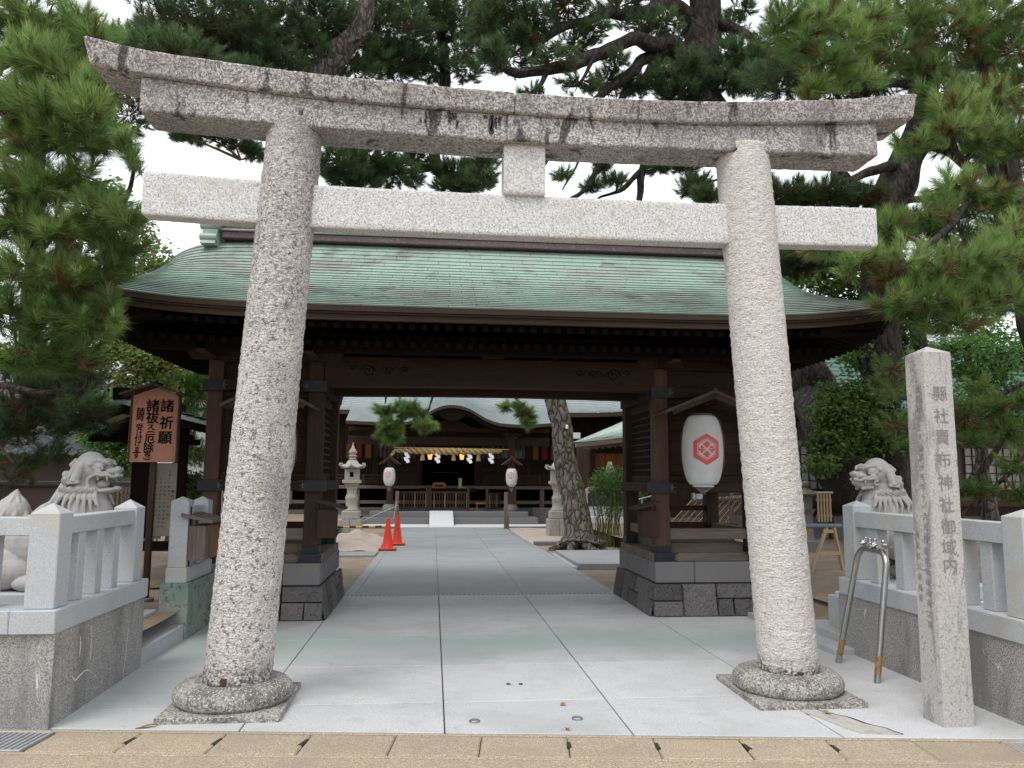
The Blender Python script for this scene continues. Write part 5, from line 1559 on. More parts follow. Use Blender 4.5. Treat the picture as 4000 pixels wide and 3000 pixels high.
def lantern_hood(label, cx, cy, zt, half, drop, depth, group, ybk, m='hood'):
    t = thing('lantern_hood', label, 'lantern hood', (cx, cy, zt), group)
    for s_ in (-1, 1):
        x1 = cx+s_*half; y0, y1 = cy-depth/2, cy+depth/2
        poly = [(cx+s_*.002, zt), (x1, zt-drop), (x1-s_*.012, zt-drop-.03), (cx+s_*.002, zt-.035)]
        MB().prism(poly, 'y', y0, y1).build('roof_board', Mt[m], t, fix=True)
        poly = [(cx+s_*.002, zt-.036), (x1-s_*.09, zt-drop*.8-.035), (x1-s_*.12, zt-drop*.8-.085), (cx+s_*.002, zt-.10)]
        MB().prism(poly, 'y', y0+.02, y0+.05).build('barge_board', Mt['wood'], t, fix=True)
    MB().box(cx-.02, cx+.02, y0-.01, y1+.01, zt-.008, zt+.02, .004).build('ridge_board', Mt[m], t)
    MB().box(cx-.03, cx+.03, cy, ybk, zt-.16, zt-.11, .004).build('bracket', Mt['wood'], t)
    return t
paper_lantern('paper_lantern', 'large white paper lantern with red hexagonal flower crest on the right gate cabin', 'large lanterns on the gate', 3.095, 8.80, 1.49, 2.29, .232, Mt['red'], R(-7), 1.895, .178, 34)
paper_lantern('paper_lantern', 'large white paper lantern almost hidden behind the left gateway pillar', 'large lanterns on the gate', -1.745, 8.80, 1.49, 2.29, .232, Mt['red'], R(0), 1.895, .178, 34)
lantern_hood('small gabled timber hood over the large lantern on the right gate cabin', 3.19, 8.84, 2.575, .60, .25, .5, 'lantern hoods on the gate', 9.19)
lantern_hood('small gabled timber hood on the left cabin, cut by the left gateway pillar', -1.80, 8.84, 2.575, .50, .25, .5, 'lantern hoods on the gate', 9.19)
cl = MB().box(3.06, 3.14, 8.95, 9.08, 1.33, 1.39, .006).box(3.02, 3.045, 8.93, 9.0, 1.32, 1.40, .004).build('lantern_clamp', Mt['steel_dark'])
tag(cl, 'small grey clamp under the large right gate lantern', 'clamp')
# offering boxes on the gate posts
def post_box(sgn, label):
    x = GX+sgn*1.95; t = thing('post_box', label, 'wooden box', (x, 8.96, .85), 'dark wooden boxes on the gate posts')
    MB().box(x, x-sgn*.20, 9.0, 9.20, .88, 1.19, .004).build('body', Mt['wood'], t)
    a, b = x+sgn*.01, x-sgn*.30
    z0, z1 = 1.275, 1.195
    MB().add([(a, 8.94, z0), (b, 8.94, z1), (b, 9.26, z1), (a, 9.26, z0), (a, 8.94, z0+.028), (b, 8.94, z1+.028), (b, 9.26, z1+.028), (a, 9.26, z0+.028)],
             [(3, 2, 1, 0), (4, 5, 6, 7), (0, 1, 5, 4), (1, 2, 6, 5), (2, 3, 7, 6), (3, 0, 4, 7)]).build('lid', Mt['wood'], t, fix=True)
post_box(1, 'dark wooden box with sloping lid on the inner post of the right cabin')
post_box(-1, 'dark wooden box with sloping lid on the inner post of the left cabin')

# =================================================================== SIGNBOARD AND NOTICE SHELTER
sb = thing('signboard', 'reddish cedar signboard with black brush calligraphy and a small gable roof, on a post', 'signboard', (-2.93, 8.66, .25))
def SBP(x, z): return (x, 8.6, z)
kx = lambda D: -2.95+(D-330)*.00512
zl, zr = 2.415, 2.415
bw0, bw1 = -3.185, -2.715; bb = 1.70
poly = [(bw0+.0, bb), (bw1, bb), (bw1+.01, 2.40), (-2.955, 2.485), (bw0-.0+.005, 2.40)]
MB().prism(poly, 'y', 8.60, 8.635).build('board', Mt['board'], sb, fix=True)
MB().box(bw0-.015, bw0, 8.585, 8.65, bb-.01, 2.41, .003).build('side_strip', Mt['wood'], sb)
MB().box(bw1+.002, bw1+.02, 8.585, 8.65, bb-.01, 2.41, .003).build('side_strip', Mt['wood'], sb)
for s_ in (-1, 1):
    x1 = -2.957+s_*.335
    MB().prism([(-2.957+s_*.001, 2.53), (x1, 2.415), (x1, 2.40), (-2.957+s_*.001, 2.505)], 'y', 8.50, 8.72).build('roof_board', Mt['wood'], sb, fix=True)
MB().box(-2.99, -2.92, 8.49, 8.73, 2.522, 2.545, .004).build('ridge_board', Mt['wood'], sb)
MB().box(-2.985, -2.925, 8.638, 8.69, .2, 2.3, .005).build('post', Mt['wood'], sb)
MB().lathe([(.085, .24), (.085, .29), (.04, .30)], -2.955, 8.665, 20).build('footing', Mt['tuff_pale'], sb, smooth=.6)
pl_ = lambda u, v: (u, 8.597, v)
sc1 = (bw1-bw0)/530.0     # board width in the measured frame
X = lambda zx: bw0+.008+(zx-950)*sc1
Z = lambda zy: 2.405-(zy-285)*((2.405-1.70)/790.0)
its = [('諸', X(1345), Z(405), .155, .022), ('祈', X(1345), Z(605), .155, .022), ('願', X(1340), Z(785), .155, .022),
       ('諸', X(1180), Z(405), .15, .022), ('祓', X(1180), Z(545), .145, .022), ('え', X(1175), Z(650), .10, .018), ('（', X(1170), Z(722), .10, .012),
       ('厄', X(1165), Z(800), .115, .02), ('除', X(1160), Z(905), .115, .02), ('等', X(1150), Z(985), .075, .015), ('）', X(1145), Z(1036), .10, .012),
       ('随', X(1045), Z(475), .092, .02), ('時', X(1042), Z(550), .088, .02), ('受', X(1040), Z(662), .085, .018), ('け', X(1040), Z(738), .07, .018),
       ('付', X(1035), Z(800), .085, .018), ('け', X(1030), Z(862), .07, .018), ('ま', X(1028), Z(925), .07, .018), ('す', X(1025), Z(990), .095, .018)]
its = [(i[0], i[1], i[2], i[3]*.94, i[4]) for i in its]
glyphs(its, pl_, 'lettering', Mt['ink'], sb)

nb = thing('notice_shelter', 'black timber notice shelter with a wide low gable roof, behind the signboard', 'notice shelter', (-3.6, 10.6, .25))
ns = 10.4/12.5
def NX(x): return x*ns
def NZ(z): return 1.55+(z-1.55)*ns
apx, apz = NX(-4.62), NZ(2.70)
for (xe, ze) in ((NX(-5.55), NZ(2.33)), (NX(-3.30), NZ(2.33)+.02)):
    MB().prism([(apx, apz), (xe, ze), (xe, ze-.05), (apx, apz-.07)], 'y', 10.0, 12.2).build('roof_slope', Mt['copper_back'], nb, fix=True)
    MB().prism([(apx, apz-.072), (xe+(.05 if xe < apx else -.05), ze-.055), (xe+(.08 if xe < apx else -.08), ze-.13), (apx, apz-.19)], 'y', 10.04, 10.10).build('barge_board', Mt['black_wood'], nb, fix=True)
    MB().prism([(apx, apz-.20), (xe+(.3 if xe < apx else -.3), ze-.15), (xe+(.3 if xe < apx else -.3), ze-.22), (apx, ze-.22)], 'y', 10.3, 10.34).build('gable_board', Mt['black_wood'], nb, fix=True)
for k in range(9):
    MB().beam((apx-.03, 10.1+k*.24, apz-.10), (NX(-3.34), 10.1+k*.24, NZ(2.33)-.06), .05, .05, .003).build('rafter', Mt['black_wood'], nb)
for k in range(7):
    t0 = k/7
    xa, za = apx+(NX(-3.30)-apx)*t0, apz+(NZ(2.33)+.02-apz)*t0
    MB().box(xa, xa+.155, 9.995, 12.2, za-.010, za+.012-.03, .003).build('slate_course', Mt['slate'], nb)
MB().box(apx-.09, apx+.09, 9.96, 12.25, apz-.02, apz+.13, .008).build('ridge_box', Mt['black_wood'], nb)
for x in (NX(-4.50), NX(-3.83)): MB().box(x-.05, x+.05, 10.35, 10.45, .2, NZ(2.30), .006).build('post', Mt['black_wood'], nb)
MB().box(NX(-4.55), NX(-3.78), 10.36, 10.44, .62, .74, .004).build('cross_rail', Mt['black_wood'], nb)
MB().box(NX(-4.50)-.0, NX(-4.50)+.19, 10.33, 10.40, .78, 1.95, .004).build('shutter', Mt['black_wood'], nb)
nbd = MB().box(NX(-4.43)+.08, NX(-3.87), 10.42, 10.45, .80, 1.72, .004).build('notice_sheet', Mt['notice'], nb)
its = [('賣', NX(-3.96), 1.36, .05, .01), ('布', NX(-3.96), 1.30, .05, .01), ('神', NX(-3.96), 1.24, .05, .01), ('社', NX(-3.96), 1.18, .05, .01), ('由', NX(-3.96), 1.12, .05, .01), ('緒', NX(-3.96), 1.06, .05, .01)]
for c_ in range(7):
    for k in range(13):
        its.append((rnd.choice('一二三十日月年神社御出雲国松江市命祭記元和大古事'), NX(-4.02)-c_*.052, 1.62-k*.05-(.1 if c_ % 3 else 0), .030, .004))
glyphs(its, lambda u, v: (u, 10.418, v), 'lettering', Mt['ink'], nb)
MB().prism([(NX(-4.7), 1.95), (NX(-3.6), 1.95), (NX(-3.6), 2.02), (NX(-4.7), 2.02)], 'y', 10.36, 10.44).build('head_rail', Mt['black_wood'], nb, fix=True)

# =================================================================== MAIN HALL
hall = thing('main_hall', 'dark timber main hall with a bow-shaped copper gable over its entrance, seen through the gate', 'shrine hall', (.65, 30, 0))
HX = .62
MB().box(-6.0, 7.4, 28.6, 38, -.1, .48, .02).build('stone_base', Mt['tuff'], hall)
for k in range(10):
    x = 3.6+k*.95*.4*2
    if x > 7: break
    MB().box(x, x+.74, 28.45, 28.62, -.1, .50, .02).build('base_stone', Mt['tuff'], hall)
MB().box(-6, 7.4, 28.9, 38, 1.16, 1.27, .01).build('deck', Mt['wood_grey'], hall)
for x in (-5.2, -4.0, -2.80, -1.6, 2.9, 3.95, 5.1, 6.3):
    MB().box(x, x+.16, 28.95, 29.12, .48, 1.16, .01).build('deck_post', Mt['wood_grey_v'], hall)
MB().box(-6, 7.4, 29.0, 29.06, .62, .74, .006).build('brace_rail', Mt['wood_grey'], hall)
MB().box(-6, 7.4, 29.9, 29.95, .48, 1.16, .006).build('underfloor_screen', Mt['black_wood'], hall)
for (x0, x1) in ((-6, -1.35), (2.75, 7.4)):
    for z in (1.38, 1.50, 1.62): MB().box(x0, x1, 28.93, 28.99, z, z+.05, .006).build('railing_bar', Mt['wood_h'], hall)
    n = int((x1-x0)/1.15)
    for k in range(n+1):
        x = x0+(x1-x0)*k/n; MB().box(x-.04, x+.04, 28.92, 29.0, 1.27, 1.68, .006).build('railing_post', Mt['wood'], hall)
# wall
WY = 30.6
MB().box(-6, -.46, WY, WY+.15, 1.27, 3.7, .01).build('front_wall', Mt['wood'], hall)
MB().box(1.60, 7.4, WY, WY+.15, 1.27, 3.7, .01).build('front_wall', Mt['wood'], hall)
MB().box(-.46, 1.60, WY, WY+.15, 2.72, 3.7, .01).build('front_wall', Mt['wood'], hall)
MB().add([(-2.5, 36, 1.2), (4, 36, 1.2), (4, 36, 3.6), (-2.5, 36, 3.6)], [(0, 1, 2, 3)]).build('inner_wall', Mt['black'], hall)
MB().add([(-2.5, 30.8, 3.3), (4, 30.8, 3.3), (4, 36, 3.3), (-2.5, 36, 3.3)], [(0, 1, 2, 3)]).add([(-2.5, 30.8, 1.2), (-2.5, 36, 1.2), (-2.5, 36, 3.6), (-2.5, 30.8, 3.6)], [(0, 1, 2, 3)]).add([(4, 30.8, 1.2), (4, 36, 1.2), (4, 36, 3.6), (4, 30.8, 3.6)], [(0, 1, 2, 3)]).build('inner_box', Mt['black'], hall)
for x in (-5.9, -3.4, -2.3, -.62, 1.62, 3.6, 4.6, 6.8): MB().box(x, x+.2, WY-.08, WY+.1, 1.27, 3.7, .01).build('wall_post', Mt['wood'], hall)
for z in (1.75, 2.02, 2.30): 
    for (x0, x1) in ((-2.1, -.65), (1.85, 3.55)): MB().box(x0, x1, WY-.04, WY, z, z+.05, .004).build('wall_rail', Mt['wood_h'], hall)
for (x0, x1) in ((-2.1, -.66), (1.84, 3.58)):
    for k in range(9):
        x = x0+.08+k*(x1-x0-.16)/8; MB().box(x-.03, x+.03, WY-.05, WY-.01, 2.30, 2.9, .004).build('window_bar', Mt['wood_grey_v'], hall)
    MB().box(x0, x1, WY-.02, WY-.008, 2.34, 2.9, .002).build('window_pane', Mt['glass_dark'], hall)
# bays with hanging banners either side
for (x0, cols) in ((-3.35, ('orange_cloth', 'red_cloth', 'orange_cloth', 'black')), (3.85, ('orange_cloth', 'red_cloth', 'orange_cloth', 'black'))):
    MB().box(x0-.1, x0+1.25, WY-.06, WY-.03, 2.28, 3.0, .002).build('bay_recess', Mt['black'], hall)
    for k, c_ in enumerate(cols):
        if c_ == 'black': continue
        MB().box(x0+.02+k*.36, x0+.24+k*.36, WY-.10, WY-.085, 2.30, 2.86, .002).build('banner', Mt[c_], hall)
    MB().box(x0-.15, x0+1.3, WY-.14, WY-.06, 2.22, 2.29, .005).build('sill_rail', Mt['wood_h'], hall)
    for k in range(14): MB().box(x0-.1+k*.1, x0-.05+k*.1, WY-.1, WY-.06, 1.55, 2.2, .003).build('screen_slat', Mt['wood'], hall)
for k in range(9):
    for (xx) in (4.85,): MB().box(xx+k*.17, xx+.05+k*.17, WY-.1, WY-.06, 2.3, 3.0, .003).build('lattice_bar', Mt['wood'], hall)
for k in range(6): MB().box(4.82, 6.3, WY-.06, WY-.03, 2.3+k*.13, 2.34+k*.13, .003).build('lattice_bar', Mt['wood'], hall)
# porch: posts, beams
for x in (-1.62, 2.66):
    MB().box(x, x+.24, 27.9, 28.14, .62, 3.1, .012).build('porch_post', Mt['wood'], hall)
    MB().lathe([(.26, .40), (.28, .46), (.24, .56), (.19, .64)], x+.12, 28.02, 20).build('post_stone', Mt['tuff_pale'], hall, smooth=.8)
    MB().box(x-.25, x+.49, 27.92, 28.12, 3.06, 3.2, .02).build('bracket_arm', Mt['wood'], hall)
    MB().box(x-.1, x+.34, 27.86, 28.18, 2.96, 3.06, .02).build('bearing_block', Mt['wood'], hall)
for (z0, z1, y) in ((2.72, 3.02, 27.95), (3.2, 3.34, 27.98)): MB().box(-3.0, 4.15, y, y+.14, z0, z1, .01).build('porch_beam', Mt['wood_h'], hall)
pts = []
MB().prism([(HX-.9, 3.34), (HX-.55, 3.45), (HX-.3, 3.62), (HX, 3.68), (HX+.3, 3.62), (HX+.55, 3.45), (HX+.9, 3.34)], 'y', 27.96, 28.06).build('frog_leg_strut', Mt['wood_h'], hall, fix=True)
for k in range(30):
    x = -2.7+k*.23
    if abs(x-HX) < 1.7: continue
    MB().beam((x, 27.15, 3.33), (x, 29.6, 3.9), .06, .07, .004).build('rafter', Mt['black_wood'], hall)
# porch roof with the bow-shaped gable
bow = [(-3.0, 3.485), (-2.0, 3.45), (-1.35, 3.435), (-.85, 3.49), (-.42, 3.68), (.14, 3.985), (.62, 4.075), (1.2, 3.955), (1.70, 3.67), (2.15, 3.49), (2.7, 3.43), (3.3, 3.43), (4.15, 3.49)]
bz = lambda x: smooth_interp(bow, x)
def mz(y): return 3.97+3.4*(max(0, (y-28.4)/4.6)**1.25)
def porchS(x, y):
    base = 3.445+.04*abs((x-HX)/3.5)**4
    hump = bz(x)-base
    t = (y-27.0)/3.0
    zb = 3.445+.37*(y-27)
    zz = zb if y < 28.5 else max(zb if y < 28.7 else 0, mz(y)+.012)
    return zz + (base-3.445)*(1-t) + max(0, hump)*max(0, 1-t)**.6 + min(0, hump)*(1-t)
rings = []
for j in range(25):
    y = 27.0+3.0*j/24
    rings.append([(-3.0+7.15*i/90+(.18 if False else 0), y, porchS(-3.0+7.15*i/90, y)) for i in range(91)])
nrow = 20
porch = MB().loft(rings, close=False, cap=False).build('porch_roof', Mt['copper_back'], hall, smooth=1)
cs = MB()
for j in range(22):
    y0 = 27.02+j*.135
    for i in range(90):
        xa, xb = -3.0+7.15*i/90, -3.0+7.15*(i+1)/90
        for (ya, yb, up0, up1) in ((y0, y0+.13, .022, .002),):
            cs.add([(xa+.003, ya, porchS(xa, ya)+up0), (xb-.003, ya, porchS(xb, ya)+up0), (xb-.003, yb, porchS(xb, yb)+up1), (xa+.003, yb, porchS(xa, yb)+up1), (xa+.003, ya, porchS(xa, ya)), (xb-.003, ya, porchS(xb, ya))], [(0, 1, 2, 3), (4, 5, 1, 0)])
cs.build('copper_sheets', Mt['copper_back'], hall, kind='stuff')
rings = []
for i in range(91):
    x = -3.0+7.15*i/90; z = porchS(x, 27.0)
    rings.append([(x, 26.98, z-.01), (x, 27.25, z+.0), (x, 27.25, z-.12), (x, 26.98, z-.105)])
MB().loft(rings).build('eave_board', Mt['fascia'], hall, fix=True)
# lining under the bow
rings = []
for i in range(61):
    x = -1.3+3.85*i/60; z = porchS(x, 27.0)-.13
    rings.append([(x, 27.05, z), (x, 28.0, z), (x, 28.0, z-.10), (x, 27.05, z-.10)])
MB().loft(rings).build('bow_lining', Mt['black_wood'], hall, fix=True)
MB().prism([(-2.9, 3.2), (4.05, 3.2), (4.05, 3.42), (2.2, 3.42), (1.5, 3.66), (HX, 3.92), (-.3, 3.66), (-1.0, 3.42), (-2.9, 3.42)], 'y', 28.15, 28.2).build('gable_screen', Mt['black_wood'], hall)
MB().prism([(HX-.5, 3.75), (HX-.3, 3.6), (HX, 3.5), (HX+.3, 3.6), (HX+.5, 3.75), (HX+.2, 3.86), (HX-.2, 3.86)], 'y', 27.06, 27.12).build('gable_pendant', Mt['black_wood'], hall, fix=True)
# main roof
MX0, MX1 = -6.9, 8.15
def mainS(s, u):
    hw = (MX1-MX0)/2; cx = (MX0+MX1)/2
    z = 3.97+3.4*(u**1.25)+.25*abs(s)**6*(1-u)
    x = cx+s*hw*(1-.25*u)
    return (x, 28.4+4.6*u, z)
rings = [[mainS(-1+2*i/40, j/20) for i in range(41)] for j in range(21)]
MB().loft(rings, close=False, cap=False).build('main_roof', Mt['copper_back'], hall, smooth=1)
rings = [[(p[0], 66-p[1], p[2]) for p in r] for r in rings]
MB().loft(rings, close=False, cap=False).build('rear_roof', Mt['copper_back'], hall, smooth=1)
cs = MB()
for j in range(30):
    for i in range(40):
        s0, s1 = -1+2*i/40, -1+2*(i+1)/40; u0, u1 = j/30*.8, (j+.95)/30*.8
        a, b, c_, d = [Vector(mainS(s, u)) for s, u in ((s0, u0), (s1, u0), (s1, u1), (s0, u1))]
        up = Vector((0, 0, .03)); g = Vector((.004, 0, 0))
        cs.add([a+up+g, b+up-g, c_-g+Vector((0, 0, .003)), d+g+Vector((0, 0, .003)), a+g, b-g], [(0, 1, 2, 3), (4, 5, 1, 0)])
cs.build('copper_sheets', Mt['copper_back'], hall, kind='stuff')
for (sa, sb_) in ((-1, (-3.0-.625)/7.525), ((4.15-.625)/7.525, 1)):
    rings = []
    for i in range(31):
        p = mainS(sa+(sb_-sa)*i/30, 0); rings.append([(p[0], 28.38, p[2]-.01), (p[0], 28.7, p[2]), (p[0], 28.7, p[2]-.17), (p[0], 28.38, p[2]-.16)])
    MB().loft(rings).build('eave_board', Mt['fascia'], hall, fix=True)
for k in range(60):
    x = MX0+.15+k*.25
    if -3 < x < 4.1: continue
    MB().beam((x, 28.6, 3.80), (x, 30.6, 4.0), .07, .08, .004).build('rafter', Mt['black_wood'], hall)
MB().add([(MX0, 28.6, 3.9), (MX1, 28.6, 3.9), (MX1, 37, 3.9), (MX0, 37, 3.9)], [(0, 1, 2, 3)]).build('soffit', Mt['black_wood'], hall)
MB().box(-6, 7.4, 30.4, 30.6, 3.6, 3.9, .01).build('wall_beam', Mt['wood_h'], hall)
MB().box(-4.5, 5.8, 32.8, 33.2, 7.2, 7.8, .03).build('ridge_box', Mt['copper_brown'], hall)
# stone stair in front of the porch and ramp
st = MB().box(-2.40, 3.62, 27.0, 28.6, -.05, .215, .012).build('hall_steps', Mt['tuff_pale'], None, kind='structure')
MB().box(-2.15, 3.33, 27.42, 28.62, .217, .40, .012).build('upper_step', Mt['tuff_pale'], st)
rp = MB().prism([(25.75, .003), (27.55, .43), (27.55, .36), (25.95, -.01)], 'x', -.10, .70)
tag(rp.build('wheelchair_ramp', Mt['bright_paving'], None, fix=True), 'pale sloping ramp slab laid over the hall steps', 'ramp')
# low lattice barriers in front of the porch
def barrier(label, p, q, z0, z1, n, ends=(1, 1)):
    p = Vector((*p, 0)); q = Vector((*q, 0))
    t = thing('timber_barrier', label, 'barrier', tuple(p), 'timber barriers before the hall')
    for z in (z1-.06, z0+.08): MB().beam(p+Vector((0, 0, z)), q+Vector((0, 0, z)), .05, .05, .004).build('rail', Mt['wood'], t)
    for k in range(n):
        a = p.lerp(q, (k+.5)/n); MB().box(a.x-.02, a.x+.02, a.y-.02, a.y+.02, z0+.08, z1-.08, .003).build('slat', Mt['wood_grey_v' if k % 4 == 1 else 'wood'], t)
    for e, w in zip((p, q), ends):
        if w:
            MB().box(e.x-.045, e.x+.045, e.y-.045, e.y+.045, z0, z1+.08, .006).build('post', Mt['wood'], t)
            MB().ball((e.x, e.y, z1+.12), (.05, .05, .06), 10, 7).build('finial', Mt['wood'], t)
barrier('dark slatted timber barrier on the left of the hall porch', (-1.15, 27.95), (-.20, 27.95), .42, 1.12, 10, (0, 1))
barrier('dark slatted timber barrier in the middle of the hall porch, before the door', (-.10, 27.95), (1.25, 27.95), .42, 1.12, 14)
barrier('dark slatted timber barrier standing askew on the right of the hall porch', (1.90, 27.7), (2.45, 28.4), .42, 1.08, 8, (1, 0))
# straw rope and paper streamers
rope = thing('straw_rope', 'thick twisted straw rope hung under a bamboo pole across the hall porch', 'straw rope', (.5, 27.6, 2.5))
for ph in (0, PI):
    pts = []; rr = []
    for k in range(140):
        u = k/139; x = -1.50+3.9*u; env = .035+.035*math.sin(PI*min(1, max(0, u)))
        if u < .04: z = 2.30+.18*u/.04
        else: z = 2.50-.015*math.sin(PI*u)
        pts.append((x, 27.6+env*math.cos(u*60+ph), z+env*math.sin(u*60+ph))); rr.append(env*.95)
    MB().tube(pts, rr, 8).build('strand', Mt['straw'], rope, smooth=2)
MB().tube([(-1.36, 27.6, 2.605), (2.65, 27.6, 2.57)], .022, 8).build('bamboo_pole', Mt['bamboo'], rope)
for x in (-.38, .70, 1.58):
    mb = MB()
    for k in range(26):
        a = rnd.uniform(-.075, .075); b = rnd.uniform(-.03, .03)
        mb.tube([(x+a*.4, 27.6+b, 2.47), (x+a+.0, 27.6+b*1.5, 2.17+rnd.uniform(-.02, .02))], .011, 4)
    mb.build('tassel', Mt['straw'], rope, kind='stuff')
for i, x in enumerate((-.95, .11, 1.23, 1.99)):
    mb = MB(); w = .075
    for k, (dx, dz) in enumerate(((0, 0), (.06, -.085), (-.01, -.165), (.055, -.245))):
        a = 2.40+dz; mb.add([(x+dx-w, 27.54-.01*k, a+.03), (x+dx+w*.6, 27.55-.01*k, a+.05), (x+dx+w, 27.55-.01*k, a-.06), (x+dx-w*.5, 27.53-.01*k, a-.09)], [(0, 1, 2, 3)])
    o = mb.build('paper_streamer', Mt['white'])
    tag(o, ('white zigzag paper streamer at the left end of the straw rope', 'white zigzag paper streamer hanging over the left edge of the dark door', 'white zigzag paper streamer between the last two straw tassels', 'white zigzag paper streamer at the right end of the straw rope')[i], 'paper streamer', 'paper streamers on the straw rope')
# lanterns at the porch posts
for x, lb in ((-1.50, 'left'), (2.72, 'right')):
    paper_lantern('paper_lantern', 'small white paper lantern with faded pink crest at the %s post of the hall porch' % lb, 'small lanterns on the hall porch', x, 27.3, 1.30, 1.90, .20, Mt['pink'], R(-14), 1.66, .13, 12, True, 20, .18)
    lantern_hood('small timber hood over the pink-crested lantern at the %s porch post' % lb, x+.01, 27.4, 2.31, .37, .27, .4, 'lantern hoods on the hall porch', 27.9)
# glowing lamps inside
Mt['lamp'] = bpy.data.materials.new('lit_lamp_paper'); Mt['lamp'].use_nodes = True
_b = Mt['lamp'].node_tree.nodes['Principled BSDF']; _b.inputs['Base Color'].default_value = (.8, .3, .08, 1); _b.inputs['Emission Color'].default_value = (1, .32, .08, 1); _b.inputs['Emission Strength'].default_value = 1.6
for (x, lb) in ((-.14, 'left'), (1.12, 'right')):
    t = thing('hanging_lamp', 'small lit orange lamp hanging inside the dark hall door on the %s' % lb, 'lamp', (x, 31.2, 2.3), 'lit lamps inside the hall')
    MB().lathe([(.06, 2.28), (.10, 2.48), (.10, 2.50), (.03, 2.53)], x, 31.2, 6).build('shade', Mt['lamp'], t)
    MB().lathe([(.065, 2.26), (.065, 2.285)], x, 31.2, 6).build('base', Mt['black_wood'], t)
    MB().tube([(x, 31.2, 2.53), (x, 31.2, 3.3)], .008, 5).build('cord', Mt['black_wood'], t)
# fortune-slip sign, green card, trestle
fs_ = thing('fortune_slip_sign', 'small orange-framed sign reading おみくじ on the offering counter', 'sign', (.20, 28.7, 1.27))
MB().prism([(-.02, 1.19), (.46, 1.19), (.46, 1.35), (.38, 1.40), (.06, 1.40), (-.02, 1.35)], 'y', 28.6, 28.63).build('board', Mt['cedar_orange'], fs_, fix=True)
MB().box(.07, .37, 28.59, 28.60, 1.235, 1.325, .001).build('panel', Mt['rubber'], fs_)
glyphs([(c_, .12+.066*i, 1.28, .068, .02) for i, c_ in enumerate('おみくじ')], lambda u, v: (u, 28.585, v), 'lettering', Mt['white'], fs_)
MB().box(-.5, 1.6, 28.55, 29.3, 1.05, 1.19, .01).build('offering_counter', Mt['black_wood'], hall)
gc = MB().box(.92, 1.04, 28.66, 28.67, 1.24, 1.56, .002).box(.90, 1.20, 28.6, 28.72, 1.19, 1.225, .003)
tag(gc.build('green_card', mat('pale_green_card', (.30, .36, .15), .8)), 'upright pale green card standing on the offering counter', 'card')
tr_ = thing('small_trestle', 'low orange-brown wooden trestle behind the barriers of the porch', 'trestle', (1.75, 28.2, .4))
MB().box(1.52, 1.95, 28.1, 28.3, .64, .69, .005).build('top', Mt['cedar_orange'], tr_)
for x in (1.55, 1.88): MB().box(x, x+.04, 28.12, 28.28, .40, .64, .004).build('leg', Mt['cedar_orange'], tr_)
rl = thing('altar_railing', 'thin dark altar rail inside the hall door', 'railing', (.6, 31.6, 1.4))
for x in (-.0, .33, .67, 1.02): MB().box(x, x+.02, 31.6, 31.62, 1.27, 1.78, .003).build('bar', Mt['wood'], rl)
MB().box(-.02, 1.06, 31.6, 31.62, 1.76, 1.79, .003).build('rail', Mt['wood_grey'], rl)
# floodlight box on the hall
tag(MB().box(5.0, 5.28, 27.9, 28.1, 3.0, 3.22, .01).build('speaker_box', Mt['white_wall']), 'small grey box hung under the right eave of the main hall', 'box')

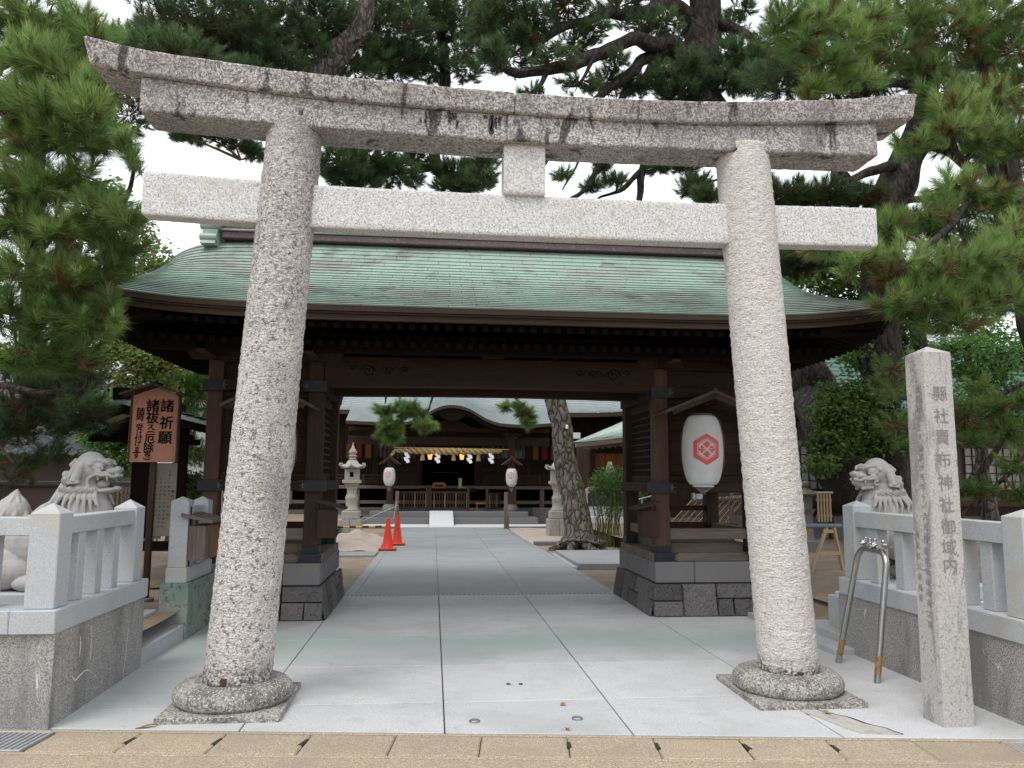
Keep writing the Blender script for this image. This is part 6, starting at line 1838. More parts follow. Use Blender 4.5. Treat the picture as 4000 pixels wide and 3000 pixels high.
# =================================================================== COURT FURNITURE
def stone_lantern(label, x, y, s=1.0, h=2.52):
    t = thing('stone_lantern', label, 'stone lantern', (x, y, 0), 'pale stone lanterns before the hall')
    m = Mt['lantern_stone']
    for (dx, w_) in ((-.148, .147), (.148, .147)): MB().box(x+dx-w_+.002, x+dx+w_-.002, y-.30, y+.30, -.05, .465, .012).build('base_block', m, t)
    MB().box(x-.235, x+.235, y-.235, y+.235, .467, .70, .02).build('base_block', m, t)
    MB().lathe([(.20, .70), (.21, .73), (.17, .78), (.155, .84), (.15, .92), (.165, 1.04), (.175, 1.08), (.155, 1.13), (.125, 1.2), (.13, 1.32), (.16, 1.40), (.15, 1.42)], x, y, 24).build('shaft', m, t, smooth=1)
    MB().lathe([(.15, 1.42), (.19, 1.45), (.215, 1.50)], x, y, 16).build('neck', m, t, smooth=.6)
    MB().box(x-.235, x+.235, y-.235, y+.235, 1.50, 1.60, .015).build('platform', m, t)
    fb = MB()
    for (a, b) in ((-.185, -.05), (.05, .185)):
        fb.box(x+a, x+b, y-.185, y+.185, 1.60, 1.92, .008)
    fb.box(x-.05, x+.05, y-.185, y+.185, 1.60, 1.68, .004).box(x-.05, x+.05, y-.185, y+.185, 1.83, 1.92, .004)
    fb.build('firebox', m, t)
    MB().box(x-.045, x+.045, y-.1, y+.1, 1.682, 1.828, .002).build('fire_opening', Mt['black'], t)
    rf = MB(); rings = []
    prof = [(0, 0), (.12, .02), (.20, .07), (.27, .05), (.30, .08)]
    for (r, z) in ((.20, 1.93), (.29, 1.93), (.30, 1.97), (.24, 2.0), (.18, 2.06), (.13, 2.15), (.09, 2.18)):
        ring = []
        for k in range(48):
            a = 2*PI*k/48; lob = .5+.5*math.cos(6*(a+PI/6))
            rr = r*(1+(.14*lob if r > .22 else 0)); ring.append((x+rr*math.cos(a), y+rr*math.sin(a), z+(.045*lob if r > .22 else 0)))
        rings.append(ring)
    rf.loft(rings).build('roof', m, t, smooth=.9)
    for k in range(6):
        a = -PI/6+k*PI/3; cx, cy = x+.33*math.cos(a), y+.33*math.sin(a)
        sw = MB().tube([(x+.28*math.cos(a), y+.28*math.sin(a), 2.0), (cx, cy, 1.99), (x+.37*math.cos(a), y+.37*math.sin(a), 2.03), (x+.36*math.cos(a), y+.36*math.sin(a), 2.075), (x+.325*math.cos(a), y+.325*math.sin(a), 2.07)], [.04, .04, .032, .026, .018], 8)
        sw.build('roof_scroll', m, t, smooth=1)
    MB().lathe([(.10, 2.17), (.12, 2.20), (.08, 2.22), (.085, 2.25), (.125, 2.30), (.10, 2.31), (.07, 2.33), (.11, 2.39), (.115, 2.42), (.07, 2.48), (.035, 2.56), (.012, 2.66), (.008, 2.70)], x, y, 20).build('finial', m, t, smooth=1)
    t.scale = (s, s, h/2.70)
    return t
stone_lantern('tall pale stone lantern on block base, left of the path behind the gate', -2.2, 21.8)
stone_lantern('tall pale stone lantern half hidden behind the leaning pine trunk', 3.52, 22.1)

def cone(label, x, y, h, bar=False):
    t = thing('traffic_cone', label, 'traffic cone', (x, y, 0), 'red traffic cones beside the path')
    MB().lathe([(.13, .045), (.12, .06), (.075, h*.55), (.04, h-.03), (.036, h)], x, y, 24).build('body', Mt['cone'], t, smooth=.7)
    MB().box(x-.19, x+.19, y-.19, y+.19, .02, .046, .01).build('base', Mt['cone'], t)
    MB().box(x-.185, x+.185, y-.185, y+.185, .0, .02, .005).build('weight', Mt['rubber'], t)
cone('red traffic cone, the nearer of two, holding the striped bar', -.955, 17.4, .68)
cone('red traffic cone, the farther of two, right of its twin', -.81, 18.7, .68)
pb = thing('striped_bar', 'yellow and black striped bar resting between gate cabin and cone', 'barrier bar', (-1.6, 17.6, .5))
for k in range(10):
    x0 = -2.35+k*.14; MB().tube([(x0, 17.6-.02*k, .47+k*.0035), (x0+.14, 17.58-.02*k, .4735+k*.0035)], .022, 8).build('band', Mt['yellow' if k % 2 else 'rubber'], pb, smooth=1)
for (x, y, lb, z) in ((-1.08, 24.3, 'weathered timber stake at the left edge of the path end', 1.15), (2.28, 24.6, 'weathered timber stake at the right edge of the path end', 1.13)):
    t = thing('timber_stake', lb, 'stake', (x, y, 0), 'timber stakes at the path end')
    MB().box(x-.055, x+.055, y-.05, y+.05, -.05, z, .008).build('stake', Mt['wood_grey_v'], t)
    MB().box(x+.058, x+.10, y-.05, y+.05, -.05, .42, .006).build('side_board', Mt['wood_grey_v'], t)
mb = MB().tube(spline([(-1.05, 24.25, .72), (-1.6, 23.3, .50), (-1.98, 22.2, .33)], 5), .008, 6)
tag(mb.build('white_rope', Mt['rope_grey']), 'slack white rope from the left stake to the stone lantern', 'rope')
mb = MB().tube([(-1.1, 24.2, .85), (-1.12, 23.4, .4), (-.9, 19.0, .62)], .008, 6)
tag(mb.build('cone_cord', Mt['straw']), 'thin cord tied from the left stake to the farther cone', 'cord')
mb = MB(); 
for i in range(7):
    for j in range(5): mb.v.append((-1.6+i*.07, 20.6+j*.09, .02+.06*abs(mnoise.noise(Vector((i*.9, j*.9, 1))))))
for i in range(6):
    for j in range(4): a = i*5+j; mb.f.append((a, a+5, a+6, a+1))
tag(mb.build('blue_tarp', Mt['blue_cloth'], None, smooth=3), 'crumpled blue-grey sheet on the sand behind the cones', 'tarp')

# memorial stone, bench slab and small lantern on the right of the court
ms = thing('memorial_stone', 'white-framed dark memorial tablet on a granite plinth beyond the bamboo', 'memorial stone', (5.2, 23.4, 0))
MB().box(4.3, 6.3, 23.2, 24.2, -.1, .45, .02).build('plinth', Mt['bright_paving'], ms)
MB().box(4.5, 6.0, 23.5, 24.0, .45, .62, .02).build('upper_plinth', Mt['pale_granite'], ms)
MB().prism([(4.55, .62), (5.9, .62), (5.9, 1.15), (5.72, 1.32), (5.2, 1.40), (4.73, 1.32), (4.55, 1.15)], 'y', 23.6, 23.8).build('frame', Mt['white_wall'], ms, fix=True)
MB().prism([(4.68, .74), (5.77, .74), (5.77, 1.10), (5.62, 1.22), (5.2, 1.28), (4.83, 1.22), (4.68, 1.10)], 'y', 23.585, 23.6).build('tablet', Mt['glass_dark'], ms, fix=True)
t = thing('garden_lantern', 'small mossy stone lantern far behind the memorial tablet', 'stone lantern', (6.55, 27.3, 0))
MB().lathe([(.2, 0), (.2, .3), (.12, .34), (.12, .9), (.2, .95), (.2, 1.0)], 6.55, 26.4, 12).build('shaft', Mt['pale_granite'], t, smooth=.5)
MB().lathe([(.14, 1.0), (.14, 1.2), (.32, 1.22), (.1, 1.38), (.08, 1.5), (.02, 1.6)], 6.55, 26.4, 12).build('roof', Mt['tuff_pale'], t, smooth=.5)
tf = thing('stone_fence', 'far low stone fence with square posts beyond the memorial tablet', 'fence', (7, 29, 0))
for k in range(9): MB().box(6.9+k*.28, 7.05+k*.28, 28.2, 28.35, 0, .95, .01).build('post', Mt['rail_granite'], tf)
MB().box(6.8, 9.5, 28.22, 28.33, .70, .80, .01).build('rail', Mt['rail_granite'], tf)

# side hall on the right with teal roof
sh = thing('side_building', 'side building with upswept green copper roof and orange cedar wall, right of the path', 'building', (6, 24, 0))
rings = []
for j in range(13):
    t = j/12; y = 22.6+2.5*t; r = []
    for i in range(25):
        s_ = i/24; x = 4.15+5.5*s_; z = 2.62+.55*s_**1.3*1.6+1.0*t*(.35+.65*t)*(min(1, s_*1.6))
        r.append((x, y, z))
    rings.append(r)
MB().loft(rings, close=False, cap=False).build('roof', Mt['copper'], sh, smooth=1)
for j in range(9):
    r0 = []; 
    for i in range(25):
        p = rings[min(12, j+1)][i]; q = rings[j][i]
        r0.append([(q[0], q[1], q[2]+.004), (q[0], q[1], q[2]+.026), (p[0], p[1]-.01, p[2]+.006)])
    MB().loft(r0, close=False, cap=False).build('copper_course', Mt['copper'], sh)
rr = []
for i in range(25):
    x, y, z = rings[0][i]; rr.append([(x, y-.02, z-.01), (x, y+.2, z), (x, y+.2, z-.16), (x, y-.02, z-.13)])
MB().loft(rr).build('eave_board', Mt['wood_grey'], sh, fix=True)
for k in range(24):
    x = 4.6+k*.19; s_ = (x-4.15)/5.5; z = 2.62+.55*s_**1.3*1.6-.22
    MB().beam((x, 22.7, z), (x, 24.4, z+.15), .05, .07, .004).build('rafter', Mt['wood_grey_v' if k < 14 else 'wood'], sh)
MB().box(4.9, 9.6, 24.2, 24.4, 1.7, 2.75, .01).build('wall', Mt['wood'], sh)
for k in range(12): MB().box(5.0+k*.36, 5.345+k*.36, 24.14, 24.2, 1.86, 2.36, .004).build('wall_panel', Mt['cedar_orange'], sh)
MB().box(4.8, 9.6, 24.0, 24.3, 1.55, 1.78, .01).build('floor_beam', Mt['wood_h'], sh)
for x in (4.85, 6.6, 8.4): MB().box(x, x+.16, 24.05, 24.25, 0, 2.7, .01).build('post', Mt['wood'], sh)
MB().box(4.9, 9.6, 26.5, 26.7, 0, 2.9, .01).build('rear_wall', Mt['wood'], sh)
mb = MB()
for k in range(60):
    a = rnd.uniform(-.05, .05); b = rnd.uniform(-.28, .3)
    mb.tube([(4.98+a, 21.9, 2.05), (4.98+b*.5, 21.9+rnd.uniform(-.1, .1), 1.72), (4.98+b, 21.9+rnd.uniform(-.2, .2), 1.25)], [.007, .006, .004], 3, cap=False)
tag(mb.build('tied_straw_bundle', mat('pale_green_straw', (.34, .38, .27), .8), None, kind='thing'), 'pale green bundle of tied stalks fanning out above the bamboo bush', 'straw bundle')

# large building far right with latticed shoji, and teal roof
rb = thing('right_building', 'brown-walled hall with teal copper roof and latticed windows behind the right fence', 'building', (9, 17, 0))
def RB(pts, y): return pts
MB().box(6.9, 18, 17.6, 17.8, .2, 3.3, .01).build('wall', Mt['brown_wall'], rb)
MB().box(6.7, 18, 17.3, 17.6, .2, .75, .02).build('stone_base', Mt['tuff_pale'], rb)
MB().box(6.6, 18, 16.9, 17.58, .98, 1.10, .01).build('deck', Mt['wood_h'], rb)
for k in range(12): MB().box(7.0+k*.95, 7.1+k*.95, 17.0, 17.1, .2, .98, .01).build('deck_post', Mt['wood'], rb)
for (x0, x1) in ((7.75, 9.1), (9.3, 10.6), (11.0, 12.4), (12.6, 14.0)):
    w_ = MB().box(x0, x1, 17.55, 17.6, 1.35, 2.35, .004).build('window', Mt['shoji'], rb)
    for k in range(8): MB().box(x0+(x1-x0)*k/7-.012, x0+(x1-x0)*k/7+.012, 17.52, 17.55, 1.35, 2.35, .002).build('glazing_bar', Mt['wood'], w_)
    for k in range(6): MB().box(x0, x1, 17.53, 17.545, 1.35+k*.2-.01, 1.35+k*.2+.012, .002).build('glazing_bar', Mt['wood'], w_)
MB().prism([(16.2, 3.02), (16.2, 3.10), (20.5, 5.4), (20.5, 5.2)], 'x', 6.0, 19).build('roof', Mt['copper_teal'], rb, fix=True)
for k in range(16):
    t = k/16; y = 16.2+4.3*t; z = 3.10+2.3*t
    MB().prism([(y, z-.01), (y, z+.025), (y+.27, z+.145)], 'x', 5.98, 19.02).build('copper_course', Mt['copper_teal'], rb, fix=True)
MB().box(6.2, 19, 16.3, 17.8, 2.93, 3.02, .01).build('soffit', Mt['black_wood'], rb)
# another far roof seen between trunk and foliage
wr = thing('far_roof', 'pale green far roof glimpsed beside the big trunk under the gate eave', 'building', (12, 26, 0))
MB().prism([(24, 4.6), (24, 4.75), (30, 8.6), (30, 8.4)], 'x', 9.5, 20).build('roof', Mt['copper_back'], wr, fix=True)
MB().box(9.8, 19.5, 26, 30, 0, 5.2, .01).build('wall', Mt['brown_wall'], wr)
for k in range(14):
    y = 24+k*.43; z = 4.75+k*.276; MB().prism([(y, z), (y, z+.04), (y+.4, z+.26)], 'x', 9.48, 20.02).build('roof_course', Mt['copper_back'], wr, fix=True)

# workmen's things behind the right cabin
th_ = thing('work_trestle', 'tan timber trestle with splayed legs carrying a blue-grey pipe, behind the right fence', 'trestle', (5.65, 11, .2))
A = Vector((5.70, 11.0, .87))
MB().beam(A, (5.40, 10.95, .22), .045, .045, .004).build('leg', Mt['wood_pale'], th_)
MB().beam(A+Vector((.12, .02, 0)), (5.98, 11.1, .22), .045, .045, .004).build('leg', Mt['wood_pale'], th_)
MB().beam(A+Vector((.0, .5, 0)), (5.50, 11.75, .22), .045, .045, .004).build('leg', Mt['wood_pale'], th_)
MB().beam((5.55, 11.0, .50), (5.93, 11.05, .50), .03, .05, .004).build('cross_bar', Mt['wood_pale'], th_)
MB().beam((5.64, 10.98, .82), (5.84, 11.03, .82), .03, .05, .004).build('cross_bar', Mt['wood_pale'], th_)
o = MB().tube([(5.10, 10.95, .90), (5.95, 11.05, .895)], .033, 12).build('plastic_pipe', mat('blue_grey_pipe', (.14, .19, .24), .5), None, smooth=1)
tag(o, 'blue-grey pipe lying across the tan timber trestle', 'pipe')
pl2 = thing('slatted_panel', 'pale upright slatted panel standing beside the trestle', 'panel', (5.75, 11.4, .9))
for k in range(5): MB().box(5.83+k*.048, 5.86+k*.048, 11.5, 11.515, .93, 1.36, .003).build('slat', Mt['wood_pale'], pl2)
for z in (1.0, 1.24): MB().box(5.82, 6.07, 11.516, 11.53, z, z+.035, .003).build('rail', Mt['wood_pale'], pl2)
MB().box(5.81, 6.08, 11.48, 11.54, 1.362, 1.385, .003).build('top', Mt['white_wall'], pl2)
t = thing('mossy_lantern', 'old mossy garden lantern with flat round cap behind the right pillar', 'stone lantern', (6.9, 14, .2))
m = Mt['tuff_pale']
MB().box(6.72, 7.06, 13.82, 14.18, .2, .46, .02).build('base', m, t)
MB().lathe([(.13, .46), (.11, .52), (.10, .92), (.14, 1.0), (.17, 1.03)], 6.89, 14, 8).build('shaft', m, t, smooth=.5)
MB().lathe([(.10, 1.03), (.11, 1.08), (.11, 1.26), (.10, 1.28)], 6.89, 14, 6).build('firebox', m, t)
MB().lathe([(.24, 1.285), (.25, 1.31), (.16, 1.36), (.07, 1.39), (.06, 1.42), (.085, 1.46), (.075, 1.52), (.02, 1.55)], 6.89, 14, 18).build('cap', mat('mossy_stone', (.12, .13, .08), .9, [(14, .45, .65, (.2, .2, .19), .7, 4)]), t, smooth=.6)
rk = thing('bamboo_rack', 'leaning stack of slatted wooden racks seen under the right cabin', 'rack', (4.4, 13, 0))
for k in range(26):
    x = 3.95+k*.045; y = 13.0+.01*k
    MB().beam((x, y, .78+.002*k), (x+.52, y+.25, 1.22+.003*k), .014, .014, .002).build('slat', Mt['wood_grey_v' if k % 3 else 'wood_pale'], rk)
for k in range(14):
    x = 4.75+k*.05; MB().beam((x, 13.3, .75), (x+.25, 13.4, 1.1), .014, .014, .002).build('slat', Mt['wood_grey_v'], rk)
MB().beam((3.95, 12.98, .80), (5.2, 13.1, .80), .05, .05, .004).build('frame', Mt['wood_grey'], rk)
MB().beam((4.45, 13.25, 1.19), (5.7, 13.4, 1.24), .05, .05, .004).build('frame', Mt['wood_grey'], rk)
for (x, h) in ((3.98, 1.0), (5.1, 1.1)): MB().box(x, x+.06, 13.15, 13.21, -.04, h, .004).build('prop', Mt['wood_grey_v'], rk)
ch_ = thing('folding_frame', 'grey metal folding frame beside the racks, seen under the right cabin', 'metal frame', (3.6, 13.4, 0))
for (p, q) in (((3.52, 13.4, .0), (3.62, 13.4, 1.25)), ((3.80, 13.4, .0), (3.95, 13.4, 1.30)), ((3.45, 13.4, 1.18), (3.98, 13.4, 1.32)), ((3.55, 13.4, .7), (3.9, 13.4, 1.05)), ((3.9, 13.4, .7), (3.58, 13.4, 1.05))):
    MB().tube([p, q], .012, 6).build('tube', Mt['steel_dark'], ch_)

# left background: white building, mauve block, tiled roof, picket fence
lb_ = thing('white_building', 'pale plaster building with a dark window far behind the signboard', 'building', (-8, 24, 0))
MB().box(-12.5, -7.2, 24, 28, 0, 3.0, .02).build('wall', Mt['white_wall'], lb_)
w_ = MB().box(-9.2, -8.45, 23.96, 24.0, 1.0, 2.1, .01).build('window', Mt['glass_dark'], lb_)
MB().box(-9.28, -9.2, 23.94, 24.0, .95, 2.15, .01).box(-8.45, -8.37, 23.94, 24.0, .95, 2.15, .01).build('frame', Mt['white'], w_)
mv = thing('mauve_block', 'mauve upper wall with white parapet far behind the left pines', 'building', (-15, 34, 0))
MB().box(-19, -10.2, 34, 42, 0, 5.35, .02).build('wall', Mt['mauve_wall'], mv)
MB().box(-19.2, -10.0, 33.8, 42, 5.36, 6.6, .02).build('parapet', Mt['white_wall'], mv)
MB().box(-13.2, -10.0, 33.7, 33.79, 5.7, 6.0, .01).build('trim', Mt['white'], mv)
tl = thing('tiled_roof_house', 'low house with grey wavy tiled roof behind the left lion', 'building', (-9, 17, 0))
MB().box(-16, -7.4, 18, 22, 0, 2.1, .02).build('wall', Mt['brown_wall'], tl)
mb = MB()
for i in range(34):
    for j in range(9):
        x = -15.8+i*.27; y = 17.3+j*.26; z = 2.02+j*.12
        mb.loft([[(x+.27*k/6, y, z+.035*math.cos(k/6*2*PI)) for k in range(7)], [(x+.27*k/6, y+.28, z+.10+.03*math.cos(k/6*2*PI)) for k in range(7)]], close=False, cap=False)
        mb.add([(x+.27*k/6, y, z+.035*math.cos(k/6*2*PI)) for k in range(7)]+[(x+.27*k/6, y, z+.035*math.cos(k/6*2*PI)-.03) for k in range(7)], [(k, k+1, k+8, k+7) for k in range(6)])
mb.build('roof_tiles', Mt['tile'], tl, kind='stuff')
pf = thing('picket_fence', 'old grey picket fence between the left lion and the notice shelter', 'fence', (-5.3, 14, .2))
for k in range(17): MB().box(-5.75+k*.068, -5.72+k*.068, 14, 14.02, .3, 1.36+.03*(k % 2), .003).build('picket', Mt['wood_grey_v'], pf)
for x in (-5.5, -5.05): MB().box(x, x+.05, 13.95, 14.0, .25, 1.45, .004).build('post', Mt['wood'], pf)
for z in (.5, 1.25): MB().box(-5.8, -4.6, 14.02, 14.05, z, z+.05, .004).build('rail', Mt['wood_grey'], pf)
cw = thing('courtyard_wall', 'dark earthen wall running behind the left lion', 'wall', (-8, 16, 0))
MB().box(-12, -5.9, 15.6, 15.8, .2, 1.35, .02).build('wall', Mt['brown_wall'], cw)
MB().box(-12.1, -5.8, 15.45, 15.95, 1.352, 1.45, .02).build('coping', Mt['tile'], cw)

# =================================================================== TREES
# the leaning mossy pine inside the court
def court_pine():
    t = thing('court_pine', 'leaning pine with thick cracked mossy trunk beside the inner path', 'pine tree', (3.3, 17.9, 0))
    pts = [(3.33, 17.9, -.05), (3.34, 17.95, .06), (3.36, 18.0, .25), (3.34, 18.05, .55), (3.27, 18.2, 1.15), (3.13, 18.3, 1.74), (3.05, 18.3, 2.25), (3.01, 18.3, 2.78), (2.86, 18.3, 3.41), (2.7, 18.3, 4.2), (2.4, 18.6, 5.2), (2.3, 18.9, 6.4)]
    sp = spline(pts, 8); rr = []
    for p in sp:
        z = p.z; rr.append(interp([(-.1, .62), (.02, .50), (.12, .40), (.3, .335), (.6, .305), (1.2, .285), (1.8, .265), (2.3, .25), (2.8, .235), (3.4, .245), (5, .2), (6.4, .15)], z))
    mb = MB().tube(sp, rr, 44, jit=.10); roughen(mb, .022, 9, 0, (1, 1, .5), .012, 2.6)
    mb.build('trunk', Mt['bark_court'], t, smooth=2.5)
    for a in range(8):
        an = a*PI/4+.3; l = rnd.uniform(.5, .85)
        MB().tube([(3.33+.28*math.cos(an), 17.9+.28*math.sin(an), .12), (3.33+l*.75*math.cos(an), 17.9+l*.75*math.sin(an), .02), (3.33+l*1.25*math.cos(an+.2), 17.9+l*1.25*math.sin(an+.2), -.06)], [.16, .08, .03], 10, jit=.3).build('root', Mt['bark_court'], t, smooth=2)
    MB().box(3.06, 3.12, 18.02, 18.04, 2.72, 2.81, .002).build('tag', Mt['white'], t)
    # drooping sprays seen under the gate beam, left and right
    limbs = [[(2.4, 18.6, 5.2), (1.2, 17.6, 5.3), (-.1, 17.0, 4.6), (-.55, 16.6, 3.75), (-.75, 16.4, 3.1)],
             [(-.1, 17.0, 4.6), (.15, 16.4, 3.9), (-.05, 16.2, 3.2), (-.15, 16.1, 2.85)],
             [(-.55, 16.6, 3.75), (-.95, 16.2, 3.3), (-1.0, 16.0, 3.05)],
             [(2.4, 18.6, 5.2), (1.7, 17.0, 4.6), (1.45, 16.4, 3.6), (1.95, 16.2, 3.0), (2.1, 16.1, 2.8)], [(1.7, 17.0, 4.6), (1.25, 16.8, 3.6), (1.2, 16.6, 3.3)]]
    for l in limbs:
        sp2 = spline(l, 6); MB().tube(sp2, [.05-.04*j/len(sp2) for j in range(len(sp2))], 7, jit=.2).build('limb', Mt['bark_dark'], t, smooth=1)
    P, D, T = [], [], []; tw = MB()
    for (c, r, n) in (((-0.417,16.400,2.922), (.36, .3, .16), 26), ((-0.934,16.400,2.528), (.28, .3, .22), 26), ((-0.912,16.300,2.637), (.28, .25, .16), 20),
                      ((-1.020,16.400,2.932), (.22, .2, .18), 16), ((-0.188,16.200,2.649), (.26, .2, .10), 22), ((-0.850,16.300,2.399), (.20, .2, .14), 22), ((-0.598,16.300,3.007), (.3, .2, .12), 18),
                      ((1.488,16.300,3.039), (.11, .12, .12), 9), ((1.879,16.200,2.910), (.20, .15, .12), 18), ((1.948,16.200,2.726), (.16, .12, .08), 12), ((1.732,16.200,3.034), (.12, .12, .1), 8)):
        pts_, dr_ = in_ellipsoid(c, r, int(n*1.6))
        for p, d in zip(pts_, dr_):
            P.append(p); D.append(d+np.array([0, 0, .25])); T.append(.55+rnd.uniform(-.2, .25) if rnd.random() > .12 else .03)
            tw.tube([Vector(c)+Vector((0, .1, .12)), Vector(p)], [.010, .004], 4, cap=False)
    tw.build('twigs', Mt['bark_dark'], t, kind='stuff')
    v, f, tn = needles(np.array(P), np.array(D), .17, 110, .009, .15, np.array(T))
    np_obj('needle_sprays', v, f, Mt['needle_near'], t, tone=tn, kind='stuff')
court_pine()

# bamboo-like bush right of it
bb_ = thing('nandina_bush', 'tall fine-leaved green bush on thin stems right of the mossy pine', 'bush', (4.25, 18.6, 0))
mb = MB()
for k in range(34):
    x = 4.15+rnd.uniform(-.25, .3); y = 18.5+rnd.uniform(-.3, .3); lean = rnd.uniform(-.35, .35)
    mb.tube([(x, y, -.05), (x+lean*.3, y, .6), (x+lean, y+rnd.uniform(-.2, .2), rnd.uniform(1.1, 1.7))], [.012, .010, .006], 5, cap=False)
mb.build('stems', Mt['bark_moss'], bb_, kind='stuff')
PP = np.concatenate([in_ellipsoid(c, r, n, .1)[0] for c, r, n in (((4.3, 18.5, 1.55), (.6, .45, .35), 2200), ((4.0, 18.4, 1.35), (.4, .4, .35), 1000), ((4.7, 18.4, 1.2), (.38, .35, .35), 900), ((4.85, 18.4, .6), (.25, .25, .35), 260), ((4.3, 18.4, .9), (.5, .3, .3), 600))])
DD = npr.normal(size=PP.shape); DD[:, 2] = DD[:, 2]*.5-.3
v, f, tn = leaves(PP, DD, .075, .022, .5+npr.normal(size=len(PP))*.25); np_obj('leaves', v, f, Mt['leaf_green'], bb_, tone=tn, kind='stuff')

# ---- pines behind the gate
Yb = 15.5
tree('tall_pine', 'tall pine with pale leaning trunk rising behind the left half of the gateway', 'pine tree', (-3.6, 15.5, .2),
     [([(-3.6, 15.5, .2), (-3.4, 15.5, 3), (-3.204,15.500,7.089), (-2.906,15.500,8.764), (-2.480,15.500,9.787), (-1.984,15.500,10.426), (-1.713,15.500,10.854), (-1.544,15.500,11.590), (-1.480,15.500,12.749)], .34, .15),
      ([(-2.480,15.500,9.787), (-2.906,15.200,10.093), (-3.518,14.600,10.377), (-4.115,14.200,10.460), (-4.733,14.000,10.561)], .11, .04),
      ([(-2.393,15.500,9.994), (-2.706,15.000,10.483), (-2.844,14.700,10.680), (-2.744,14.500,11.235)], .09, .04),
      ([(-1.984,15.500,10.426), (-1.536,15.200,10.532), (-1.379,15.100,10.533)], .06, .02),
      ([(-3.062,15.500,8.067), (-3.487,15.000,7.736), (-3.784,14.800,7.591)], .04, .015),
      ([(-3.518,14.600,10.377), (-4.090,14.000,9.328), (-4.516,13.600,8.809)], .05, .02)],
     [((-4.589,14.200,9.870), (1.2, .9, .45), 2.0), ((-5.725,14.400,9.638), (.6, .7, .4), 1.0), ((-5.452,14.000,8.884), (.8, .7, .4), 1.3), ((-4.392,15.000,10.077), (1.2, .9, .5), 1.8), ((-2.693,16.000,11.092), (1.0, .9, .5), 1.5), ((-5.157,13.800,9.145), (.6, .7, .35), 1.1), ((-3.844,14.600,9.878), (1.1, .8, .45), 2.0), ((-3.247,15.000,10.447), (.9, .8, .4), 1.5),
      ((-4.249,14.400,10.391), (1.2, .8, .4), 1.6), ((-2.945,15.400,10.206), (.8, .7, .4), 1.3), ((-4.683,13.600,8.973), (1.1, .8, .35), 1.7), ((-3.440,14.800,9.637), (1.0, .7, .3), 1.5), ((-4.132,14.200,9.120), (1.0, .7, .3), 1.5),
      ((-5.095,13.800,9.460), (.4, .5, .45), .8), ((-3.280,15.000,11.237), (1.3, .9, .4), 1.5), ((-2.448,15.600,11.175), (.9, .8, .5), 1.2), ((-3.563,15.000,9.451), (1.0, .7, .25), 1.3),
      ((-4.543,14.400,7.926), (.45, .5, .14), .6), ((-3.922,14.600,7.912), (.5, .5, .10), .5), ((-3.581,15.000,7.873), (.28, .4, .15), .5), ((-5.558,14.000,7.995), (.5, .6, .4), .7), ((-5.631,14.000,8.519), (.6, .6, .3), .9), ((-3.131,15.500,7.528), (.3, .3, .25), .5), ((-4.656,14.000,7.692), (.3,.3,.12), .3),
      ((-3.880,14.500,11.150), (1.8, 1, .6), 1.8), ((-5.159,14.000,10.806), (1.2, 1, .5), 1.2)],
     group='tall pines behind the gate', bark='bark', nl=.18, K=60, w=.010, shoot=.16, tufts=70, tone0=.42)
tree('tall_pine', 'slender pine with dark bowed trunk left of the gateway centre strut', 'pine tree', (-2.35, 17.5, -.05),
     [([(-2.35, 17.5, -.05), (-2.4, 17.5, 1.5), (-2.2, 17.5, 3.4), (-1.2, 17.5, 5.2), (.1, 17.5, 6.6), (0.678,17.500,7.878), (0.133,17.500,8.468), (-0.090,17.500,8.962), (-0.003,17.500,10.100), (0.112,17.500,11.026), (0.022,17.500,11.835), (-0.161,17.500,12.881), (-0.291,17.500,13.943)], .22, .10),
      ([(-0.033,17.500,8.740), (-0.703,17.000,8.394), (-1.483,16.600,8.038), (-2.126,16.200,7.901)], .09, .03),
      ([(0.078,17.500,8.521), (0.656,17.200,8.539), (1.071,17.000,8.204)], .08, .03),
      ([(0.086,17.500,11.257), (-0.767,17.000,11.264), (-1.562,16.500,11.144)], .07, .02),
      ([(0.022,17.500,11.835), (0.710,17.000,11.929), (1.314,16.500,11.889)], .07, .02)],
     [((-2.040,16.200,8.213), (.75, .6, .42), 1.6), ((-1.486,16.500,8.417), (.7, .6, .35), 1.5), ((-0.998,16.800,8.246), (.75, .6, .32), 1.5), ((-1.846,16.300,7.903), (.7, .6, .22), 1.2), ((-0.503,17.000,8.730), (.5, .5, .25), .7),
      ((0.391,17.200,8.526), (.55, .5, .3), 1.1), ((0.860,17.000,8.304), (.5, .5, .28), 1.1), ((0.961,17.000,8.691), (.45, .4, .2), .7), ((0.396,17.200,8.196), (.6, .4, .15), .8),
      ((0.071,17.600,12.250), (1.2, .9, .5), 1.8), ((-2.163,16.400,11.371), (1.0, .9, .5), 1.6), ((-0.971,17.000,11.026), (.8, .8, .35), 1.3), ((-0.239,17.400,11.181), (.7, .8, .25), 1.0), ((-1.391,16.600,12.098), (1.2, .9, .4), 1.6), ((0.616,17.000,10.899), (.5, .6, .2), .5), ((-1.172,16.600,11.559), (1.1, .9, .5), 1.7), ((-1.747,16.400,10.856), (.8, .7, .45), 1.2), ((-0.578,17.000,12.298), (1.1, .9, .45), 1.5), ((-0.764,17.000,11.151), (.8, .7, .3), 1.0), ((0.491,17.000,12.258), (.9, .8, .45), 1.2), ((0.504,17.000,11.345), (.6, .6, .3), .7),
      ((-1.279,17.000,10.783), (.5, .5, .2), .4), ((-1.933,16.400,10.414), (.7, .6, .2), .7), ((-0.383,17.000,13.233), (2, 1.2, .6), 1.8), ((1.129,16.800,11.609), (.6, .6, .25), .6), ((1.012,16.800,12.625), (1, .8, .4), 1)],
     group='tall pines behind the gate', bark='bark_dark', nl=.18, K=60, w=.011, shoot=.16, tufts=64, dens=1.6, tone0=.5)
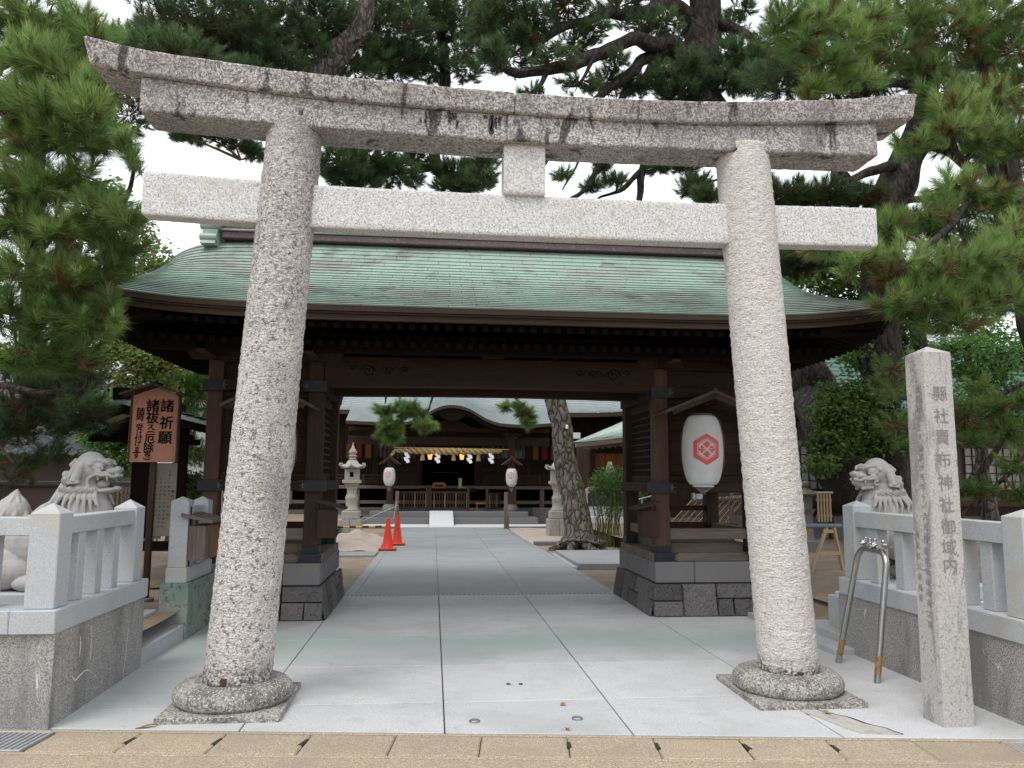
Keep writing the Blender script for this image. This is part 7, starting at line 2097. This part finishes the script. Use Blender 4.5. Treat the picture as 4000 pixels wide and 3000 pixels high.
tree('giant_pine', 'giant old pine with very thick trunk and gnarled spreading limbs, right of centre', 'pine tree', (14.137,25.682,0.200),
     [([(14.137,25.682,0.200), (7.403,13.600,1.873), (7.031,13.800,3.159), (6.630,14.000,4.322), (6.406,14.100,5.786), (5.984,14.200,7.292), (5.540,14.200,8.219), (5.185,14.200,9.064), (5.132,14.200,10.033), (5.282,14.200,11.130), (5.360,14.200,12.344)], .46, .27),
      ([(5.061,14.200,9.833), (4.436,14.000,9.970), (4.100,13.800,9.917), (3.263,13.500,9.622), (2.587,13.200,9.090), (1.878,13.000,8.725), (1.165,12.800,8.598), (0.810,12.600,8.796), (0.604,12.500,8.893)], .19, .035),
      ([(5.029,14.200,10.518), (4.537,14.000,10.850), (3.973,13.800,10.567), (3.142,13.600,10.297), (2.177,13.400,9.785), (1.560,13.200,9.364), (1.244,13.000,9.534)], .16, .04),
      ([(5.066,14.200,10.029), (4.063,14.000,9.764), (3.491,13.800,9.154), (2.969,13.600,8.668), (2.337,13.300,7.913), (1.969,13.100,7.283), (1.627,13.000,6.801)], .13, .03),
      ([(5.049,14.300,9.888), (4.310,14.400,9.869), (3.916,14.200,9.260), (3.537,14.000,8.868), (3.243,13.900,7.966), (2.662,13.600,6.823), (2.284,13.500,6.506)], .12, .03),
      ([(5.312,14.300,8.928), (4.651,14.600,9.039), (4.162,14.600,8.328), (3.983,14.500,7.603), (3.927,14.500,6.936)], .11, .06),
      ([(3.983,14.500,7.603), (3.509,14.300,7.125), (3.031,14.200,6.882)], .06, .02),
      ([(2.177,13.400,9.785), (2.127,13.300,10.048), (1.983,13.200,10.520)], .08, .03),
      ([(3.973,13.800,10.567), (4.163,13.800,10.984), (4.219,13.800,11.570)], .09, .04),
      ([(1.878,13.000,8.725), (1.692,12.900,8.375), (1.436,12.800,8.095)], .05, .02),
      ([(2.587,13.200,9.090), (2.288,13.000,9.206), (1.923,12.800,9.024), (1.664,12.700,8.779)], .05, .015),
      ([(3.263,13.500,9.622), (2.836,13.200,9.222), (2.454,13.000,8.559), (2.145,12.900,8.444)], .05, .015),
      ([(2.337,13.300,7.913), (2.505,13.300,7.309), (2.208,13.300,6.689)], .035, .012),
      ([(5.321,14.200,10.735), (5.901,14.000,10.357), (6.276,13.600,9.762), (6.716,13.400,9.208)], .12, .04),
      ([(5.190,14.200,9.257), (5.698,13.800,9.363), (6.021,13.500,8.941)], .09, .03)],
     [((0.884,13.200,9.720), (.6, .7, .3), .9), ((1.781,13.600,9.612), (.5, .6, .2), .6), ((1.244,13.400,9.145), (.5, .6, .2), .5), ((2.518,13.800,9.777), (.5, .6, .2), .5), ((3.186,14.000,9.177), (.5, .5, .2), .5), ((3.785,14.200,9.223), (.4, .5, .2), .5), ((3.574,14.400,10.988), (.7, .6, .25), .7), ((5.037,14.800,10.576), (.7, .6, .3), 1.0), ((5.880,14.900,11.000), (.6, .6, .3), .8), ((1.200,13.000,9.928), (.7, .7, .3), .9), ((1.630,13.100,9.799), (.5, .6, .2), .5), ((2.343,13.300,10.246), (.6, .6, .25), .6), ((0.929,12.600,8.845), (.35, .4, .2), .4), ((1.452,13.000,9.416), (.4, .4, .15), .35),
      ((2.839,13.400,9.884), (.4, .5, .15), .35), ((2.021,12.900,8.913), (.5, .5, .12), .35), ((2.454,13.000,8.602), (.45, .5, .12), .3), ((1.598,12.800,8.189), (.35, .4, .1), .3), ((3.252,13.500,9.327), (.35, .4, .13), .3), ((3.785,13.800,10.191), (.5, .5, .2), .45),
      ((4.275,13.900,10.381), (.45, .5, .2), .5), ((4.347,13.900,9.240), (.5, .5, .28), 1.0), ((4.687,13.800,9.490), (.35, .5, .3), .8), ((5.668,13.700,9.685), (.5, .5, .35), 1.2), ((5.510,13.800,9.257), (.6, .5, .28), 1.2), ((5.936,13.500,9.122), (.55, .5, .3), 1.1),
      ((6.135,13.500,9.601), (.5, .5, .3), .9), ((4.650,14.000,9.026), (.6, .5, .15), .8), ((5.916,14.000,10.849), (.35, .4, .15), .3), ((6.357,13.400,9.372), (.5, .5, .3), 1.0),
      ((3.060,13.900,7.453), (.25, .3, .12), .3), ((3.348,14.000,7.187), (.3, .3, .12), .3), ((2.880,13.900,7.036), (.25, .3, .1), .25), ((2.209,13.300,6.991), (.2, .3, .08), .15), ((4.283,14.400,7.671), (.3, .3, .14), .3), ((4.956,14.200,7.245), (.4, .4, .25), .8), ((4.779,14.200,7.660), (.4, .4, .12), .5), ((5.038,13.800,6.913), (.35, .4, .18), .7),
      ((2.537,13.400,10.787), (1.6, 1, .4), 1.2), ((4.512,14.000,11.536), (1.6, 1, .4), 1.3), ((1.030,13.000,10.405), (1, 1, .4), 1)],
     bark='bark_dark', nl=.16, K=60, w=.009, shoot=.15, tufts=66, dens=1.7, tone0=.5, twig_r=.015, trunk_n=26, twig_every=1)
tree('right_pine', 'stout pine with dead twigs round its dark trunk, right of the gateway', 'pine tree', (7.2, 11.4, .2),
     [([(7.2, 11.4, .2), (6.9, 11.4, 2.5), (6.919,11.200,5.575), (7.136,11.200,6.036), (7.399,11.200,6.581), (7.622,11.200,7.055), (7.783,11.200,7.767), (7.762,11.200,8.718), (7.749,11.200,9.851)], .30, .18),
      ([(7.399,11.200,6.581), (6.529,10.800,6.225), (5.763,10.500,5.856), (5.371,10.300,5.692)], .09, .025),
      ([(7.136,11.200,6.036), (6.412,11.000,6.078), (6.011,10.800,6.201), (5.818,10.600,5.897)], .10, .05),
      ([(7.622,11.200,7.055), (7.902,10.800,6.588), (8.311,10.400,5.932), (8.542,10.000,5.512)], .10, .04),
      ([(7.132,11.200,5.960), (7.691,11.000,5.911), (8.009,10.800,5.925)], .07, .02)],
     [((5.001,10.400,5.644), (.6, .5, .22), 1.3), ((5.563,10.400,5.704), (.5, .5, .18), 1.0), ((6.243,10.600,5.737), (.4, .5, .15), .8), ((5.282,10.200,4.771), (.6, .5, .2), 1.1), ((5.963,10.200,4.695), (.6, .5, .2), 1.1), ((5.199,10.600,4.679), (.4, .4, .2), .7), ((7.917,10.800,6.813), (.6, .5, .25), 1.0),
      ((8.005,10.600,5.778), (.6, .6, .3), 1.2), ((5.745,11.400,8.864), (.8, .6, .5), 1.3), ((5.558,11.400,8.056), (.7, .6, .4), 1.3), ((6.331,11.400,7.865), (.8, .6, .3), 1.3), ((6.538,11.400,8.918), (.9, .6, .5), 1.5), ((9.114,11.200,8.484), (.9, .6, .8), 2.0), ((8.807,11.200,7.589), (.8, .6, .4), 1.5), ((8.012,11.200,7.623), (.6, .6, .3), 1.0), ((9.143,11.200,5.664), (.6, .6, .5), 1.4), ((8.749,11.200,4.594), (.8, .6, .4), 1.4), ((7.386,11.000,4.647), (.7, .5, .3), 1.2), ((7.972,11.200,9.541), (1.5, .6, .5), 1.6), ((6.891,11.000,7.997), (.9, .7, .5), 1.5), ((8.086,11.000,8.463), (.9, .7, .6), 1.5), ((7.229,10.800,5.453), (.7, .5, .25), 1.2), ((7.960,10.800,5.191), (.7, .5, .3), 1.2), ((8.585,10.600,6.535), (.6, .5, .5), 1.1)],
     bark='bark_dark', nl=.17, K=60, w=.008, shoot=.15, tufts=80, tone0=.42, brown=.12, trunk_n=22)
# bright near pine on the right, tufts standing out one by one
tree('near_right_pine', 'bright green pine with long needles and cones overhanging the right side of the gateway', 'pine tree', (7.6, 8.6, .2),
     [([(7.6, 8.6, .2), (7.4, 8.6, 2.2), (7.0, 8.5, 4.0), (6.9, 8.4, 5.2), (6.6, 8.4, 6.8)], .20, .10),
      ([(7.0, 8.5, 4.0), (6.172,8.200,6.216), (5.340,8.000,6.090), (4.667,7.800,6.108), (4.187,7.700,6.186), (3.923,7.700,6.223)], .065, .02),
      ([(6.9, 8.4, 5.2), (6.426,8.200,6.494), (6.116,8.000,6.650), (5.948,7.900,6.923)], .05, .02),
      ([(7.2, 8.5, 3.2), (5.954,7.600,4.591), (5.219,7.200,4.168), (4.663,7.000,3.705), (4.350,6.900,3.483)], .06, .02),
      ([(7.2, 8.5, 3.2), (5.958,7.400,3.864), (5.273,7.000,3.446), (4.785,6.800,3.247)], .05, .02),
      ([(7.0, 8.5, 4.0), (6.218,7.800,5.377), (5.590,7.500,5.002), (5.385,7.400,5.360)], .05, .02)],
     [((7.6, 8.8, 5.6), (.8, .6, .35), 1.6), ((8.2, 8.8, 4.6), (.8, .6, .35), 1.6), ((8.1, 8.6, 3.7), (.7, .6, .3), 1.4), ((7.0, 8.6, 6.4), (.7, .6, .35), 1.4), ((3.772,7.800,6.599), (.35, .35, .22), .8), ((3.983,7.700,6.389), (.35, .35, .25), .9), ((4.260,7.800,6.687), (.35, .35, .22), .8), ((4.519,7.800,6.401), (.4, .35, .3), 1.1), ((4.808,7.800,6.725), (.4, .35, .22), .9), ((4.182,7.700,6.078), (.35, .3, .2), .8), ((4.065,7.700,5.829), (.18, .2, .14), .5), ((4.608,7.800,5.996), (.4, .3, .14), .8), ((5.128,7.900,6.415), (.4, .35, .3), 1.1), ((5.375,7.900,6.826), (.4, .35, .25), .9), ((5.520,8.000,6.270), (.4, .35, .2), .9), ((5.896,8.000,6.808), (.4, .35, .3), 1.1), ((6.302,8.000,6.836), (.45, .4, .35), 1.2), ((6.690,8.000,6.572), (.4, .4, .4), 1.2), ((6.202,7.800,5.925), (.45, .35, .2), 1.0), ((5.575,7.500,5.576), (.35, .3, .2), .9), ((5.443,7.600,5.778), (.35, .3, .2), .7),
      ((5.871,7.500,5.224), (.35, .3, .3), .9), ((5.431,7.400,5.259), (.3, .3, .14), .7), ((6.194,7.500,5.241), (.35, .35, .3), .8), ((5.086,7.600,5.176), (.35, .3, .10), .6), ((5.339,7.400,4.642), (.35, .3, .22), .9), ((5.623,7.300,4.566), (.4, .3, .2), .9), ((4.993,7.300,4.291), (.4, .3, .18), .9), ((5.975,7.300,4.431), (.35, .3, .25), .8), ((3.929,7.300,3.909), (.4, .3, .13), .7), ((4.102,7.100,3.714), (.3, .3, .18), .7), ((4.519,7.200,4.092), (.35, .3, .16), .8),
      ((4.499,6.900,3.625), (.38, .3, .26), 1.1), ((4.828,6.900,3.590), (.38, .3, .25), 1.1), ((5.169,6.900,3.694), (.4, .3, .25), 1.1), ((5.556,6.900,3.708), (.4, .3, .3), 1.2), ((4.599,6.800,3.242), (.38, .3, .22), 1.1), ((4.972,6.800,3.253), (.4, .3, .2), 1.1), ((5.353,6.800,3.309), (.4, .3, .2), 1.1), ((4.277,6.800,3.277), (.22, .25, .14), .6), ((4.820,6.800,3.070), (.4, .3, .13), .8), ((5.707,7.000,4.025), (.35, .3, .25), .8), ((6.549,8.000,7.027), (.5, .4, .3), 1.0), ((5.069,8.000,7.328), (1.4, .6, .3), 1.5), ((6.226,8.000,7.414), (.8, .6, .3), 1)],
     leafmat='needle_near', nl=.155, K=120, w=.0055, shoot=.15, tufts=27, dens=1.2, tone0=.62, bark='bark_dark', brown=.12, twig_r=.011, twig_every=1)
# left near pine
tree('near_left_pine', 'bright green long-needled pine filling the left edge beside the gateway', 'pine tree', (-5.6, 8.3, .2),
     [([(-5.6, 8.3, .2), (-5.5, 8.3, 1.6), (-5.3, 8.2, 3.2), (-5.1, 8.0, 4.6), (-4.9, 7.8, 6.2)], .17, .08),
      ([(-5.3, 8.2, 3.4), (-3.249,7.200,2.893), (-2.928,6.900,2.882), (-2.749,6.800,3.066)], .05, .015),
      ([(-5.2, 8.1, 4.0), (-3.291,6.900,3.728), (-2.902,6.700,3.717), (-2.611,6.600,3.855), (-2.523,6.500,4.221)], .05, .012),
      ([(-5.1, 8.0, 4.6), (-3.477,6.900,4.686), (-3.113,6.600,4.684), (-2.947,6.600,4.984)], .05, .015),
      ([(-5.0, 7.9, 5.2), (-3.464,7.000,5.482), (-3.114,6.900,5.622)], .05, .015),
      ([(-5.4, 8.2, 2.6), (-3.373,7.400,2.290), (-3.106,7.300,2.493)], .04, .012)],
     [((-5.3, 8.4, 5.6), (.7, .6, .35), 1.6), ((-5.8, 8.6, 4.8), (.7, .6, .3), 1.6), ((-5.9, 8.4, 4.0), (.7, .6, .3), 1.4), ((-5.0, 8.0, 6.4), (.6, .5, .35), 1.4), ((-6.0, 8.6, 3.2), (.6, .5, .3), 1.2), ((-4.9, 8.6, 3.6), (.5, .5, .3), 1), ((-3.777,6.900,5.576), (.4, .35, .3), 1.2), ((-3.502,6.900,5.551), (.4, .35, .3), 1.2), ((-3.225,6.900,5.526), (.38, .35, .3), 1.2), ((-2.970,6.800,5.265), (.24, .3, .25), .9), ((-3.526,6.700,5.088), (.4, .35, .25), 1.2), ((-3.171,6.600,4.971), (.35, .3, .22), 1.1), ((-2.973,6.600,4.816), (.25, .3, .18), .8), ((-3.612,6.700,4.748), (.4, .3, .2), 1.0), ((-3.281,6.500,4.584), (.35, .3, .2), 1.1), ((-2.914,6.500,4.564), (.28, .3, .2), 1.0), ((-3.093,6.600,4.399), (.35, .3, .18), 1.0), ((-3.472,6.700,4.384), (.4, .3, .2), 1.1), ((-2.887,6.600,4.369), (.2, .25, .12), .5),
      ((-2.605,6.500,4.338), (.10, .12, .10), .22), ((-2.520,6.500,4.161), (.08, .12, .12), .22), ((-3.554,6.700,4.012), (.35, .3, .2), 1.0), ((-3.293,6.700,3.984), (.35, .3, .22), 1.0), ((-3.084,6.800,4.115), (.3, .3, .18), .7), ((-2.791,6.600,3.767), (.25, .25, .2), .9), ((-2.527,6.500,3.684), (.14, .2, .1), .45), ((-3.489,6.700,3.653), (.35, .3, .22), 1.1), ((-3.156,6.700,3.626), (.35, .3, .2), 1.0), ((-2.705,6.800,3.554), (.22, .25, .13), .6), ((-3.385,6.700,3.259), (.4, .3, .22), 1.1), ((-3.099,6.800,3.256), (.35, .3, .22), 1.0), ((-2.837,6.800,3.265), (.18, .25, .14), .6), ((-2.732,6.800,3.390), (.15, .2, .1), .4),
      ((-3.607,6.900,2.944), (.35, .3, .2), 1.0), ((-3.269,6.900,2.913), (.4, .3, .2), 1.1), ((-2.966,6.900,2.881), (.25, .25, .16), .8), ((-2.784,6.800,3.025), (.12, .15, .1), .4), ((-2.699,6.800,2.868), (.08, .1, .06), .2), ((-3.531,7.100,2.619), (.4, .3, .2), 1.0), ((-3.231,7.200,2.642), (.35, .3, .2), .8)],
     leafmat='needle_near', nl=.155, K=120, w=.0055, shoot=.16, tufts=30, dens=1.2, tone0=.62, bark='bark_dark', brown=.08, twig_r=.011, twig_every=1)
tree('dark_left_pine', 'darker pine behind the left lion, with hanging boughs', 'pine tree', (-6.6, 10.6, .2),
     [([(-6.6, 10.6, .2), (-6.65, 10.6, 1.5), (-5.145,10.400,2.406), (-5.172,10.400,3.117), (-5.139,10.300,4.059), (-5.126,10.200,5.250), (-5.163,10.200,6.501)], .13, .09),
      ([(-5.140,10.400,2.701), (-4.666,10.000,2.548), (-4.165,9.600,2.459)], .05, .02), ([(-5.117,10.400,2.407), (-5.124,10.000,2.258), (-5.219,9.800,2.131)], .05, .02), ([(-5.158,10.400,2.938), (-4.637,10.000,2.891), (-4.230,9.800,2.928)], .05, .02)],
     [((-7.6, 10.8, 4.2), (.9, .7, .4), 1.2), ((-7.8, 10.8, 5.6), (.9, .7, .4), 1.2), ((-7.4, 10.8, 2.9), (.8, .6, .35), 1.0), ((-4.524,9.800,2.585), (.6, .4, .3), 1.2), ((-4.161,9.600,2.404), (.45, .4, .25), 1.0), ((-4.826,9.800,2.413), (.6, .5, .3), 1.0), ((-5.155,10.000,2.653), (.6, .5, .35), 1.0), ((-4.803,10.000,2.945), (.6, .5, .3), 1.0), ((-4.329,9.800,2.813), (.5, .4, .2), .9), ((-5.017,9.800,2.189), (.5, .4, .3), .8), ((-4.696,9.900,2.145), (.4, .4, .2), .7), ((-4.047,9.600,2.242), (.35, .3, .2), .7), ((-4.826,9.600,1.695), (.45, .4, .3), .6), ((-4.520,9.800,1.810), (.3, .3, .2), .4), ((-5.089,10.000,3.169), (.7, .5, .3), 1.0),
      ((-5.238,10.200,5.245), (1.0, .6, .6), 1.4), ((-5.277,10.200,6.495), (1.1, .6, .7), 1.5), ((-4.799,10.200,7.036), (.5, .4, .4), .7), ((-5.531,10.200,7.571), (1, .6, .5), 1)],
     bark='bark_dark', nl=.15, K=60, w=.0065, shoot=.15, tufts=40, tone0=.40, brown=.1, group='dark pines at the sides')
# broadleaf trees
tree('yellowing_tree', 'broadleaf tree with yellowing leaves and a thick arching bough, above the notice shelter', 'broadleaf tree', (-8.2, 14.8, .2),
     [([(-8.4, 14.8, .2), (-8.2, 14.8, 2.0), (-6.465,14.500,3.168), (-6.491,14.500,3.750), (-6.658,14.500,4.759), (-6.606,14.400,5.760)], .36, .2),
      ([(-6.420,14.500,3.086), (-5.873,14.000,3.255), (-5.536,13.800,3.038), (-5.322,13.700,3.124), (-5.207,13.600,3.318), (-5.053,13.500,3.464)], .10, .05),
      ([(-6.491,14.500,3.750), (-6.003,14.200,3.960), (-5.617,14.000,4.015)], .08, .03),
      ([(-5.322,13.700,3.124), (-5.274,13.600,2.848), (-5.301,13.600,2.692)], .03, .015), ([(-5.207,13.600,3.318), (-4.743,13.400,3.223), (-4.418,13.300,3.293)], .04, .015)],
     [((-5.217,13.600,3.713), (.55, .4, .22), 1.3), ((-4.759,13.400,3.494), (.45, .4, .2), 1.0), ((-5.591,13.800,3.657), (.3, .3, .12), .5), ((-4.530,13.400,3.382), (.4, .3, .12), .6), ((-5.881,13.900,3.426), (.3, .3, .2), .5), ((-4.804,13.600,3.090), (.45, .4, .08), .4), ((-5.422,13.600,2.845), (.2, .3, .15), .3), ((-5.643,13.600,2.841), (.12, .2, .14), .2), ((-5.236,14.000,5.351), (.7, .5, .45), 1.3), ((-5.658,14.000,5.841), (.7, .5, .4), 1.2), ((-5.853,14.000,6.426), (.4, .4, .35), .8), ((-4.919,13.800,5.140), (.35, .4, .2), .6), ((-6.221,14.200,4.869), (.6, .5, .4), 1), ((-5.471,13.800,4.143), (.6, .4, .25), 1.1), ((-4.959,13.400,3.141), (.4, .4, .1), .4)],
     kind='leaf', dens=1.0, leafmat='leaf_yellow', K=12, tufts=60, leaf=(.10, .055), tone0=.72, brown=.10, bark='bark')
tree('maple_shrub', 'light green shrub filling the gap between the left lion and the notice shelter', 'shrub', (-5.4, 12.6, .2),
     [([(-5.2, 12.6, .2), (-5.15, 12.6, 1.2), (-4.676,12.400,2.240)], .06, .03), ([(-4.730,12.400,2.029), (-4.847,12.200,1.950)], .03, .01)],
     [((-4.788,12.400,2.415), (.5, .4, .25), 1.6), ((-4.760,12.300,2.059), (.45, .4, .22), 1.5), ((-5.009,12.400,2.201), (.35, .3, .2), 1.0), ((-4.603,12.200,1.746), (.35, .3, .15), 1.0), ((-5.648,12.600,2.418), (.9, .4, .06), .8), ((-4.813,12.600,2.681), (.3,.3,.15),.6), ((-4.835,12.300,1.677), (.2, .2, .12), .4)],
     kind='leaf', dens=1.0, leafmat='leaf_light', K=12, tufts=60, leaf=(.085, .04), tone0=.62, brown=.03)
tree('light_pine', 'soft light green young pine between the notice shelter and the gate', 'pine tree', (-4.4, 15.6, .2),
     [([(-4.9, 15.6, .2), (-4.9, 15.6, 2), (-4.669,15.400,3.219), (-4.779,15.400,3.665)], .10, .04), ([(-4.626,15.400,2.422), (-4.368,15.000,2.143)], .04, .015)],
     [((-4.698,15.200,3.284), (.6, .5, .3), 2.0), ((-4.430,15.200,3.025), (.5, .5, .4), 1.8), ((-4.948,15.300,3.424), (.35, .4, .2), 1.0), ((-4.364,15.200,3.379), (.3, .4, .3), 1.0), ((-4.446,15.000,2.057), (.4, .4, .35), 1.6), ((-4.349,15.000,2.573), (.4, .4, .2), 1.2), ((-5.249,15.400,3.655), (.2,.3,.15),.5)],
     leafmat='leaf_light', nl=.13, K=60, w=.009, shoot=.12, tufts=40, tone0=.45, brown=.02)
tree('clipped_bush', 'low dark green bush at the foot of the gate post, behind the short granite fence', 'bush', (-3.5, 12.2, .2),
     [([(-3.5, 12.2, .2), (-3.5, 12.2, .9)], .04, .02)],
     [((-3.560,12.000,1.412), (.28, .35, .22), 2.5), ((-3.515,12.000,1.177), (.25, .35, .2), 1.6), ((-3.716,12.200,1.341), (.2, .3, .2), 1.2)],
     kind='leaf', dens=1.0, leafmat='leaf_green', K=14, tufts=50, leaf=(.05, .025), tone0=.55, brown=0)
tree('camphor_tree', 'glossy broadleaf tree hanging over the right lion', 'broadleaf tree', (8.4, 12.5, .2),
     [([(8.4, 12.5, .2), (8.3, 12.5, 2.2), (8.2, 12.4, 4.0), (8.0, 12.3, 5.2)], .22, .08),
      ([(8.3, 12.5, 2.4), (7.694,12.000,2.900), (6.817,11.600,2.771), (6.103,11.400,2.812)], .07, .02), ([(8.2, 12.4, 3.2), (7.919,12.000,3.982), (7.024,11.800,4.534), (6.223,11.600,4.841)], .07, .02),
      ([(8.3, 12.5, 2.0), (8.512,11.600,2.577), (8.780,11.200,2.908), (9.095,11.000,3.106)], .06, .03)],
     [((6.434,12.000,4.876), (.5, .4, .25), 1.3), ((6.901,12.000,4.578), (.6, .5, .3), 1.6), ((7.476,12.000,4.752), (.5, .4, .3), 1.2), ((6.220,12.200,5.000), (.3, .4, .2), .8), ((7.159,11.800,4.078), (.5, .4, .3), 1.4), ((6.855,11.600,3.509), (.5, .4, .25), 1.5), ((7.160,11.500,3.132), (.5, .4, .3), 1.6), ((6.406,11.400,2.889), (.55, .4, .25), 1.6), ((6.115,11.300,2.625), (.38, .4, .25), 1.2), ((6.400,11.300,2.382), (.55, .4, .22), 1.6), ((5.966,11.200,2.126), (.36, .35, .2), 1.2), ((6.779,11.300,2.529), (.4, .4, .25), 1.2), ((5.770,11.200,1.813), (.2, .3, .12), .4), ((6.905,11.300,2.106), (.35, .3, .15), .8), ((6.588,11.400,2.036),(.4,.3,.1),.7), ((7.380,11.800,3.779), (.4,.4,.3),1)],
     kind='leaf', dens=1.0, leafmat='leaf_green', K=13, tufts=62, leaf=(.085, .045), tone0=.68, brown=0, bark='bark_dark')
tree('bright_leaf_tree', 'light green leafy tree at the right edge behind the fence', 'broadleaf tree', (10.2, 13.5, .2),
     [([(10.2, 13.5, .2), (10.0, 13.5, 2.5), (9.8, 13.4, 4.2)], .14, .06), ([(10.0, 13.5, 2.2), (9.540,13.000,2.701), (9.063,12.800,2.922)], .05, .02), ([(10.0, 13.5, 2.8), (10.414,13.000,3.720)], .05, .02)],
     [((9.775,13.000,3.538), (.7, .5, .35), 1.6), ((10.421,13.000,3.805), (.6, .5, .3), 1.3), ((9.557,13.000,2.949), (.6, .5, .3), 1.2), ((10.274,13.000,3.045), (.5, .5, .3), 1.1), ((9.448,13.000,3.952), (.6, .5, .2), 1.0), ((10.408,13.000,2.464), (.4, .4, .3), .7), ((9.586,13.200,2.549), (.5, .5, .2), .8), ((10.248,13.200,4.264), (.8, .5, .2), .8)],
     kind='leaf', dens=1.0, leafmat='leaf_light', K=12, tufts=60, leaf=(.09, .05), tone0=.6, brown=0)
tree('low_right_pine', 'low pine with upright tufts behind the right fence beside the inscribed pillar', 'pine tree', (6.3, 9.6, .2),
     [([(6.3, 9.6, .2), (6.35, 9.6, .9), (7.101,9.200,2.018), (6.987,9.100,2.360)], .06, .03), ([(6.3, 9.6, .6), (6.626,9.000,1.778), (6.388,8.900,1.998)], .04, .015), ([(6.3, 9.6, .7), (7.030,8.900,1.724), (7.024,8.800,1.889)], .035, .012), ([(7.656,9.200,2.674), (7.334,9.200,2.609), (6.937,9.200,2.338), (6.617,9.200,2.216)], .035, .018)],
     [((6.441,8.900,2.336), (.22, .25, .2), .9), ((6.919,9.000,2.466), (.2, .25, .2), .9), ((7.021,9.000,2.180), (.28, .25, .18), 1.1), ((6.512,8.900,2.055), (.25, .25, .12), .8), ((7.034,8.900,1.780), (.2, .25, .18), .9), ((6.531,8.900,1.470), (.35, .3, .09), 1.0), ((6.930,8.800,1.445), (.2, .25, .12), .7), ((6.242,9.000,1.439), (.2, .25, .08), .5), ((6.768,9.100,2.764), (.2, .2, .12), .5), ((5.828,9.400,2.963), (.35, .3, .25), .9), ((5.788,9.300,2.241), (.25, .25, .25), .8), ((5.811,9.400,2.663), (.2, .25, .2), .5), ((7.232,9.000,2.529), (.2, .2, .15), .6)],
     leafmat='needle_near', nl=.14, K=80, w=.0058, shoot=.14, tufts=20, tone0=.5, brown=.1, twig_every=1)
# far mass of trees that closes the view
def far_trees(name, label, x0, x1, y, z0, z1, n, leafmat, size, tone):
    P = np.stack([npr.uniform(x0, x1, n), npr.uniform(y-2.5, y+2.5, n), z0+(z1-z0)*npr.random(n)**.85], axis=1)
    keep = [mnoise.noise(Vector((p[0]*.35, p[2]*.45, y*.1)))+.32 > (p[2]-z0)/(z1-z0)*.55 for p in P]
    P = P[np.array(keep)]
    D = npr.normal(size=P.shape)
    tn = np.array([tone+.35*mnoise.noise(Vector((p[0]*.8, p[1]*.8, p[2]*.8))) for p in P])
    v, f, t_ = leaves(P, D, size, size*.6, tn)
    np_obj(name, v, f, Mt[leafmat], None, tone=t_, kind='stuff', label=label)
far_trees('distant_grove', 'distant dark trees behind the left yard', -26, -6.5, 33, 0, 6.0, 14000, 'leaf_green', .34, .35)
far_trees('distant_grove', 'distant trees behind the right yard', 9, 34, 30, 0, 7.5, 15000, 'leaf_green', .34, .5)
far_trees('distant_grove', 'distant light trees behind the main hall', 5, 20, 40, 0, 9, 7000, 'leaf_light', .4, .3)
# pine cones among the near right pine
pc = None
for (i, (c_, s_)) in enumerate((((5.758,7.700,6.617), 1), ((5.938,7.700,6.407), 1), ((3.510,7.500,6.029), 1), ((3.864,7.500,5.895), 1), ((4.323,6.700,3.563), 1.1), ((4.602,6.600,3.239), 1.1), ((4.089,7.600,6.336), 1), ((5.455,7.100,4.289), 1), ((6.142,7.700,6.144), 1))):
    t_ = [o for o in C.objects if o.name.startswith('near_right_pine')][0]
    mb = MB(); cx, cy, cz = c_
    prof = [(.006, -.032), (.022, -.022), (.028, -.005), (.024, .012), (.014, .026), (.004, .034)]
    mb.lathe([(r, cz+z) for r, z in prof], cx, cy, 10)
    for k in range(46):
        a = k*2.4; zz = -.026+k*.00125; rr = .029*math.sin(PI*min(.95, max(.1, (k+4)/52)))**.6
        mb.add([(cx+rr*.6*math.cos(a), cy+rr*.6*math.sin(a), cz+zz), (cx+rr*1.25*math.cos(a-.25), cy+rr*1.25*math.sin(a-.25), cz+zz+.006), (cx+rr*1.35*math.cos(a), cy+rr*1.35*math.sin(a), cz+zz+.012), (cx+rr*1.25*math.cos(a+.25), cy+rr*1.25*math.sin(a+.25), cz+zz+.006)], [(0, 1, 2, 3)])
    mb.build('pine_cone', Mt['twig'], t_)
cone_ = MB(); 
for k in range(40):
    a = k*2.4; zz = .012+k*.0011; rr = .022*math.sin(PI*(k+4)/50)+.004
    cone_.add([(3.02+rr*.4*math.cos(a), 5.88+rr*.4*math.sin(a), .0+zz+.02), (3.02+rr*1.3*math.cos(a-.25), 5.88+rr*1.3*math.sin(a-.25), zz+.026), (3.02+rr*1.4*math.cos(a), 5.88+rr*1.4*math.sin(a), zz+.032), (3.02+rr*1.3*math.cos(a+.25), 5.88+rr*1.3*math.sin(a+.25), zz+.026)], [(0, 1, 2, 3)])
cone_.lathe([(.004, .0), (.016, .012), (.018, .04), (.006, .06)], 3.02, 5.88, 10)
tag(cone_.build('fallen_pine_cone', Mt['twig']), 'small brown pine cone lying on the base of the right gateway pillar', 'pine cone')
